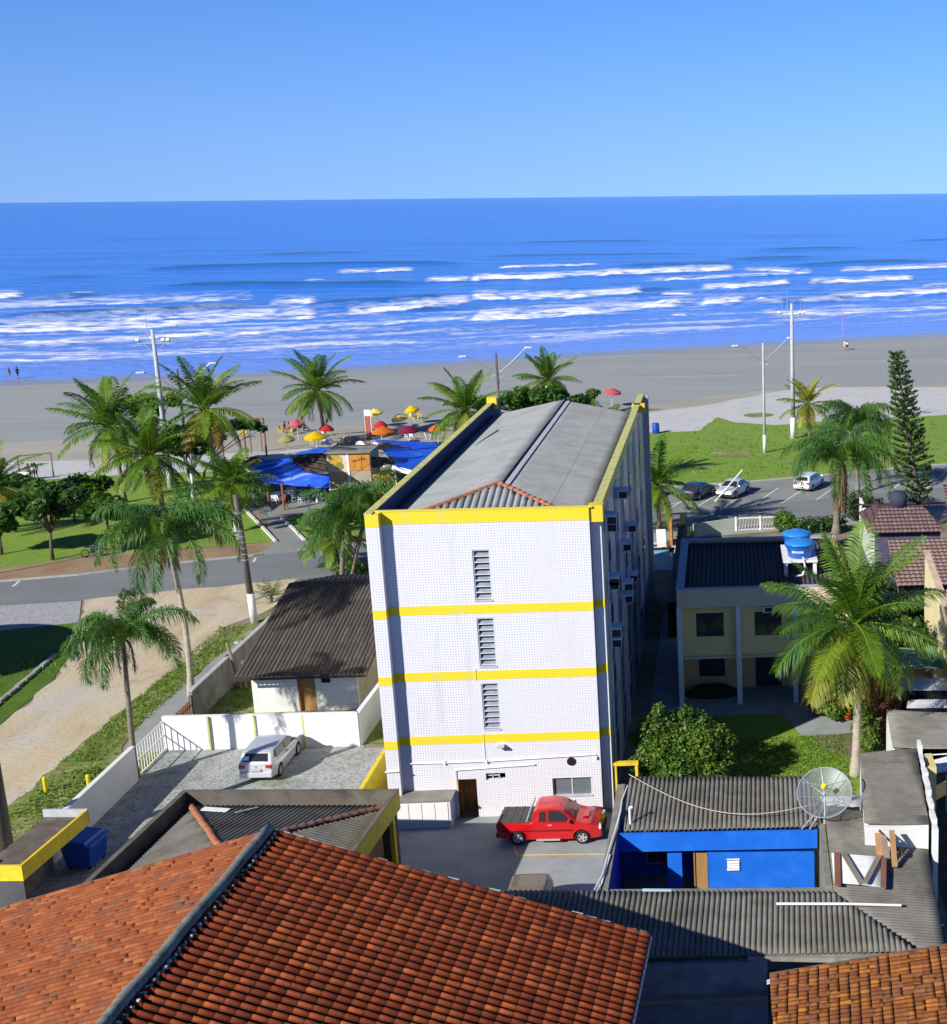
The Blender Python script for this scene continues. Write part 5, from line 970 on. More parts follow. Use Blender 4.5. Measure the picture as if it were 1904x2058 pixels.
def palm(name,label,base,top,crown,scale=1,rz=0,r0=.2,r1=.12,bow=.3,tm=None,paint=0,group=None,rings=True):
    """crown: key into the made crowns; base and top: ground point and heart of the crown"""
    t=thing(name,label,'palm tree',base,0,group); b=Vector(base); e=Vector(top)-b; n=14; pts=[]; sd=Vector((e.y,-e.x,0)); sd=sd.normalized() if sd.length>.01 else Vector((1,0,0))
    for i in range(n+1):
        f=i/n; pts.append(Vector((e.x*f**1.3,e.y*f**1.3,e.z*f))+sd*bow*math.sin(PI*f)*.5)
    m=MB(); R=[r0*(1.35-.9*f if f<.1 else 1)*(1-f)+r1*f for f in [i/n for i in range(n+1)]]; pp=[]; rr_=[]
    for i in range(n*3+1):
        f=i/(n*3); k=min(n-1,int(f*n)); u=f*n-k; pp.append(pts[k].lerp(pts[k+1],u)); rr_.append((R[k]*(1-u)+R[k+1]*u)*(1.06 if i%2 else .96))
    m.tube(pp,rr_,9); m.build('trunk',tm or m_trunk,t,smooth=True)
    if paint:
        q=MB(); k=max(2,int(paint/e.z*n*3)+1); q.tube(pp[:k],[r*1.07+.01 for r in rr_[:k]],10); q.build('whitewashed_base',m_lime_wash,t,smooth=True)
    g_,dd,mm=crown
    key=id(g_)
    if key not in _cache:
        o=g_.build('crown',mm,t,tint=True); o2=dd.build('dead_fronds',m_deadl,t,tint=True) if dd.v else None; _cache[key]=(o.data,o2.data if o2 else None)
    else:
        d0,d1=_cache[key]; o=bpy.data.objects.new('crown',d0); COL.objects.link(o); o.parent=t; o2=None
        if d1: o2=bpy.data.objects.new('dead_fronds',d1); COL.objects.link(o2); o2.parent=t
    for q in (o,o2):
        if q: q.location=e; q.rotation_euler=(0,0,rz); q.scale=(scale,)*3
    return t
CR=dict(a=make_crown('coco',3),b=make_crown('coco',11,n=24,low=-36),c=make_crown('coco',23,n=29,L=4.3,low=-46),big=make_crown('coco',5,n=30,L=4.7,nl=92,llen=1.5,lw=.056,up=86,low=-56,tmax=.82,dead=3),
    y=make_crown('coco',31,m_cocoy,n=22,L=3.7,low=-52,nl=44,dead=1),fan=make_crown('coco',41,n=32,L=2.9,up=85,low=-35,nl=36,llen=1.05,lw=.085,dead=1),
    q1=make_crown('queen',7),q2=make_crown('queen',19,n=18,L=4.2),q3=make_crown('queen',27,n=24,L=5.4,dead=34,skirt=3.8,fat=2.4))
PT='palms along the sea front lawn'
b=G_(1112,880); palm('queen_palm','tall queen palm on a pale trunk rising by the timber picket gate',b,gY(334,1075,b.y+.3),CR['q1'],1.03,.3,.17,.12,.5,m_trunkp)
b=G_(790,1345); palm('queen_palm','smaller thin-stemmed queen palm at the bar gate of the paved yard',b,gY(247,1282,b.y+.1),CR['q2'],.86,1.1,.15,.09,.3)
b=g(330,1047); palm('coconut_palm','broad dark coconut palm behind the tall queen palm',b,gY(301,915,b.y),CR['c'],1.12,.8,.26,.2,.4,group=None)
b=g(250,1010); palm('coconut_palm','coconut palm with yellow-green fronds beyond the broad dark one',b,gY(221,858,b.y),CR['a'],1.2,2.2,.22,.15,.4)
b=A_(1270,1120); palm('coconut_palm','coconut palm with a hanging yellow frond and white-painted foot by the kiosk lawn',b,gY(412,823,b.y),CR['b'],1.15,.2,.22,.14,.6,paint=1.1)
b=A_(1370,1240); palm('fan_palm','short dense dark palm with white-painted trunk beside the footpath',b,gY(468,970,b.y),CR['fan'],1.15,.5,.2,.18,.1,tm=m_lime_wash)
b=C_(935,412); palm('coconut_palm','lone coconut palm with white-painted foot on the sand behind the kiosk',b,gY(637,784,b.y),CR['a'],1.12,4.6,.24,.15,.5,paint=1.6)
b=g(945,905); palm('coconut_palm','coconut palm rising past the far west corner of the tower roof',b,gY(935,826,b.y),CR['b'],1.18,3.3,.22,.15,.3)
b=g(1102,850); palm('coconut_palm','coconut palm standing over the leafy tree behind the tower roof',b,gY(1100,764,b.y),CR['c'],1.0,1.9,.22,.15,.3)
b=C_(1065,1450); palm('queen_palm','lush queen palm against the west side of the tower',b,gY(697,1050,b.y),CR['q1'],.98,2.0,.18,.13,.3)
b=C_(1130,1440); palm('queen_palm','second queen palm close behind the lush one beside the tower',b,gY(742,1012,b.y+1),CR['q2'],1.0,.4,.16,.12,.3)
b=C_(1040,1330); palm('coconut_palm','low young palm spreading in front of the footpath beside the tower',b,gY(668,1085,b.y),CR['fan'],.95,1.6,.16,.14,.1)
b=Vector((3.3,71.5,0)); palm('coconut_palm','coconut palm hidden behind the tower whose shadow lies on the lawn',b,(3.4,71.7,4.6),CR['a'],.82,3.9,.22,.15,.2)
b=R_(832,560); palm('coconut_palm','coconut palm with pale hanging fronds at the far east corner of the tower',b,gY(1320,975,b.y),CR['b'],.98,5.2,.2,.13,.3)
b=E_(1055,925); palm('coconut_palm','small yellowing coconut palm beside the tall floodlight mast',b,gY(1623,812,b.y),CR['y'],1.0,.9,.2,.13,.2)
b=E_(1205,1480); palm('queen_palm','large queen palm with a thick skirt of dead fronds by the parking bays',b,gY(1690,925,b.y),CR['q3'],1.12,.3,.3,.22,.2)
b=E_(1330,1250); palm('queen_palm','queen palm standing behind the skirted one at the parking bays',b,gY(1722,850,b.y),CR['q2'],1.1,2.9,.2,.15,.2)
b=Vector((20.62,3.3,0)); palm('coconut_palm','big foreground coconut palm on a pale leaning trunk in the garden',b,Vector((20.75,4.6,7.15)),CR['big'],1.02,2.7,.2,.16,.25,m_trunkp)
b=g(-40,1075); palm('coconut_palm','coconut palm half outside the frame at the lawn edge',b,gY(-14,978,b.y),CR['b'],.9,1.3,.2,.14,.2)
tag(None or (lambda r:r)(thing('patio_fern','dark spiky fern growing in the blue patio','plant',(16.4,-9.6,.09))),'dark spiky fern growing in the blue patio','plant')
fr=bpy.data.objects['patio_fern']; m=MB(); rr=random.Random(4)
for i in range(16): frond(m,i*2.4,rad(70-50*i/16),1.0,rad(80),16,.3,.04,rr,.2,.2,.6)
m.xf(Matrix.Translation((0,0,.7))); m.build('foliage',m_coco,fr,tint=True); MB().tube([(0,0,0),(0,0,.75)],.07,7).build('stem',m_bark,fr)
# ------------------------------------------------------------------ broad-leaved trees
def leaf_cloud(mb, clumps, n, size, rr, flat=.5, asp=1.6):
    tot=sum(c[1]**2 for c in clumps)
    for c,r,sq in clumps:
        k=int(n*r*r/tot); tb=rr.uniform(-.16,.16); c=Vector(c)
        for _ in range(k):
            v=Vector((rr.gauss(0,1),rr.gauss(0,1),rr.gauss(0,1))).normalized(); q=r*(rr.random()**.45)
            p=c+Vector((v.x*q,v.y*q,v.z*q*sq))
            nn=(v*.55+Vector((0,0,flat))+Vector((rr.gauss(0,.45),rr.gauss(0,.45),rr.gauss(0,.45)))).normalized()
            a=nn.cross(Vector((rr.gauss(0,1),rr.gauss(0,1),rr.gauss(0,1)))).normalized(); b_=nn.cross(a); s=size*rr.uniform(.6,1.25)
            mb.tint=max(0,min(1,.45+tb+.22*v.z*(.5)+rr.gauss(0,.17)))
            mb.add([p-a*s*.5*asp,p+b_*s*.42-a*s*.05,p+a*s*.5*asp,p-b_*s*.42-a*s*.05],[(0,1,2,3)])
def tree(name,label,base,clumps,n,size,m,trunk_r=.14,hgt=None,cat='tree',group=None,fork=.45,flat=.5,seed=1,bark=None):
    t=thing(name,label,cat,base,0,group); rr=random.Random(seed); mb=MB(); leaf_cloud(mb,clumps,n,size,rr,flat); mb.build('crown',m,t,tint=True)
    tr=MB(); top=sum((Vector(c[0]) for c in clumps),Vector())/len(clumps); fk=Vector((top.x*fork*.6,top.y*fork*.6,top.z*fork)); tr.tube([(0,0,0),(fk.x*.3,fk.y*.3,fk.z*.5),tuple(fk)],[trunk_r*1.25,trunk_r,trunk_r*.85],9)
    for c in clumps:
        c=Vector(c[0]); md=fk.lerp(c,.5)+Vector((rr.uniform(-.15,.15),rr.uniform(-.15,.15),.1)); tr.tube([tuple(fk),tuple(md),tuple(c)],[trunk_r*.6,trunk_r*.4,trunk_r*.15],6)
    tr.build('trunk',bark or m_bark,t,smooth=True); return t
def clumps(rr,cx,cy,cz,R,n,r,sq=.7,fl=.55):
    out=[]
    for i in range(n):
        a=i*2.4+rr.uniform(-.4,.4); q=R*math.sqrt((i+.5)/n); out.append(((cx+q*math.cos(a),cy+q*math.sin(a),cz+fl*(R*.5-q*.45)+rr.uniform(-.25,.25)*r),r*rr.uniform(.75,1.2),sq))
    for i in range(n//2):
        a=i*2.4+1.1; q=R*.75*math.sqrt((i+.6)/(n/2)); out.append(((cx+q*math.cos(a),cy+q*math.sin(a),cz-r*.75+rr.uniform(-.2,.2)),r*rr.uniform(.6,.9),sq))
    return out
rr=random.Random(12); AG='sea almond trees on the lawn by the avenue'
b=B_(612,1530); c=gY(100,1003,b.y)-b; tree('almond_tree','spreading sea almond tree with a bent trunk at the red earth verge',b,clumps(rr,c.x,c.y,c.z,2.3,11,.95),5200,.36,m_almond,.12,seed=3)
b=B_(1255,1180); c=gY(213,1018,b.y)-b; tree('almond_tree','darker compact sea almond tree beside the broad coconut palm',b,clumps(rr,c.x,c.y,c.z,1.5,8,.85),3800,.34,m_almond,.1,seed=4)
b=B_(20,1470); c=gY(-8,1035,b.y)-b; tree('almond_tree','sea almond tree cut by the frame edge near the avenue',b,clumps(rr,c.x,c.y,c.z,1.9,9,.9),3800,.36,m_almond,.12,seed=5)
b=g(150,1050); c=gY(150,985,b.y)-b; tree('almond_tree','sea almond tree farther back among the lawn trees',b,clumps(rr,c.x,c.y,c.z,2.2,9,.9),3800,.36,m_almond,.11,seed=6)
b=g(42,1040); c=gY(42,980,b.y)-b; tree('almond_tree','sea almond tree in front of the white beach tent goal',b,clumps(rr,c.x,c.y,c.z,2.0,8,.9),3600,.36,m_almond,.11,seed=7)
b=g(300,960); c=gY(296,812,b.y)-b; tree('lime_tree','pale green airy tree showing behind the floodlight mast',b,clumps(rr,c.x,c.y,c.z,2.6,11,.9),3600,.32,m_lime,.12,seed=8)
b=A_(1125,1065); c=gY(383,880,b.y)-b; tree('almond_tree','dark dense tree with a whitewashed trunk next to the kiosk palm',b,clumps(rr,c.x,c.y,c.z,2.3,10,1.05),4600,.36,m_almond,.16,seed=9,bark=m_lime_wash)
b=A_(1175,960); c=gY(478,852,b.y)-b; tree('beach_tree','thin dark wind-bent tree leaning over the timber frames on the sand',b,[((c.x,c.y,c.z),1.1,.5),((c.x+1.3,c.y,c.z-.1),.9,.5),((c.x-1.4,c.y,c.z-.3),.8,.5),((c.x+2.2,c.y,c.z-.5),.5,.6)],1300,.34,m_almond,.1,seed=10)
b=g(1078,868); c=gY(1050,800,b.y)-b; c2=gY(1105,797,b.y)-b; c3=gY(985,806,b.y)-b; c4=gY(1160,803,b.y)-b
tree('almond_tree','wide leafy tree behind the tower roof under the coconut palm',b,clumps(rr,c.x,c.y,c.z,2.2,7,1.1,.8)+clumps(rr,c2.x,c2.y,c2.z,2.2,7,1.1,.8)+clumps(rr,c3.x,c3.y,c3.z-.3,1.6,5,.9,.8)+clumps(rr,c4.x,c4.y,c4.z-.2,1.2,4,.8,.8),7500,.36,m_almond,.2,seed=11)
b=g(1176,860); c=gY(1190,790,b.y)-b; tree('small_tree','small lime green tree tip beside the orange umbrellas behind the roof',b,clumps(rr,c.x,c.y,c.z,.9,4,.6),600,.25,m_lime,.08,seed=12)
b=Vector((12.4,2.2,0)); C1=[((a_[0]*.98,a_[1]*.95,a_[2]*1.28),r_*.98,q_) for a_,r_,q_ in [((0,0,1.9),1.15,.8),((1.1,-.6,2.0),1.0,.85),((-.9,-.7,1.8),.95,.85),((.2,-1.3,1.4),1.1,.8),((1.5,-1.2,1.1),.9,.8),((-.5,.9,2.4),.9,.8),((-1.2,.4,2.5),.75,.9),((.9,.5,2.5),.85,.8),((2.1,-.2,1.4),.75,.8),((-.6,-1.6,.9),.8,.8),((1.0,-1.8,.7),.75,.8),((2.0,.3,2.2),.5,.8),((-1.4,-.2,1.1),.7,.9),((-1.9,.5,2.0),.4,1.1),((.5,.2,3.0),.4,1.1),((-.8,.3,3.1),.35,1.2),((2.5,.1,1.9),.35,.9),((-1.8,-.9,1.5),.4,1)]]
tree('mango_tree','bushy round mango tree by the tower alley above the ribbed blue-house roof',b,C1,12500,.125,m_mango,.13,seed=13,fork=.35)
b=Vector((20.6,11.6,0)); tree('garden_shrub','dense green shrub under the big foreground coconut palm',b,[((0,0,1.2),1.2,.9),((-1,-.6,1.0),.9,.9),((.9,-1.2,1.1),.8,1),((.5,.6,1.8),.9,.9),((-.3,-1.5,.7),.7,.9)],2600,.17,m_mango,.09,cat='shrub',seed=14,fork=.3)
b=Vector((21.55,6.0,0)); tree('garden_shrub','narrow bright green shrub against the white gable wall',b,[((0,0,.7),.65,1),((.0,-1.1,.6),.5,1),((-.1,1.0,.9),.7,1),((.1,2.1,1.1),.7,1)],1400,.15,m_lime,.06,cat='shrub',seed=15,fork=.3)
b=Vector((22.7,9.8,0)); tree('red_plant','dark red leaved plant beside the foreground palm crown',b,[((0,0,1.3),.8,1.2),((.4,-.9,1.0),.6,1.2)],900,.2,m_redl,.05,cat='plant',seed=16,fork=.3)
b=Vector((24.3,15.0,0)); tree('yard_tree','dark leafy yard tree in front of the sunlit cream wall',b,[((0,0,3.0),1.2,.9),((-.6,-1,2.4),1,.9),((.8,-.6,3.4),.9,.9),((.2,1.1,2.7),1.0,.9),((.9,.6,2.2),.8,.9)],2200,.2,m_mango,.12,seed=17)
b=Vector((23.2,21.5,0)); tree('yard_tree','dark tree mass between the yellow house and maroon roofs',b,[((0,0,3.2),1.5,.9),((1,1.2,3),1.2,.9),((-1,1.5,2.8),1.2,.9),((1.2,-.8,2.4),1.1,.9)],2400,.22,m_almond,.14,seed=18)
b=E_(905,1470); tree('round_shrub','clipped round green shrub at the avenue corner of the yellow house yard',b,[((0,0,.9),1.0,.95)],1600,.16,m_mango,.07,cat='shrub',seed=19,fork=.4)
b=E_(1080,1475); tree('hedge','long dark clipped hedge between the round shrub and the skirted palm',b,[((x,.15*x,.75),.75,.9) for x in (-2.0,-1.2,-.4,.4,1.2,2.0)],2600,.16,m_almond,.06,cat='hedge',seed=20,fork=.4)
b=E_(1330,1400); tree('dark_shrub','dark rounded shrub beside the skirted palm by the maroon roofs',b,[((0,0,1.3),1.5,.9),((1.4,.3,1.0),1.1,.9)],1800,.18,m_almond,.07,cat='shrub',seed=21,fork=.4)
b=E_(345,1490); t=thing('spiky_plant','spiky dark green plant behind the rear coping of the yellow house','plant',b); m=MB()
for i in range(16): frond(m,i*2.4,rad(80-70*i/16),1.2,rad(60),14,.35,.06,rr,.25,.2,.4)
m.build('foliage',m_coco,t,tint=True)
b=I_(620,520); t=thing('yucca','spiky yucca leaning out at the far corner of the bungalow roof','plant',(b.x-.2,b.y+1,0)); m=MB()
for i in range(26): frond(m,i*2.4,rad(75-85*i/26),1.3,rad(25),6,.4,.07,rr,.4,.2,.2)
m.xf(Matrix.Translation((0,0,.5))); m.build('foliage',m_lime,t,tint=True); MB().tube([(0,0,0),(0,0,.55)],.1,7).build('stem',m_bark,t)
b=C_(1150,1400); tree('garden_shrub','dark low shrubs under the queen palms beside the tower',b,[((0,0,.6),.8,.9),((.9,-.3,.5),.7,.9),((-.9,.2,.4),.6,.9)],1300,.16,m_almond,.05,cat='shrub',seed=22,fork=.4)
b=Vector((-.9,10.2,0)); tree('garden_shrub','bright green bush filling the corner between white wall and tower',b,[((0,0,.6),.8,1),((-1,-.2,.35),.7,.9),((.2,1.3,.6),.8,.9),((-.6,2.2,.5),.8,.9)],1500,.15,m_lime,.05,cat='shrub',seed=23,fork=.4)
b=Vector((11.0,-2.0,0)); tree('alley_plant','small yellow-green plant at the foot of the yellow gate beam',b,[((0,0,.5),.4,1),((.1,-.5,.4),.35,1)],400,.14,m_lime,.04,cat='plant',seed=24,fork=.4)
# ------------------------------------------------------------------ Norfolk pine
base=g(1868,1150); top=gY(1801,706,base.y); ax=Vector(top)-base; H=ax.z
t=thing('norfolk_pine','tall narrow Norfolk pine rising over the maroon tiled roofs','pine tree',base); tr=MB(); tr.tube([tuple(ax*f) for f in (0,.2,.4,.6,.8,1)],[.26,.22,.18,.13,.08,.02],9); tr.build('trunk',m_bark,t,smooth=True)
mb=MB(); rr=random.Random(77)
def tuft(p,d,l):
    for k in range(3):
        q=p+Vector((rr.gauss(0,.05),rr.gauss(0,.05),rr.gauss(0,.03))); e=q+(d+Vector((rr.gauss(0,.22),rr.gauss(0,.22),rr.gauss(0,.15)))).normalized()*l*rr.uniform(.7,1.2); w_=(e-q).cross(Vector((rr.gauss(0,1),rr.gauss(0,1),rr.gauss(0,1)))).normalized()*.05
        mb.tint=max(0,min(1,rr.gauss(.5,.2))); mb.add([q-w_*.6,q+w_*.6,q.lerp(e,.5)+w_,e,q.lerp(e,.5)-w_],[(0,1,2,3,4)])
z=.985; k=0
while z>.16:
    f=(1-z); wid=(.75+1.35*min(1,f/.5)**.8) if z>.42 else 2.1-1.5*((.42-z)/.2 if z>.22 else 1)
    if z<.30: wid=.45
    nb=7 if z>.3 else 6
    for j in range(nb):
        if z>.3 and rr.random()<.08: continue
        az=j*2*PI/nb+k*.45+rr.uniform(-.15,.15); L=max(.25,wid*.68*rr.uniform(.78,1.12)); p0=ax*z; el=rad(22 if z>.3 else 30); ns=max(3,int(L/.085))
        for i in range(ns):
            u=(i+.6)/ns; p=p0+Vector((math.cos(az)*L*u*math.cos(el),math.sin(az)*L*u*math.cos(el),L*(u*math.sin(el)*.25+.20*u*u))); d=Vector((math.cos(az)*.5,math.sin(az)*.5,.75)); 
            if u>.18: tuft(p,d,.15+.09*u); 
            if u>.4:
                for sgn in (-1,1): tuft(p+Vector((-math.sin(az),math.cos(az),0))*sgn*.14*u,d+Vector((-math.sin(az),math.cos(az),0))*sgn*.7,.16)
    z-=.034*(.62+.5*f); k+=1
mb.build('crown',m_pine,t,tint=True)
# ------------------------------------------------------------------ weeds on the verge and tufts of grass
mb=MB(); rr=random.Random(31)
for i in range(8200):
    x=rr.uniform(-17.2,-13.4); y=rr.uniform(-9.5,7.0); dn=.55+.45*math.sin(x*1.7+y*.9)*math.sin(y*.55+1)
    if rr.random()>dn*(1.0 if x<-13.9 else .5): continue
    h_=rr.uniform(.02,.26)*dn+.03; p=Vector((x,y,h_)); nn=Vector((rr.gauss(0,.5),rr.gauss(0,.5),1)).normalized(); a=nn.cross(Vector((rr.gauss(0,1),rr.gauss(0,1),.1))).normalized(); b_=nn.cross(a); s=rr.uniform(.06,.16)
    mb.tint=max(0,min(1,.42+rr.gauss(0,.2))); mb.add([p-a*s*.7,p+b_*s*.45,p+a*s*.7,p-b_*s*.45],[(0,1,2,3)])
for i in range(7000):
    ln=rr.random(); 
    if ln<.35: x,y=rr.uniform(-17.6,-15.8),rr.uniform(8,29)
    elif ln<.5: x,y=rr.uniform(-17.8,-13.5),rr.uniform(-14,9)
    elif ln<.7: x,y=rr.uniform(-12.9,-5),rr.uniform(9.6,13.5)
    elif ln<.8: x,y=rr.uniform(-29,-24.2),rr.uniform(8,25)
    else: x,y=rr.uniform(-12.9,-10.6),rr.uniform(10,26)
    h_=rr.uniform(.06,.26); a=rr.uniform(0,6.28); w_=Vector((math.cos(a),math.sin(a),0))*.035; p=Vector((x,y,.02)); e=p+Vector((rr.gauss(0,.1),rr.gauss(0,.1),h_)); mb.tint=max(0,min(1,.45+rr.gauss(0,.25))); mb.add([p-w_,p+w_,e],[(0,1,2)])
o=mb.build('weeds',m_weed,None,tint=True); o['kind']='stuff'; o['label']='bright green weeds and grass growing along the dirt street verge'; o['category']='weeds'
mb=MB()
for i in range(15000):
    if rr.random()<.9: x,y=rr.uniform(10.7,20.5),rr.uniform(-3.5,8.2)
    else: x,y=rr.uniform(10,40),rr.uniform(69,104)
    far=y>40; h_=rr.uniform(.05,.13)*(1.6 if far else 1); a=rr.uniform(0,6.28); w_=Vector((math.cos(a),math.sin(a),0))*(.04 if not far else .09); p=Vector((x,y,.03)); 
    if far and not (72+(x-22)*.33<y<102): continue
    e=p+Vector((rr.gauss(0,.05),rr.gauss(0,.05),h_)); mb.tint=max(0,min(1,.42+rr.gauss(0,.22))); mb.add([p-w_,p+w_,e],[(0,1,2)])
o=mb.build('grass',m_weed,None,tint=True); o['kind']='stuff'; o['label']='short grass blades of the garden lawn and the sea front lawn'; o['category']='grass'
# ================================================================== vehicles
def paint(name,c,flake=.0): 
    t=NT(name); t.base(t.mix(t.ramp(t.noise(t.coord(),1.2,6),[(.45,(0,0,0)),(.8,(.25,)*3)]),c,tuple(x*.8+.02 for x in c))); m=t.fin(.28,.5,flake); t.b.inputs['Coat Weight'].default_value=.6; t.b.inputs['Coat Roughness'].default_value=.08; return m
m_red=paint('red_car_paint',(.52,.004,.008)); m_silver=paint('silver_car_paint',(.60,.62,.66),.25); m_whitec=paint('white_car_paint',(.74,.75,.77)); m_darkc=paint('dark_blue_car_paint',(.03,.04,.075)); m_brownc=paint('brown_car_paint',(.085,.062,.03))
m_tyre=mat('tyre_rubber',(.018,.018,.019),rough=.85); m_rim=mat('alloy',(.62,.63,.65),(.5,.5,.52),rough=.3,spec=.6,metal=.4); m_black=mat('black_plastic',(.025,.025,.027),rough=.6); m_cover=mat('cargo_cover',(.085,.085,.08),(.06,.06,.058),scale=3,rough=.8)
m_hl=mat('headlight_glass',(.75,.78,.8),rough=.1,spec=.6); m_tl=mat('tail_light',(.45,.012,.015),(.3,.01,.01),rough=.2,spec=.6); m_carglass=mat('car_glass',(.02,.025,.028),(.03,.035,.04),scale=1,rough=.05,spec=.8); m_tint=mat('windscreen_glass',(.10,.095,.06),(.05,.05,.04),scale=2,rough=.06,spec=.7)
def car(name,label,cat,loc,rz,sp,pm,group=None):
    t=thing(name,label,cat,loc,rz,group); W=sp['w']/2; top=sp['top']; zb=sp['zb']; xf,xr=sp['axles']; r=sp['r']; belt,roof=sp['belt'],sp['roof']
    xmin=min(p[0] for p in top); xmax=max(p[0] for p in top); hl=(xmax-xmin)/2; xm=(xmax+xmin)/2
    def hw(x,z):
        k=1.0-.22*max(0,min(1,(z-belt)/(roof-belt))) if z>belt else 1-.05*max(0,(.55-z)/.5)
        e=max(0,(abs(x-xm)-.70*hl)/(.30*hl)); return W*k*(1-.13*e*e)
    def arch(c): return [(c+ (r+.07)*math.cos(a),max(zb,r+(r+.07)*math.sin(a))) for a in np.linspace(PI+.55,-.55,11)][::-1]
    low=[(xmax-.02,zb+.04)]+[p for p in arch(xf)]+[p for p in arch(xr)]+[(xmin+.02,zb+.08)]
    prof=[*top,*low]                                   # rear to front along the top, back along the sill
    n=len(prof); cx=xm; cz=.7; vs=[]; S=(-1,-.985,-.9,-.55,0,.55,.9,.985,1)
    for s in S:
        e=abs(s); ins=0 if e<.95 else (.012 if e<.99 else .045)
        for i,(x,z) in enumerate(prof):
            k=1-ins; zz_=cz+(z-cz)*k if i<len(top) else z; xx=cx+(x-cx)*(1-ins*.35)
            zc=zz_-(.035*e**3 if i<len(top) and z>belt-.1 else 0)
            vs.append((xx,hw(x,z)*s,zc))
    fs=[]
    for k in range(len(S)-1):
        for i in range(n): j=(i+1)%n; fs.append((k*n+i,k*n+j,(k+1)*n+j,(k+1)*n+i))
    fs+= [tuple(range(n))[::-1],tuple((len(S)-1)*n+i for i in range(n))]
    MB().add(vs,fs).build('body',pm,t,smooth=False,bevel=.012)
    for pts in sp['side']:
        for sg in (-1,1):
            v=[(x,sg*(hw(x,z)-.012),z) for x,z in pts]; v2=[(x,sg*(hw(x,z)+.012),z) for x,z in pts]; k=len(pts)
            MB().add(v+v2,[tuple(range(k)),tuple(range(k,2*k))]+[(i,(i+1)%k,k+(i+1)%k,k+i) for i in range(k)]).build('side_window',m_carglass,t)
    for nm,(a,b_),gm in sp['screens']:
        (x0,z0),(x1,z1)=a,b_; d=Vector((x1-x0,0,z1-z0)); nn=Vector((-d.z,0,d.x)).normalized(); nn=nn if nn.z>0 else -nn; o=nn*.014
        A=Vector((x0,0,z0))+d*.07; B=Vector((x0,0,z0))+d*.92; w0=hw(A.x,A.z)*.88; w1=hw(B.x,B.z)*.88; q=[]
        for P_,w_ in ((A,w0),(B,w1)):
            for f in (-1,-.5,0,.5,1): q.append((P_.x+o.x-.02*f*f*nn.x,w_*f,P_.z+o.z-.03*f*f))
        MB().add(q,[(i,i+1,6+i,5+i) for i in range(4)]).build(nm,gm,t,smooth=True)
    for c in (xf,xr):
        for sg in (-1,1):
            M=Matrix.Translation((c,sg*(W-.10),r))@Matrix.Rotation(-sg*PI/2,4,'X')
            wh=MB().lathe([(r*.62,-.1),(r*.95,-.1),(r,-.05),(r,.07),(r*.94,.10),(r*.66,.105),(r*.62,.08)],28,cap=False).xf(M).build('wheel',m_tyre,t,smooth=True)
            rm=MB(); rm.lathe([(r*.64,.06),(r*.64,.1),(r*.58,.095),(r*.55,.06)],24,cap=False); rm.lathe([(.001,.075),(r*.17,.08),(r*.17,.05)],14)
            for k in range(5): a=k*2*PI/5; rm.bar((r*.1*math.cos(a),r*.1*math.sin(a),.07),(r*.6*math.cos(a),r*.6*math.sin(a),.085),.075,.03)
            rm.xf(M).build('rim',m_rim,wh); MB().lathe([(.001,.0),(r*.62,.0),(r*.62,.02),(.001,.02)],20).xf(M).build('brake_disc',m_black,wh)
    for sg in (-1,1):
        for nm,x,z,a,b_,mm in sp['lights']:
            y=sg*(hw(x,z)*.80); MB().box(-.05,-a/2,-b_/2,.05,a/2,b_/2).xf(Matrix.Translation((x,y,z))@Matrix.Rotation(-sg*.22*(1 if x>0 else -1),4,'Z')).build(nm,mm,t,bevel=.015)
        mx,mz=sp['mirror']; MB().box(mx-.06,sg*(hw(mx,mz)+.02)-.09+sg*.09,mz-.07,mx+.06,sg*(hw(mx,mz)+.02)+.09+sg*.09,mz+.07).build('mirror',pm,t,bevel=.03)
        for hx in sp['handles']: y=sg*(hw(hx,belt-.1)+.005); MB().box(hx-.09,y-.015,belt-.12,hx+.09,y+.015,belt-.085).build('handle',m_black if sp.get('bh') else m_rim,t)
    for nm,x0,x1,z0,z1,mm in sp.get('bumpers',[]): MB().box(x0,-W*.86,z0,x1,W*.86,z1).build(nm,mm,t,bevel=.03)
    return t,hw
PICK=dict(w=1.66,zb=.24,axles=(1.38,-1.34),r=.305,belt=1.0,roof=1.58,
 top=[(-2.2,.42),(-2.21,.95),(-2.15,1.0),(-.78,1.0),(-.72,1.04),(-.62,1.50),(-.5,1.56),(.1,1.6),(.42,1.555),(.62,1.47),(1.12,1.06),(1.3,1.01),(1.75,.93),(2.08,.80),(2.18,.62),(2.19,.36)],
 side=[[(-.02,1.04),(.98,1.04),(.58,1.40),(.42,1.47),(-.02,1.49)],[(-.42,1.05),(-.14,1.05),(-.14,1.46),(-.38,1.43)]],
 screens=[('windscreen',((1.12,1.06),(.42,1.555)),m_tint),('rear_window',((-.72,1.06),(-.62,1.5)),m_carglass)],
 lights=[('headlight',2.1,.72,.36,.15,m_hl),('tail_light',-2.19,.78,.12,.3,m_tl)],mirror=(.86,1.1),handles=[.05],bumpers=[('front_bumper',2.06,2.24,.27,.52,m_black),('rear_bumper',-2.26,-2.1,.3,.5,m_black)])
p,hwf=car('pickup_truck','red extended-cab pickup with dark cargo cover parked below the tower','pickup truck',(7.2,-1.66,.035),rad(-2.3),PICK,m_red)
m=MB(); m.box(-2.14,-.72,.985,-.74,.72,1.035); 
for k in range(4): m.box(-2.0+.36*k,-.73,1.035,-1.95+.36*k,.73,1.05)
m.build('cargo_cover',m_cover,p,bevel=.015)
MB().tube([(-.95,-.7,1.0),(-.78,-.66,1.5),(-.78,.66,1.5),(-.95,.7,1.0)],.03,8).build('roll_bar',m_rim,p)
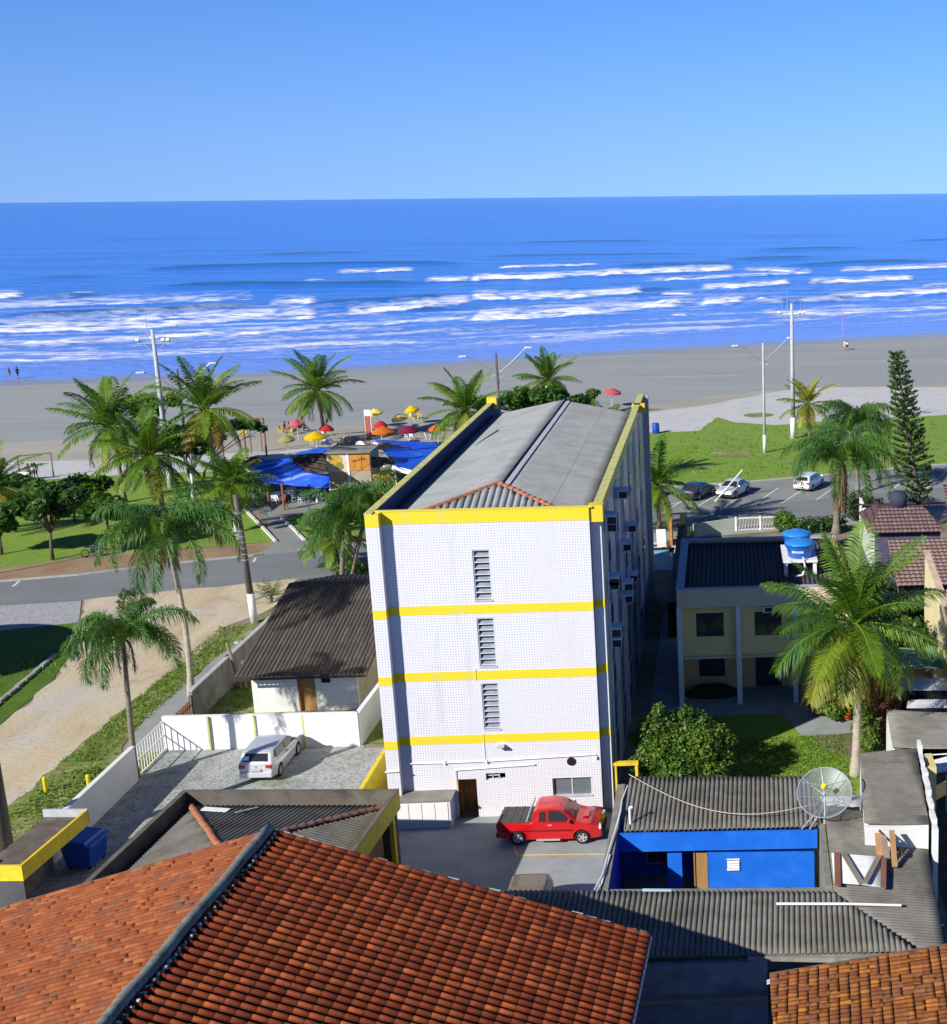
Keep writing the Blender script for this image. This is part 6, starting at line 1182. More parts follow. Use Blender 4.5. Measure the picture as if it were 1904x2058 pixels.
MB().box(-.55,-.86,.2,.45,-.8,.26).box(-.55,.8,.2,.45,.86,.26).build('side_step',m_rim,p)
MB().box(-2.0,-.845,.62,1.0,-.826,.67).box(-2.0,.826,.62,1.0,.845,.67).build('side_moulding',mat('dark_red_trim',(.25,.004,.006),rough=.4),p)
MB().box(1.35,-.3,1.0,1.62,.3,1.04).build('hood_scoop',m_red,p,bevel=.015)
HATCH=dict(w=1.74,zb=.22,axles=(1.27,-1.24),r=.31,belt=.95,roof=1.46,
 top=[(-2.02,.40),(-2.05,.66),(-2.02,.95),(-1.97,1.02),(-1.70,1.39),(-1.52,1.45),(-.6,1.49),(.0,1.485),(.38,1.43),(.55,1.34),(1.1,1.0),(1.3,.95),(1.75,.84),(1.98,.72),(2.08,.56),(2.08,.34)],
 side=[[(-.30,1.0),(.93,1.0),(.52,1.28),(.35,1.36),(-.30,1.38)],[(-1.55,1.05),(-.40,1.0),(-.40,1.38),(-1.35,1.36)]],
 screens=[('windscreen',((1.1,1.0),(.38,1.43)),m_carglass),('rear_window',((-1.97,1.02),(-1.70,1.39)),m_carglass)],
 lights=[('headlight',2.0,.66,.34,.16,m_hl),('tail_light',-2.02,.82,.30,.17,m_tl)],mirror=(.85,1.02),handles=[-.2],bumpers=[('front_bumper',1.98,2.13,.27,.5,m_silver),('rear_bumper',-2.12,-1.95,.3,.56,m_silver)],bh=1)
p,hwf=car('hatchback','silver hatchback with a sticker on its rear window parked in the paved yard','car',(-7.25,6.85,.03),rad(88.5),HATCH,m_silver)
MB().lathe([(.001,0),(.065,0),(.065,.015),(.001,.015)],18).xf(Matrix.Translation((-2.045,0,.82))@Matrix.Rotation(-PI/2,4,'Y')).build('emblem',m_rim,p)
d=Vector((.43,0,.43)).normalized(); MB().add([(-1.94,.30,1.09),(-1.94,.54,1.09),(-1.83,.52,1.24),(-1.83,.30,1.24)],[(0,1,2,3)]).xf(Matrix.Translation((-.03,0,.03))).build('sticker',m_text,p)
MB().box(-2.13,-.26,.62,-2.045,.26,.72).build('number_plate',mat('plate',(.5,.5,.5),rough=.5),p)
SEDAN=dict(w=1.72,zb=.22,axles=(1.33,-1.27),r=.31,belt=.93,roof=1.40,
 top=[(-2.15,.40),(-2.18,.80),(-2.1,.95),(-1.5,1.0),(-.98,1.36),(-.7,1.42),(-.1,1.44),(.25,1.39),(.45,1.29),(1.05,.97),(1.3,.92),(1.8,.84),(2.08,.72),(2.16,.56),(2.16,.34)],
 side=[[(-.2,.98),(.86,.98),(.45,1.24),(.25,1.31),(-.2,1.34)],[(-1.25,1.0),(-.3,.98),(-.3,1.34),(-.85,1.30)]],
 screens=[('windscreen',((1.05,.97),(.25,1.39)),m_carglass),('rear_window',((-1.5,1.0),(-.98,1.36)),m_carglass)],
 lights=[('headlight',2.08,.66,.34,.15,m_hl),('tail_light',-2.15,.80,.30,.14,m_tl)],mirror=(.8,1.02),handles=[-.1,-.9],bumpers=[('front_bumper',2.06,2.2,.27,.5,m_black),('rear_bumper',-2.22,-2.06,.3,.55,m_black)])
CG='cars parked on the sea front bays'
b=E_(608,1262); car('parked_car','silver sedan with its nose toward the lawn, white pole leaning over it','car',(b.x,b.y+.4,.03),rad(66+180),SEDAN,m_silver)
b=E_(398,1275); car('parked_car','dark blue sedan in the bay shaded by the palm beside the tower','car',(b.x,b.y+.6,.03),rad(64),SEDAN,m_darkc)
b=E_(1050,1222); car('parked_car','white hatchback half hidden behind the skirted palm fronds','car',(b.x,b.y+.6,.03),rad(66),HATCH,m_whitec)
b=E_(105,1300); car('parked_car','dark sedan mostly hidden behind the far corner of the tower','car',(b.x-.3,b.y+1.6,.03),rad(64),SEDAN,m_darkc)
car('brown_car','old olive brown car parked against the shaded roof edge','car',(7.15,-9.25,.04),rad(-90),HATCH,m_brownc)
a=E_(500,1295); e=gY(*E_.px(660,1110),a.y+1.6); tag(MB().tube([a,tuple(e)],[.07,.06],8).build('leaning_pole',m_plast),'white pole leaning across the silver sedan in the bays','pole')
# motorcycle under the trees
b=B_(1100,1495); mc=thing('motorcycle','dark motorcycle standing on the red earth under the sea almond trees','motorcycle',(b.x,b.y,.02),rad(20)); 
for x in (-.62,.62):
    wh=MB(); 
    wh.lathe([(.24,-.05),(.30,-.04),(.31,0),(.30,.04),(.24,.05)],20,cap=False); wh.xf(Matrix.Translation((x,0,.31))@Matrix.Rotation(PI/2,4,'X')).build('wheel',m_tyre,mc,smooth=True)
MB().lathe([(.001,-.3),(.13,-.2),(.16,.05),(.1,.28),(.001,.34)],12).xf(Matrix.Translation((.15,0,.82))@Matrix.Rotation(PI/2,4,'Y')).build('tank',m_darkc,mc,smooth=True)
MB().box(-.62,-.13,.76,-.08,.13,.86).build('seat',m_black,mc,bevel=.04); MB().box(-.25,-.14,.32,.3,.14,.68).build('engine',m_black,mc,bevel=.04)
MB().tube([(.62,.0,.31),(.42,0,.95)],.04,8).tube([(.4,-.36,1.05),(.44,0,.98),(.4,.36,1.05)],.025,8).build('fork',m_alu,mc); MB().lathe([(.001,0),(.1,.02),(.11,.1),(.001,.12)],12).xf(Matrix.Translation((.5,0,.88))@Matrix.Rotation(PI/2,4,'Y')).build('headlight',m_hl,mc)
# ================================================================== poles and lamps
m_concp=mat('concrete_pole',(.46,.48,.50),(.38,.40,.42),scale=2,rough=.8); m_darkp=mat('dark_weathered_pole',(.13,.11,.095),(.075,.065,.06),scale=2,stretch=(1,1,.2),rough=.9,dirt=(.25,.22,.18),dscale=2); m_galv=mat('galvanised',(.45,.48,.52),(.36,.38,.42),scale=5,rough=.45,metal=.3)
m_postw=mat('grey_timber_post',(.30,.25,.17),(.19,.155,.11),scale=3,stretch=(1,1,.2),rough=.9)
def mast(label,base,H):
    t=thing('floodlight_mast',label,'floodlight mast',base,0,'floodlight masts on the beach front'); MB().tube([(0,0,0),(0,0,H)],[.30,.15],14).build('pole',m_concp,t,smooth=True); MB().tube([(0,0,0),(0,0,2.4)],[.32,.30],14).build('painted_foot',m_lime_wash,t,smooth=True)
    MB().bar((-1.5,0,H-1.25),(1.5,0,H-1.25),.1,.12).bar((-1.0,0,H-1.2),(0,0,H-2.3),.05,.05).bar((1.0,0,H-1.2),(0,0,H-2.3),.05,.05).build('crossarm',m_galv,t)
    for x in (-1.4,1.35,.9): MB().box(-.15,-.2,-.12,.15,.15,.15).xf(Matrix.Translation((x,-.05,H-1.0))@Matrix.Rotation(rad(-25),4,'X')).build('floodlight',m_plast,t,bevel=.04)
    m=MB()
    for x in (-1.1,-.55,1.0,1.45): m.tube([(x,0,H-1.2),(x,0,H+.3)],.02,5)
    m.tube([(-.45,0,H-1.2),(-.45,0,H+1.6)],.025,5); m.build('lightning_rods',m_galv,t)
    return t
b=g(306,662,15.0); mast('tall concrete floodlight mast rising behind the lawn palms',(b.x,b.y,0),15.0); mast('tall concrete floodlight mast beside the yellowing palm',E_(955,928),15.0)
def lamp(label,base,H,rz,dark=False):
    t=thing('street_lamp',label,'street lamp',base,rz,'double-armed lamps along the avenue'); pm=m_darkp if dark else m_concp
    MB().tube([(0,0,0),(0,0,H)],[.17,.10],12).build('pole',pm,t,smooth=True); MB().tube([(0,0,0),(0,0,1.9)],[.19,.18],12).build('painted_foot',m_lime_wash,t,smooth=True)
    MB().tube([(0,0,H-2.0),(-1.2,0,H-1.1),(-2.2,0,H-.35),(-2.75,0,H-.15)],.06,6).build('arm',m_galv,t); MB().tube([(0,0,H-2.0),(1.3,0,H-1.0),(2.75,0,H+.35)],.06,6).build('arm',m_galv,t)
    MB().box(-3.4,-.13,H-.22,-2.7,.13,H-.06).build('lamp_head',m_plast,t,bevel=.05); MB().box(2.7,-.13,H+.3,3.35,.13,H+.47).build('lamp_head',m_plast,t,bevel=.05)
    MB().tube([(-.45,0,H-2.2),(0,0,H-1.75),(.5,0,H-2.1),(.1,0,H-2.75),(-.45,0,H-2.2)],.035,6).bar((-.8,0,H-3.3),(.4,0,H-2.7),.05,.05).build('bracket',m_galv,t)
lamp('double-armed street lamp standing on the sunny lawn east of the tower',E_(790,1010),11.6,rad(18))
b=g(997,710,12.4); lamp('dark double-armed street lamp behind the tower roof trees',(b.x,b.y,0),12.4,rad(18),True)
b=g(356,742,11.6); lamp('dark double-armed street lamp beside the floodlight mast over the palms',(b.x,b.y,0),11.6,rad(18),True)
b=g(512,1252); t=thing('utility_pole','dark utility pole with steel bands and a white foot by the bungalow corner','utility pole',b); e=gY(473,994,b.y)-b
MB().tube([(0,0,0),tuple(e)],[.23,.15],12).build('pole',m_darkp,t,smooth=True); MB().tube([(0,0,0),tuple(e*.235)],[.245,.225],12).build('painted_foot',m_lime_wash,t,smooth=True)
for k in range(9): f=.50+.045*k; q=e*f; MB().lathe([(.21,-.03),(.21,.03)],12,tuple(q)).build('steel_band',m_galv,t)
MB().box(-.55,-.1,e.z*.66,-.1,.1,e.z*.70).build('bracket',m_galv,t)
b=G_(1362,812); e=gY(*G_.px(1276,548),b.y)-b; b=b+Vector((.45,-.2,0)); t=thing('timber_post','thin weathered timber post standing inside the concrete garden wall','post',b); MB().tube([(0,0,0),tuple(e)],[.11,.09],9).build('pole',m_postw,t); MB().box(-.1,-.1,e.z-.05,.1,.1,e.z+.05).build('cap',m_alu,t)
MB().tube([(.22,0,0),(.22,0,1.6)],.09,8).build('stub_post',m_postw,t)
t=thing('utility_pole','thick dark pole at the frame edge behind the gate lodge','utility pole',(-15.0,-2.3,0)); MB().tube([(0,0,0),(0,0,9.5)],[.29,.2],14).build('pole',m_darkp,t,smooth=True); MB().lathe([(.36,0),(.34,.5)],14).build('concrete_collar',m_concp,t)
def wire(label,pts,r=.015,m=m_black): tag(MB().tube(pts,r,5).build('cable',m),label,'cable')
p0=Vector((-16.0,29.9,7.6)); wire('thin cable running from the banded utility pole toward the footpath',[p0.lerp(Vector((-12,52,7.0)),f)-Vector((0,0,1.0*math.sin(PI*f))) for f in np.linspace(0,1,12)])
wire('thin cable running from the banded utility pole to the street',[p0.lerp(Vector((-27,12,8.0)),f)-Vector((0,0,.8*math.sin(PI*f))) for f in np.linspace(0,1,12)])
wire('white cable looped along the mossy patio wall of the blue house',[(10.62,-3.6,3.12),(10.5,-5.0,3.15),(10.55,-6.4,3.35),(10.42,-7.6,3.12),(10.3,-9.4,3.12),(10.24,-11.0,3.15),(10.0,-12.2,3.1),(9.8,-12.6,2.95),(10.0,-12.7,3.0),(10.1,-12.4,3.15),(10.25,-11.6,3.08),(10.38,-9.5,3.1)],.03,m_plast)
wire('slack pale cable crossing the ribbed roof of the blue house to the dish',[Vector((10.7,-3.6,3.6)).lerp(Vector((18.2,-6.9,3.6)),f)-Vector((0,0,.25*math.sin(PI*f)))+Vector((0,-1.6*math.sin(PI*f),0)) for f in np.linspace(0,1,14)],.018,mat('pale_cable',(.5,.48,.38)))
tag(MB().tube([(10.95,-7.0,3.05),(10.95,-7.0,3.75)],.05,8).tube([(10.95,-7.0,3.75),(11.08,-7.05,3.8)],.05,8).build('vent_pipe',m_plast),'short white vent pipe at the corner of the ribbed roof','pipe')
# round sign, bollards, barrel
b=C_(516,1028); t=thing('round_sign','small round white sign on a thin post beside the footpath','sign',b); e=gY(*C_.px(508,912),b.y)-b; MB().tube([(0,0,0),(0,0,e.z)],.035,8).build('post',m_galv,t)
MB().lathe([(.001,-.015),(.40,-.015),(.40,.015),(.001,.015)],24).xf(Matrix.Translation((0,-.05,e.z))@Matrix.Rotation(PI/2,4,'X')).build('disc',m_plast,t); MB().box(-.2,-.075,e.z-.05,.2,-.068,e.z+.05).build('marking',mat('sign_red',(.5,.2,.25)),t)
for px,l in (((245,245),'yellow bollard on the verge nearest the dirt street'),((475,232),'yellow bollard on the verge beside the shaded white wall')):
    b=K_(*px); t=thing('bollard',l,'bollard',b,0,'yellow bollards on the verge'); MB().lathe([(.085,0),(.085,.72),(.06,.77),(.001,.78)],12).build('post',mat('bollard_yellow',(.82,.66,.02),rough=.5),t,smooth=False)
b=E_(158,898); t=thing('barrel','blue plastic barrel on the sand at the edge of the lawn','barrel',b); MB().lathe([(.38,0),(.42,.1),(.42,.45),(.44,.5),(.42,.55),(.42,1.1),(.38,1.2),(.001,1.2)],18).build('drum',m_bblue,t,smooth=True)
b=C_(828,995); t=thing('white_post','short white marker post in the shade by the footpath','post',b); MB().bar((0,0,0),(0,0,1.9),.1,.1).build('post',m_lime_wash,t)
# ================================================================== satellite dish over the grey roofs
m_mesh=NT('dish_mesh'); m_mesh.base((.34,.36,.38)); m_mesh.fin(.5,.5,.4); tr=m_mesh.new('ShaderNodeBsdfTransparent'); mx=m_mesh.new('ShaderNodeMixShader'); mx.inputs[0].default_value=.42; m_mesh.ln(tr.outputs[0],mx.inputs[1]); m_mesh.ln(m_mesh.b.outputs[0],mx.inputs[2]); m_mesh.ln(mx.outputs[0],m_mesh.out.inputs['Surface']); m_mesh=m_mesh.m
dz=thing('satellite_dish','big mesh satellite dish with radial ribs on the corner of the grey roofs','satellite dish',(18.40,-7.65,2.95))
ctr=Vector((.05,.35,1.15)); ax_=Vector((-.10,-.62,.78)).normalized(); Q=ax_.to_track_quat('Z','Y').to_matrix().to_4x4(); M=Matrix.Translation(ctr)@Q; RD=1.05
MB().lathe([(.06+ (RD-.06)*i/8,.30*(i/8)**2) for i in range(9)],40,cap=False).xf(M).build('mesh_reflector',m_mesh,dz,smooth=True)
m=MB(); m.tube([(RD*math.cos(a),RD*math.sin(a),.30) for a in np.linspace(0,2*PI,41)],.022,6); m.xf(M).build('rim',m_galv,dz)
for k in range(8):
    a=k*PI/4+.2; MB().tube([(RD*f*math.cos(a),RD*f*math.sin(a),.30*f*f+.012) for f in np.linspace(.05,1,8)],.012,5).xf(M).build('rib',m_galv,dz)
fp=(0,0,.78)
for k in range(3): a=k*2*PI/3+.6; MB().tube([(RD*.93*math.cos(a),RD*.93*math.sin(a),.26),fp],.012,5).xf(M).build('strut',m_galv,dz)
MB().lathe([(.001,-.1),(.09,-.1),(.11,.0),(.08,.1),(.001,.12)],14,fp).xf(M).build('feed_horn',mat('yellow_cap',(.85,.75,.03),rough=.5),dz)
MB().tube([(0,0,0),(.03,.25,1.0)],.05,8).tube([(-.6,-.35,.12),(.02,.2,.8)],.03,6).tube([(-.9,-.3,.12),(.02,.22,.9)],.03,6).build('mount',m_galv,dz)
tag(panel('loose_sheet',[S_(60,-120,3.5),S_(640,-150,3.55),S_(640,10,3.5),S_(120,0,3.45)],(1,0,-.05),.1,.015,mat('loose_white_sheet',(.7,.71,.72),(.55,.56,.57),scale=3,rough=.5)),'loose white ribbed sheet lying behind the satellite dish','roof sheet')
# ================================================================== beach kiosk
def drape(name,quad,mm,parent,sag=.15,pleat=.04,np_=7,seed=0,th=.02):
    a,b,c,d=[Vector(p) for p in quad]; nu,nv_=25,19; r=random.Random(seed); V=[]
    ph=r.uniform(0,6)
    for i in range(nv_):
        for j in range(nu):
            u,v=j/(nu-1),i/(nv_-1); p=a.lerp(b,u).lerp(d.lerp(c,u),v); z=-sag*4*u*(1-u)*v*(1-v)*1.0+pleat*math.sin(np_*PI*u+ph+1.2*v)*math.sin(PI*min(1,v*1.2+.1)); V.append((p.x,p.y,p.z+z))
    o=npmesh(name,V,grid_faces(nv_,nu),mm,parent); s=o.modifiers.new('solid','SOLIDIFY'); s.thickness=th; return o
m_tarp=mat('blue_tarpaulin',(.02,.11,.78),(.012,.075,.58),scale=.8,rough=.45,spec=.4,bump=.25,bscale=3,dirt=(.06,.24,.85),dscale=.5,damt=.7)
m_thatch=mat('weathered_dark_tiles',(.09,.065,.05),(.04,.032,.03),scale=6,rough=.95,dirt=(.24,.21,.15),dscale=1.6,damt=.7,bump=.7,bscale=9)
m_orange=mat('orange_wall',(.60,.26,.045),(.50,.20,.035),scale=1,rough=.8); m_mural=mat('mural_white',(.68,.62,.52),(.60,.52,.40),scale=2,rough=.8)
k=thing('beach_kiosk','beach kiosk with blue tarpaulin awnings, orange painted walls and patchy tiled roofs','kiosk',(0,0,0))
C=C_
drape('awning',[C(330,565,2.3),C(478,700,2.25),C(800,625,3.15),C(672,505,3.1)],m_tarp,k,.25,.10,9,1)
drape('awning',[C(478,702,2.25),C(965,745,2.1),C(975,640,3.0),C(800,627,3.15)],m_tarp,k,.15,.07,7,2)
drape('awning',[C(672,503,3.1),C(960,480,3.35),C(1035,430,3.3),C(850,448,2.9)],m_tarp,k,.1,.05,5,3)
drape('awning',[KR(560,690,3.1),KR(900,1090,3.0),KR(1250,1200,2.5),KR(1720,690,2.5)],m_tarp,k,.25,.07,7,4)
drape('awning',[KR(490,575,3.2),KR(560,700,3.15),KR(1720,700,2.5),KR(1650,640,2.4)],m_tarp,k,.15,.05,6,5)
panel('tiled_roof',[C(672,508,3.25),C(805,625,3.2),C(948,625,3.45),C(948,470,4.0)],(-.7,-.6,-.3),.3,.05,m_thatch,k,kind='tile',course=.5,step=.04,jit=.02,seed=81)
m_btile=tile_mat('sandy_tiles',(.30,.22,.12),(.50,.38,.22),(.62,.50,.33))
rt=[KR(430,800,3.9),KR(860,730,3.9),KR(1220,770,3.3),KR(900,1000,3.1)]; panel('tiled_roof',[rt[0],rt[1],rt[2],rt[3]],(.8,-.4,-.3),.35,.06,m_btile,k,kind='tile',course=.55,step=.04,jit=.02,seed=82)
panel('tiled_roof',[KR(430,905,3.9),KR(830,920,3.6),KR(860,1060,2.9),KR(450,1110,2.9)],(0,-1,-.5),.3,.05,m_thatch,k,kind='tile',course=.5,step=.04,jit=.02,seed=83)
MB().bar(KR(660,1085,2.95),KR(870,1035,2.95),.2,.12).build('eave_board',m_plast,k)
# central block with painted walls
yb=66.0; a=gY(*KZ.px(1105,650),yb); b=gY(*KZ.px(1745,905),yb); mid=gY(*KZ.px(1432,905),yb).x
z1=a.z; z0=b.z
m=MB(); m.box(a.x,yb,0,b.x,yb+3.2,z1); m.build('block_wall',mat('block_render',(.42,.36,.28),(.34,.29,.22),scale=1),k)
MB().box(a.x-.2,yb-.25,z1,b.x+.15,yb+3.4,z1+.14).build('flat_roof',m_conc,k)
p1=MB().box(a.x+.05,yb-.04,z0,mid-.08,yb,z1-.05).build('painted_panel',m_mural,k); q=MB(); 
q.lathe([(.001,0),(.62,0),(.62,.012),(.001,.012)],20).xf(Matrix.Diagonal((1,.75,1,1))).xf(Matrix.Translation(((a.x+mid)/2-.15,yb-.045,(z0+z1)/2+.25))@Matrix.Rotation(PI/2,4,'X')); q.build('painted_picture',mat('mural_ochre',(.60,.34,.05),(.40,.26,.06),scale=2,rough=.8),p1)
q=MB(); q.lathe([(.001,0),(.36,0),(.36,.012),(.001,.012)],14).xf(Matrix.Translation(((a.x+mid)/2+.15,yb-.062,(z0+z1)/2-.3))@Matrix.Rotation(PI/2,4,'X')); q.build('painted_greenery',mat('mural_green',(.28,.24,.06),(.2,.16,.04),scale=3),p1)
p2=MB().box(mid+.08,yb-.04,z0+.1,b.x-.02,yb,z1-.02).build('painted_panel',m_orange,k)
def pt(cx,zb,h,s,par):
    q=MB(); q.bar((cx,yb-.052,zb),(cx+.06*s,yb-.052,zb+h),.05*s,.014)
    for i in range(7): a_=rad(-20+37*i); e=Vector((cx+.06*s+.5*s*math.cos(a_),yb-.052,zb+h+.28*s*math.sin(a_)-.06*s*abs(math.cos(a_)))); q.bar((cx+.06*s,yb-.052,zb+h),tuple(e),.09*s,.012)
    q.build('painted_palm',mat('mural_brown',(.20,.09,.03)),par)
pt((mid+b.x)/2+.2,z0+.15,1.0,.9,p2); pt(mid+.55,z0+.3,.7,.6,p2)
MB().box(mid-.09,yb-.07,.0,mid+.09,yb-.0,z1).box(a.x+.0,yb-.05,0,a.x+.16,yb,z0).build('wall_post',m_plast,k)
MB().box(b.x+.6,yb-1.8,0,b.x+2.2,yb-1.6,2.7).build('orange_wall',m_orange,k); MB().box(b.x+2.2,yb-2.0,0,b.x+2.5,yb-1.7,2.7).build('corner_post',mat('ochre_post',(.6,.38,.08)),k)
w0=KR(830,1110,2.7); w1=KR(1240,1215,2.5); MB().bar(w0,w1,.1,.45).build('white_fascia',m_plast,k); MB().bar((w0.x+.1,w0.y-.05,0),tuple(w0),.55,.2).build('white_pillar',m_plast,k)
c0=KZ(1500,420,4.6); panel('little_roof',[c0+Vector((-1.6,-1.1,-.7)),c0+Vector((1.6,-1.1,-.7)),c0+Vector((.9,.2,.1)),c0+Vector((-.9,.2,.1))],(0,-1,-.5),.3,.05,m_btile,k,kind='tile',course=.6,step=.04,seed=84); MB().box(c0.x-1.5,c0.y-.9,0,c0.x+1.5,c0.y+.6,c0.z-.75).build('rear_block',m_fasc,k)
for px in ((525,885),(635,905),(470,770),(415,740),(880,850)):
    b_=C(*px); MB().tube([b_,(b_.x,b_.y,2.35)],.11,8).build('awning_post',m_wood if px[0]!=880 else m_lime_wash,k)
cn=MB(); b_=C(700,800); 
DG='satellite dishes on the kiosk roof'
for cr,l in ((KZ(1150,487,4.3),'white dish at the west edge of the kiosk roof beside the palm foot'),(KR(215,685,4.3),'white dish standing above the painted kiosk wall'),(KR(495,710,4.3),'grey-white dish beside the red banner on the kiosk'),(KR(435,1010,3.2),'white dish low on the corner of the orange painted wall')):
    t=thing('kiosk_dish',l,'satellite dish',cr,0,DG); dn=Vector((.1,-.8,.6)).normalized().to_track_quat('Z','Y').to_matrix().to_4x4()
    MB().lathe([(.02+.36*i/5,.09*(i/5)**2) for i in range(6)],20,cap=False).xf(dn).build('dish',m_plast,t,smooth=True); MB().tube([(0,.1,-.9),(0,.05,0)],.03,6).build('mast',m_galv,t); MB().tube([(0,-.2,-.2),(0,-.35,.2)],.015,5).build('feed_arm',m_galv,t)
b_=KR(400,650,4.0); t=thing('banner','tall red and white feather banner above the kiosk roof','banner',(b_.x,b_.y,0)); MB().tube([(0,0,0),(0,0,7.0)],.03,6).build('pole',m_galv,t); MB().box(-.28,-.02,4.3,.28,.0,7.1).build('cloth',mat('banner_red',(.55,.10,.06),rough=.8),t); MB().box(-.30,-.035,4.25,-.25,.015,7.2).box(.25,-.035,4.25,.30,.015,7.2).box(-.25,-.035,6.6,.25,.015,7.2).build('white_trim',m_plast,t)
# tables and chairs below the awnings
m_ychair=mat('yellow_plastic',(.72,.60,.10),(.6,.5,.08),rough=.5)
def ptable(label,loc,mm,group='plastic tables of the kiosk'):
    t=thing('plastic_table',label,'table',loc,0,group); MB().box(-.4,-.4,.68,.4,.4,.72).build('tabletop',mm,t,bevel=.01)
    for x in (-.33,.33):
        for y in (-.33,.33): MB().bar((x,y,0),(x,y,.68),.05,.05).build('leg',mm,t)
    return t
def pchair(label,loc,rz,mm,group='plastic chairs of the kiosk'):
    t=thing('plastic_chair',label,'chair',loc,rz,group); MB().box(-.23,-.23,.40,.23,.23,.44).build('seat',mm,t); MB().bar((0,.22,.42),(0,.32,.86),.42,.03).build('backrest',mm,t)
    for x in (-.2,.2):
        for y in (-.2,.2): MB().bar((x,y,0),(x,y,.4),.04,.04).build('leg',mm,t)
        MB().bar((x*1.1,-.2,.6),(x*1.1,.25,.62),.04,.03).build('armrest',mm,t)
    return t
T0=ptable('white plastic table under the front awning nearest the footpath',C(585,840),m_plast)
for px,l in (((690,800),'white plastic table in the middle of the terrace under the front awning'),((745,815),'white plastic table beside its twin under the front awning'),((790,840),'white plastic table at the sunny edge of the kiosk terrace'),((660,835),'yellowish table in front of the white ones at the kiosk')): dup(T0,C(*px),.3,l)
H0=pchair('white plastic chair at the edge of the kiosk terrace beside a post',C(560,868),.4,m_plast)
for px,l,rz in (((610,860),'white plastic chair between the front posts of the kiosk',2.2),((720,845),'white plastic chair at the middle terrace table',1.1),((765,858),'white plastic chair at the sunny edge table of the kiosk',4.0),((700,775),'white plastic chair deep in the shade of the awning',3.0),((KR.px(1120,600)[0]*0+1,1),'x',0)):
    if px[0]==1: continue
    dup(H0,C(*px),rz,l)
for px,l,rz in (((1110,590),'white plastic chair behind the blue awning by the maroon umbrella',1.0),((1480,590),'white plastic chair behind the far end of the blue awning',2.0),((1190,590),'white plastic chair beside the one under the maroon umbrella',3.0),((1560,585),'white plastic chair nearest the tower palm on the sand',4.0)):
    dup(H0,KR(*px),rz,l)
Yc=pchair('yellow plastic chair under the timber frame on the sand',C(318,372),.5,m_ychair,'yellow chairs on the sand')
for px,l,rz in (((1585,232),'yellow chair on the near side of the sand table',2.6),((1640,236),'yellow chair on the far side of the sand table',.4),((1575,215),'yellow chair facing the sea at the sand table',1.4),((640,330),'yellow chair beside the group under the pink umbrella',2.0),((615,338),'yellow chair nearest the faded yellow umbrella',1.2),((960,352),'yellow chair behind the lone palm foot',.2),((350,365),'second yellow chair under the timber frame on the sand',3.0),((690,345),'yellow chair in front of the seated group',4.4)): dup(Yc,C(*px),rz,l)
ptable('yellow plastic table with a red cloth among chairs on the sand',C(1612,228),m_ychair,'yellow chairs on the sand'); b_=C(1612,228); tag(MB().box(-.42,-.42,0,.42,.42,.02).xf(Matrix.Translation((b_.x,b_.y,.722))).build('red_cloth',mat('red_cloth',(.45,.08,.05))),'red cloth spread over the yellow table on the sand','tablecloth')
ptable('pale table under the sand umbrellas beside the palm foot',C(860,425),mat('pale_plastic',(.7,.66,.5)),'yellow chairs on the sand')
# ------------------------------------------------------------------ sun umbrellas
UG='beach umbrellas round the kiosk'
def umbrella(label,top,mm,r=1.25,tilt=(0,0),drop=.55,valance=.16):
    r*=.74
    base=(top.x-tilt[0]*2,top.y-tilt[1]*2,0); t=thing('beach_umbrella',label,'beach umbrella',base,0,UG); e=Vector((tilt[0]*2,tilt[1]*2,top.z)); MB().tube([(0,0,0),tuple(e)],.03,7).build('pole',m_plast,t)
    q=MB(); n=16; d=e.normalized().to_track_quat('Z','Y').to_matrix().to_4x4(); vs=[(0,0,0)]
    for f in (.5,1.0,1.03):
        for j in range(n):
            a=2*PI*j/n; rr_=r*min(f,1)*(1-.04*(j%2)); vs.append((rr_*math.cos(a),rr_*math.sin(a),-drop*f**1.35-(valance if f>1 else 0)+(.0 if j%2 else -.02)))
    fs=[(0,1+j,1+(j+1)%n) for j in range(n)]
    for kk in (0,1): fs+=[(1+kk*n+j,1+(kk+1)*n+j,1+(kk+1)*n+(j+1)%n,1+kk*n+(j+1)%n) for j in range(n)]
    q.add(vs,fs); q.xf(Matrix.Translation(e)@d); o=q.build('canopy',mm,t); s=o.modifiers.new('solid','SOLIDIFY'); s.thickness=.012
    return t
def cloth(n,c): 
    t=leaf_mat(n,[(0,c),(1,tuple(x*.9 for x in c))],rough=.8,trans=.35,spec=.1); 
    for nd in t.node_tree.nodes:
        if nd.type=='MIX': nd.inputs['Factor'].default_value=0.0
    return t
m_uy=cloth('yellow_canvas',(.80,.58,.015)); m_upy=cloth('pale_yellow_canvas',(.80,.70,.22)); m_ur=cloth('red_canvas',(.62,.05,.055)); m_up=cloth('pink_red_canvas',(.66,.14,.17)); m_uo=cloth('orange_canvas',(.70,.20,.03)); m_um=cloth('maroon_canvas',(.26,.03,.09)); m_uf=cloth('faded_canvas',(.42,.40,.14))
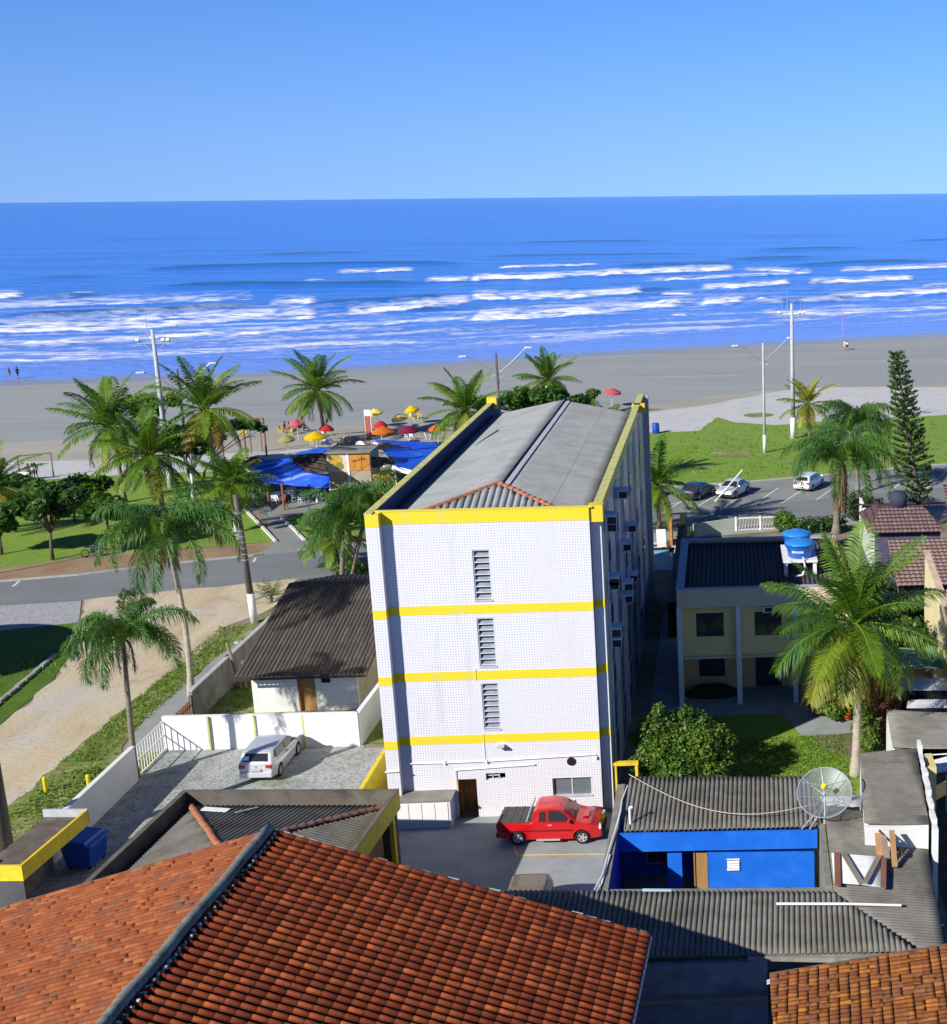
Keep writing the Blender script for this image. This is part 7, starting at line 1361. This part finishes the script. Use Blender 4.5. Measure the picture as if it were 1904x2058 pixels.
for px,z,mm,l,r,tl in (((1298,150),2.3,m_upy,'pale yellow umbrella tilted westward, nearest the palm of three on the open sand',1.25,(-.22,-.18)),((1478,190),2.3,m_upy,'pale yellow umbrella casting its shadow beside the red one on open sand',1.3,(-.22,-.2)),((1572,128),2.3,m_uy,'yellow umbrella farthest out toward the sea',1.2,(-.18,-.1)),
   ((860,322),2.5,m_uy,'big bright yellow umbrella in front of the lone palm trunk',1.6,(0,-.1)),((640,345),2.3,m_uf,'faded olive yellow umbrella beside the seated group',1.2,(-.1,-.1)),((715,230),2.4,m_up,'pink-red umbrella over the seated group on the sand',1.1,(-.05,-.12)),((948,265),2.3,m_ur,'red umbrella half hidden by the lone palm trunk',1.1,(.1,0)),
   ((1345,238),2.9,m_ur,'tall red umbrella stacked above the orange one by the banner',1.05,(0,-.05)),((1365,282),2.5,m_uo,'orange and red umbrella beside the feather banner',1.7,(.03,-.06)),((1550,276),2.5,m_um,'maroon umbrella standing over white chairs behind the blue awning',1.55,(.03,-.03)),((1768,265),2.4,m_uo,'orange red umbrella tip behind the palm near the tower',1.3,(0,0)),
   ((415,505),2.4,m_ur,'dark red umbrella peeping over the west edge of the big blue awning',1.6,(0,0))):
    umbrella(l,C(*px,z),mm,r,tl)
umbrella('orange umbrella partly behind the tree at the tower roof',Q_(1045,552,2.8),m_uo,1.1,(0,0)); umbrella('coral red umbrella above the rubble on the tower terrace',Q_(1225,515,2.5),m_up,1.6,(.1,-.05)); umbrella('orange umbrella tucked low behind the small lime green tree',Q_(1060,600,2.2),m_uo,.8,(0,0))
# rubble on the tower's rear terrace
rr=random.Random(8); G0='rubble pieces on the tower terrace'
for i in range(9):
    x,y=rr.uniform(6.2,9.0),rr.uniform(31.6,32.6); q=MB(); 
    if i%2: q.bar((x,y,11.95+.1*i),(x+rr.uniform(-.8,.8),y+rr.uniform(-.3,.3),12.3+.1*i),.1,.08)
    else: q.lathe([(.001,0),(.22,.04),(.26,.2),(.12,.34),(.001,.36)],7,(x,y,11.8))
    tag(q.build('rubble',m_dark if i%3 else m_conc),'loose piece of dark rubble on the rear terrace of the tower','rubble',G0)
MB().box(6.0,31.5,12.4,9.2,32.7,12.46).build('terrace_cover',m_roofd,tw)
# timber frames and goals on the sand
def goal(name,label,p,q,h,m_,r=.07,back=0):
    t=thing(name,label,'goal frame',(0,0,0)); 
    for a_ in (p,q): MB().tube([(a_.x,a_.y,0),(a_.x,a_.y,h)],r,7).build('post',m_,t)
    MB().tube([(p.x,p.y,h-.05),(q.x,q.y,h-.05)],r*.9,7).build('crossbar',m_,t)
goal('beach_goal','white beach football goal near the sea almond trees',B_(238,612),B_(625,572),2.5,m_postw)
goal('timber_portal','brown timber frame standing on the sand west of the kiosk',C(352,505),C(505,512),4.2,m_wood,.1); goal('timber_portal','second lighter timber frame just behind the brown one',C(392,488),C(470,470),3.6,m_postw,.08)
b_=C(188,545); t=thing('timber_post','pale bare post on the sand below the kiosk palm','post',b_); MB().tube([(0,0,0),(0,0,3.6)],.09,7).build('pole',m_postw,t)
b_=E_(1243,310); t=thing('beach_flag','thin pinkish marker pole planted at the water edge','marker pole',(b_.x,b_.y,0)); MB().tube([(0,0,0),(0,0,4.2)],.05,6).build('pole',mat('pink_pole',(.6,.3,.35)),t); MB().box(-.25,-.02,3.5,.25,.02,4.2).build('flag',mat('pink_flag',(.7,.35,.4)),t)
# ================================================================== people
import bmesh
m_skin=[mat('skin_%d'%i,c,tuple(x*.88 for x in c),rough=.55) for i,c in enumerate(((.42,.24,.16),(.30,.16,.10),(.20,.10,.065)))]; m_hair=mat('dark_hair',(.025,.018,.014),rough=.6)
def skin_obj(name,V,E,Rr,m_,parent,root=0):
    bm=bmesh.new(); ly=bm.verts.layers.skin.verify(); vs=[bm.verts.new(v) for v in V]; [bm.edges.new((vs[a],vs[b])) for a,b in E]
    for v,r in zip(vs,Rr): v[ly].radius=r if isinstance(r,tuple) else (r,r); v[ly].use_root=False
    bm.verts.ensure_lookup_table(); vs[root][ly].use_root=True
    me=bpy.data.meshes.new(name); bm.to_mesh(me); bm.free(); me.materials.append(m_); o=bpy.data.objects.new(name,me); COL.objects.link(o); o.parent=parent
    s=o.modifiers.new('skin','SKIN'); s.use_smooth_shade=True; ss=o.modifiers.new('sub','SUBSURF'); ss.levels=1; ss.render_levels=2; return o
def person(label,loc,rz,sk,shirt,short,seated=False,stride=.22,h=1.7,group=None,bare=False):
    t=thing('person',label,'person',loc,rz,group); s=h/1.7
    if not seated:
        J=dict(pel=(0,0,.95),sp=(0,.0,1.15),ch=(0,.01,1.36),nk=(0,.02,1.47),hd=(0,.05,1.56),ht=(0,.04,1.68),lh=(.09,0,.90),lk=(.10,stride*.55,.50),la=(.10,stride*.35,.08),lf=(.11,stride*.35+.14,.03),rh=(-.09,0,.90),rk=(-.10,-stride*.1,.50),ra=(-.10,-stride*.95,.10),rf=(-.11,-stride*.95+.13,.03),
               ls=(.17,0,1.38),le=(.24,-.08,1.12),lw=(.26,.06,.90),lg=(.265,.10,.80),rs=(-.17,0,1.38),re=(-.24,.06,1.12),rw=(-.26,.18,.91),rg=(-.265,.23,.82))
    else:
        J=dict(pel=(0,0,.52),sp=(0,.0,.72),ch=(0,-.02,.94),nk=(0,-.01,1.05),hd=(0,.02,1.14),ht=(0,.01,1.26),lh=(.09,.05,.50),lk=(.13,.45,.50),la=(.13,.42,.08),lf=(.14,.56,.03),rh=(-.09,.05,.50),rk=(-.12,.45,.50),ra=(-.12,.48,.08),rf=(-.13,.62,.03),
               ls=(.17,-.02,.96),le=(.24,.08,.72),lw=(.18,.30,.66),lg=(.16,.38,.64),rs=(-.17,-.02,.96),re=(-.24,.08,.72),rw=(-.16,.32,.62),rg=(-.13,.40,.60))
    rd=dict(pel=(.14,.10),sp=(.125,.09),ch=(.15,.10),nk=.05,hd=(.078,.095),ht=(.05,.06),lh=.085,lk=.058,la=.04,lf=.035,rh=.085,rk=.058,ra=.04,rf=.035,ls=.055,le=.04,lw=.03,lg=.032,rs=.055,re=.04,rw=.03,rg=.032)
    K=list(J); idx={a:i for i,a in enumerate(K)}; ed=[('pel','sp'),('sp','ch'),('ch','nk'),('nk','hd'),('hd','ht'),('pel','lh'),('lh','lk'),('lk','la'),('la','lf'),('pel','rh'),('rh','rk'),('rk','ra'),('ra','rf'),('ch','ls'),('ls','le'),('le','lw'),('lw','lg'),('ch','rs'),('rs','re'),('re','rw'),('rw','rg')]
    sc=lambda v:tuple(x*s for x in v); skin_obj('body',[sc(J[a]) for a in K],[(idx[a],idx[b_]) for a,b_ in ed],[rd[a] if not isinstance(rd[a],tuple) else rd[a] for a in K],m_skin[sk],t)
    hp=Vector(sc(J['hd'])); MB().lathe([(.001,.125),(.06,.115),(.1,.06),(.108,.0),(.1,-.06)],14,(hp.x,hp.y-.02,hp.z+.03),cap=False).build('hair',m_hair,t,smooth=True)
    if not bare: kk=['pel','sp','ch','ls','le','rs','re']; skin_obj('shirt',[sc(J[a]) for a in kk],[(0,1),(1,2),(2,3),(3,4),(2,5),(5,6)],[(.155,.118),(.145,.11),(.165,.118),.075,.06,.075,.06],shirt,t)
    kk=['pel','lh','lk','rh','rk']; V=[Vector(J[a]) for a in kk]; V[2]=V[1].lerp(V[2],.75); V[4]=V[3].lerp(V[4],.75); skin_obj('shorts',[sc(v) for v in V],[(0,1),(1,2),(0,3),(3,4)],[(.15,.12),.10,.085,.10,.085],short,t)
    return t
ms=lambda n,c:mat(n,c,rough=.85)
mw_,mb_,mr_,my_,mk_,mp_=ms('white_shirt',(.75,.74,.72)),ms('navy_cloth',(.03,.04,.10)),ms('red_shirt',(.45,.06,.05)),ms('yellow_shirt',(.6,.5,.1)),ms('black_cloth',(.02,.02,.022)),ms('pink_cloth',(.55,.25,.25))
b=A_(58,352); person('bare-chested walker in pale shorts at the water edge, nearer the frame edge',b,rad(70),0,mw_,mp_,h=1.8,bare=True); b=A_(106,350); person('dark clothed walker at the water edge behind the pale one',b,rad(70),2,mb_,mk_,h=1.85)
b=E_(1254,412); person('walker in a white shirt on the wet sand, the farther of two',b,rad(-60),0,mw_,mw_,h=1.7); b=E_(1268,416); person('walker in white shirt and dark shorts on wet sand, nearer the lone pine',b,rad(-60),1,mw_,mk_,h=1.65)
for px,l,sk,sh_,st,rz in (((640,325),'person in red sitting under the pink-red umbrella on the far west chair',0,mr_,mk_,1.5),((672,330),'person with bare skin seated beside the one in red',0,mp_,mp_,.6),((745,322),'person in black seated under the pink-red umbrella toward the palm',1,mk_,mk_,-1.2),((785,325),'person in navy seated at the palm end of the group',1,mb_,mk_,-1.6),((715,338),'person in yellow seated at the front of the group',0,my_,mb_,3.0)):
    person(l,C(*px),rz,sk,sh_,st,seated=True)
for px,l,sh_,st in (((395,605),'person in a white shirt standing at the beach goal by the dark clad one',mw_,mb_),((348,608),'dark clad person standing at the beach goal',mb_,mk_),((425,600),'person in black standing at the beach goal nearest the crossbar post',mk_,mk_)): person(l,B_(*px),rad(200),0,sh_,st,h=1.7)
b=B_(310,605); t=thing('white_cooler','white cooler box standing on the sand inside the beach goal','cooler',b); MB().box(-.45,-.3,0,.45,.3,.75).build('box',m_plast,t,bevel=.05); MB().box(-.48,-.33,.75,.48,.33,.85).build('lid',m_plast,t,bevel=.03)
b=C(650,905); person('dark clothed person standing by the kiosk post at the head of the footpath',b,rad(120),2,mr_,mk_,h=1.65)
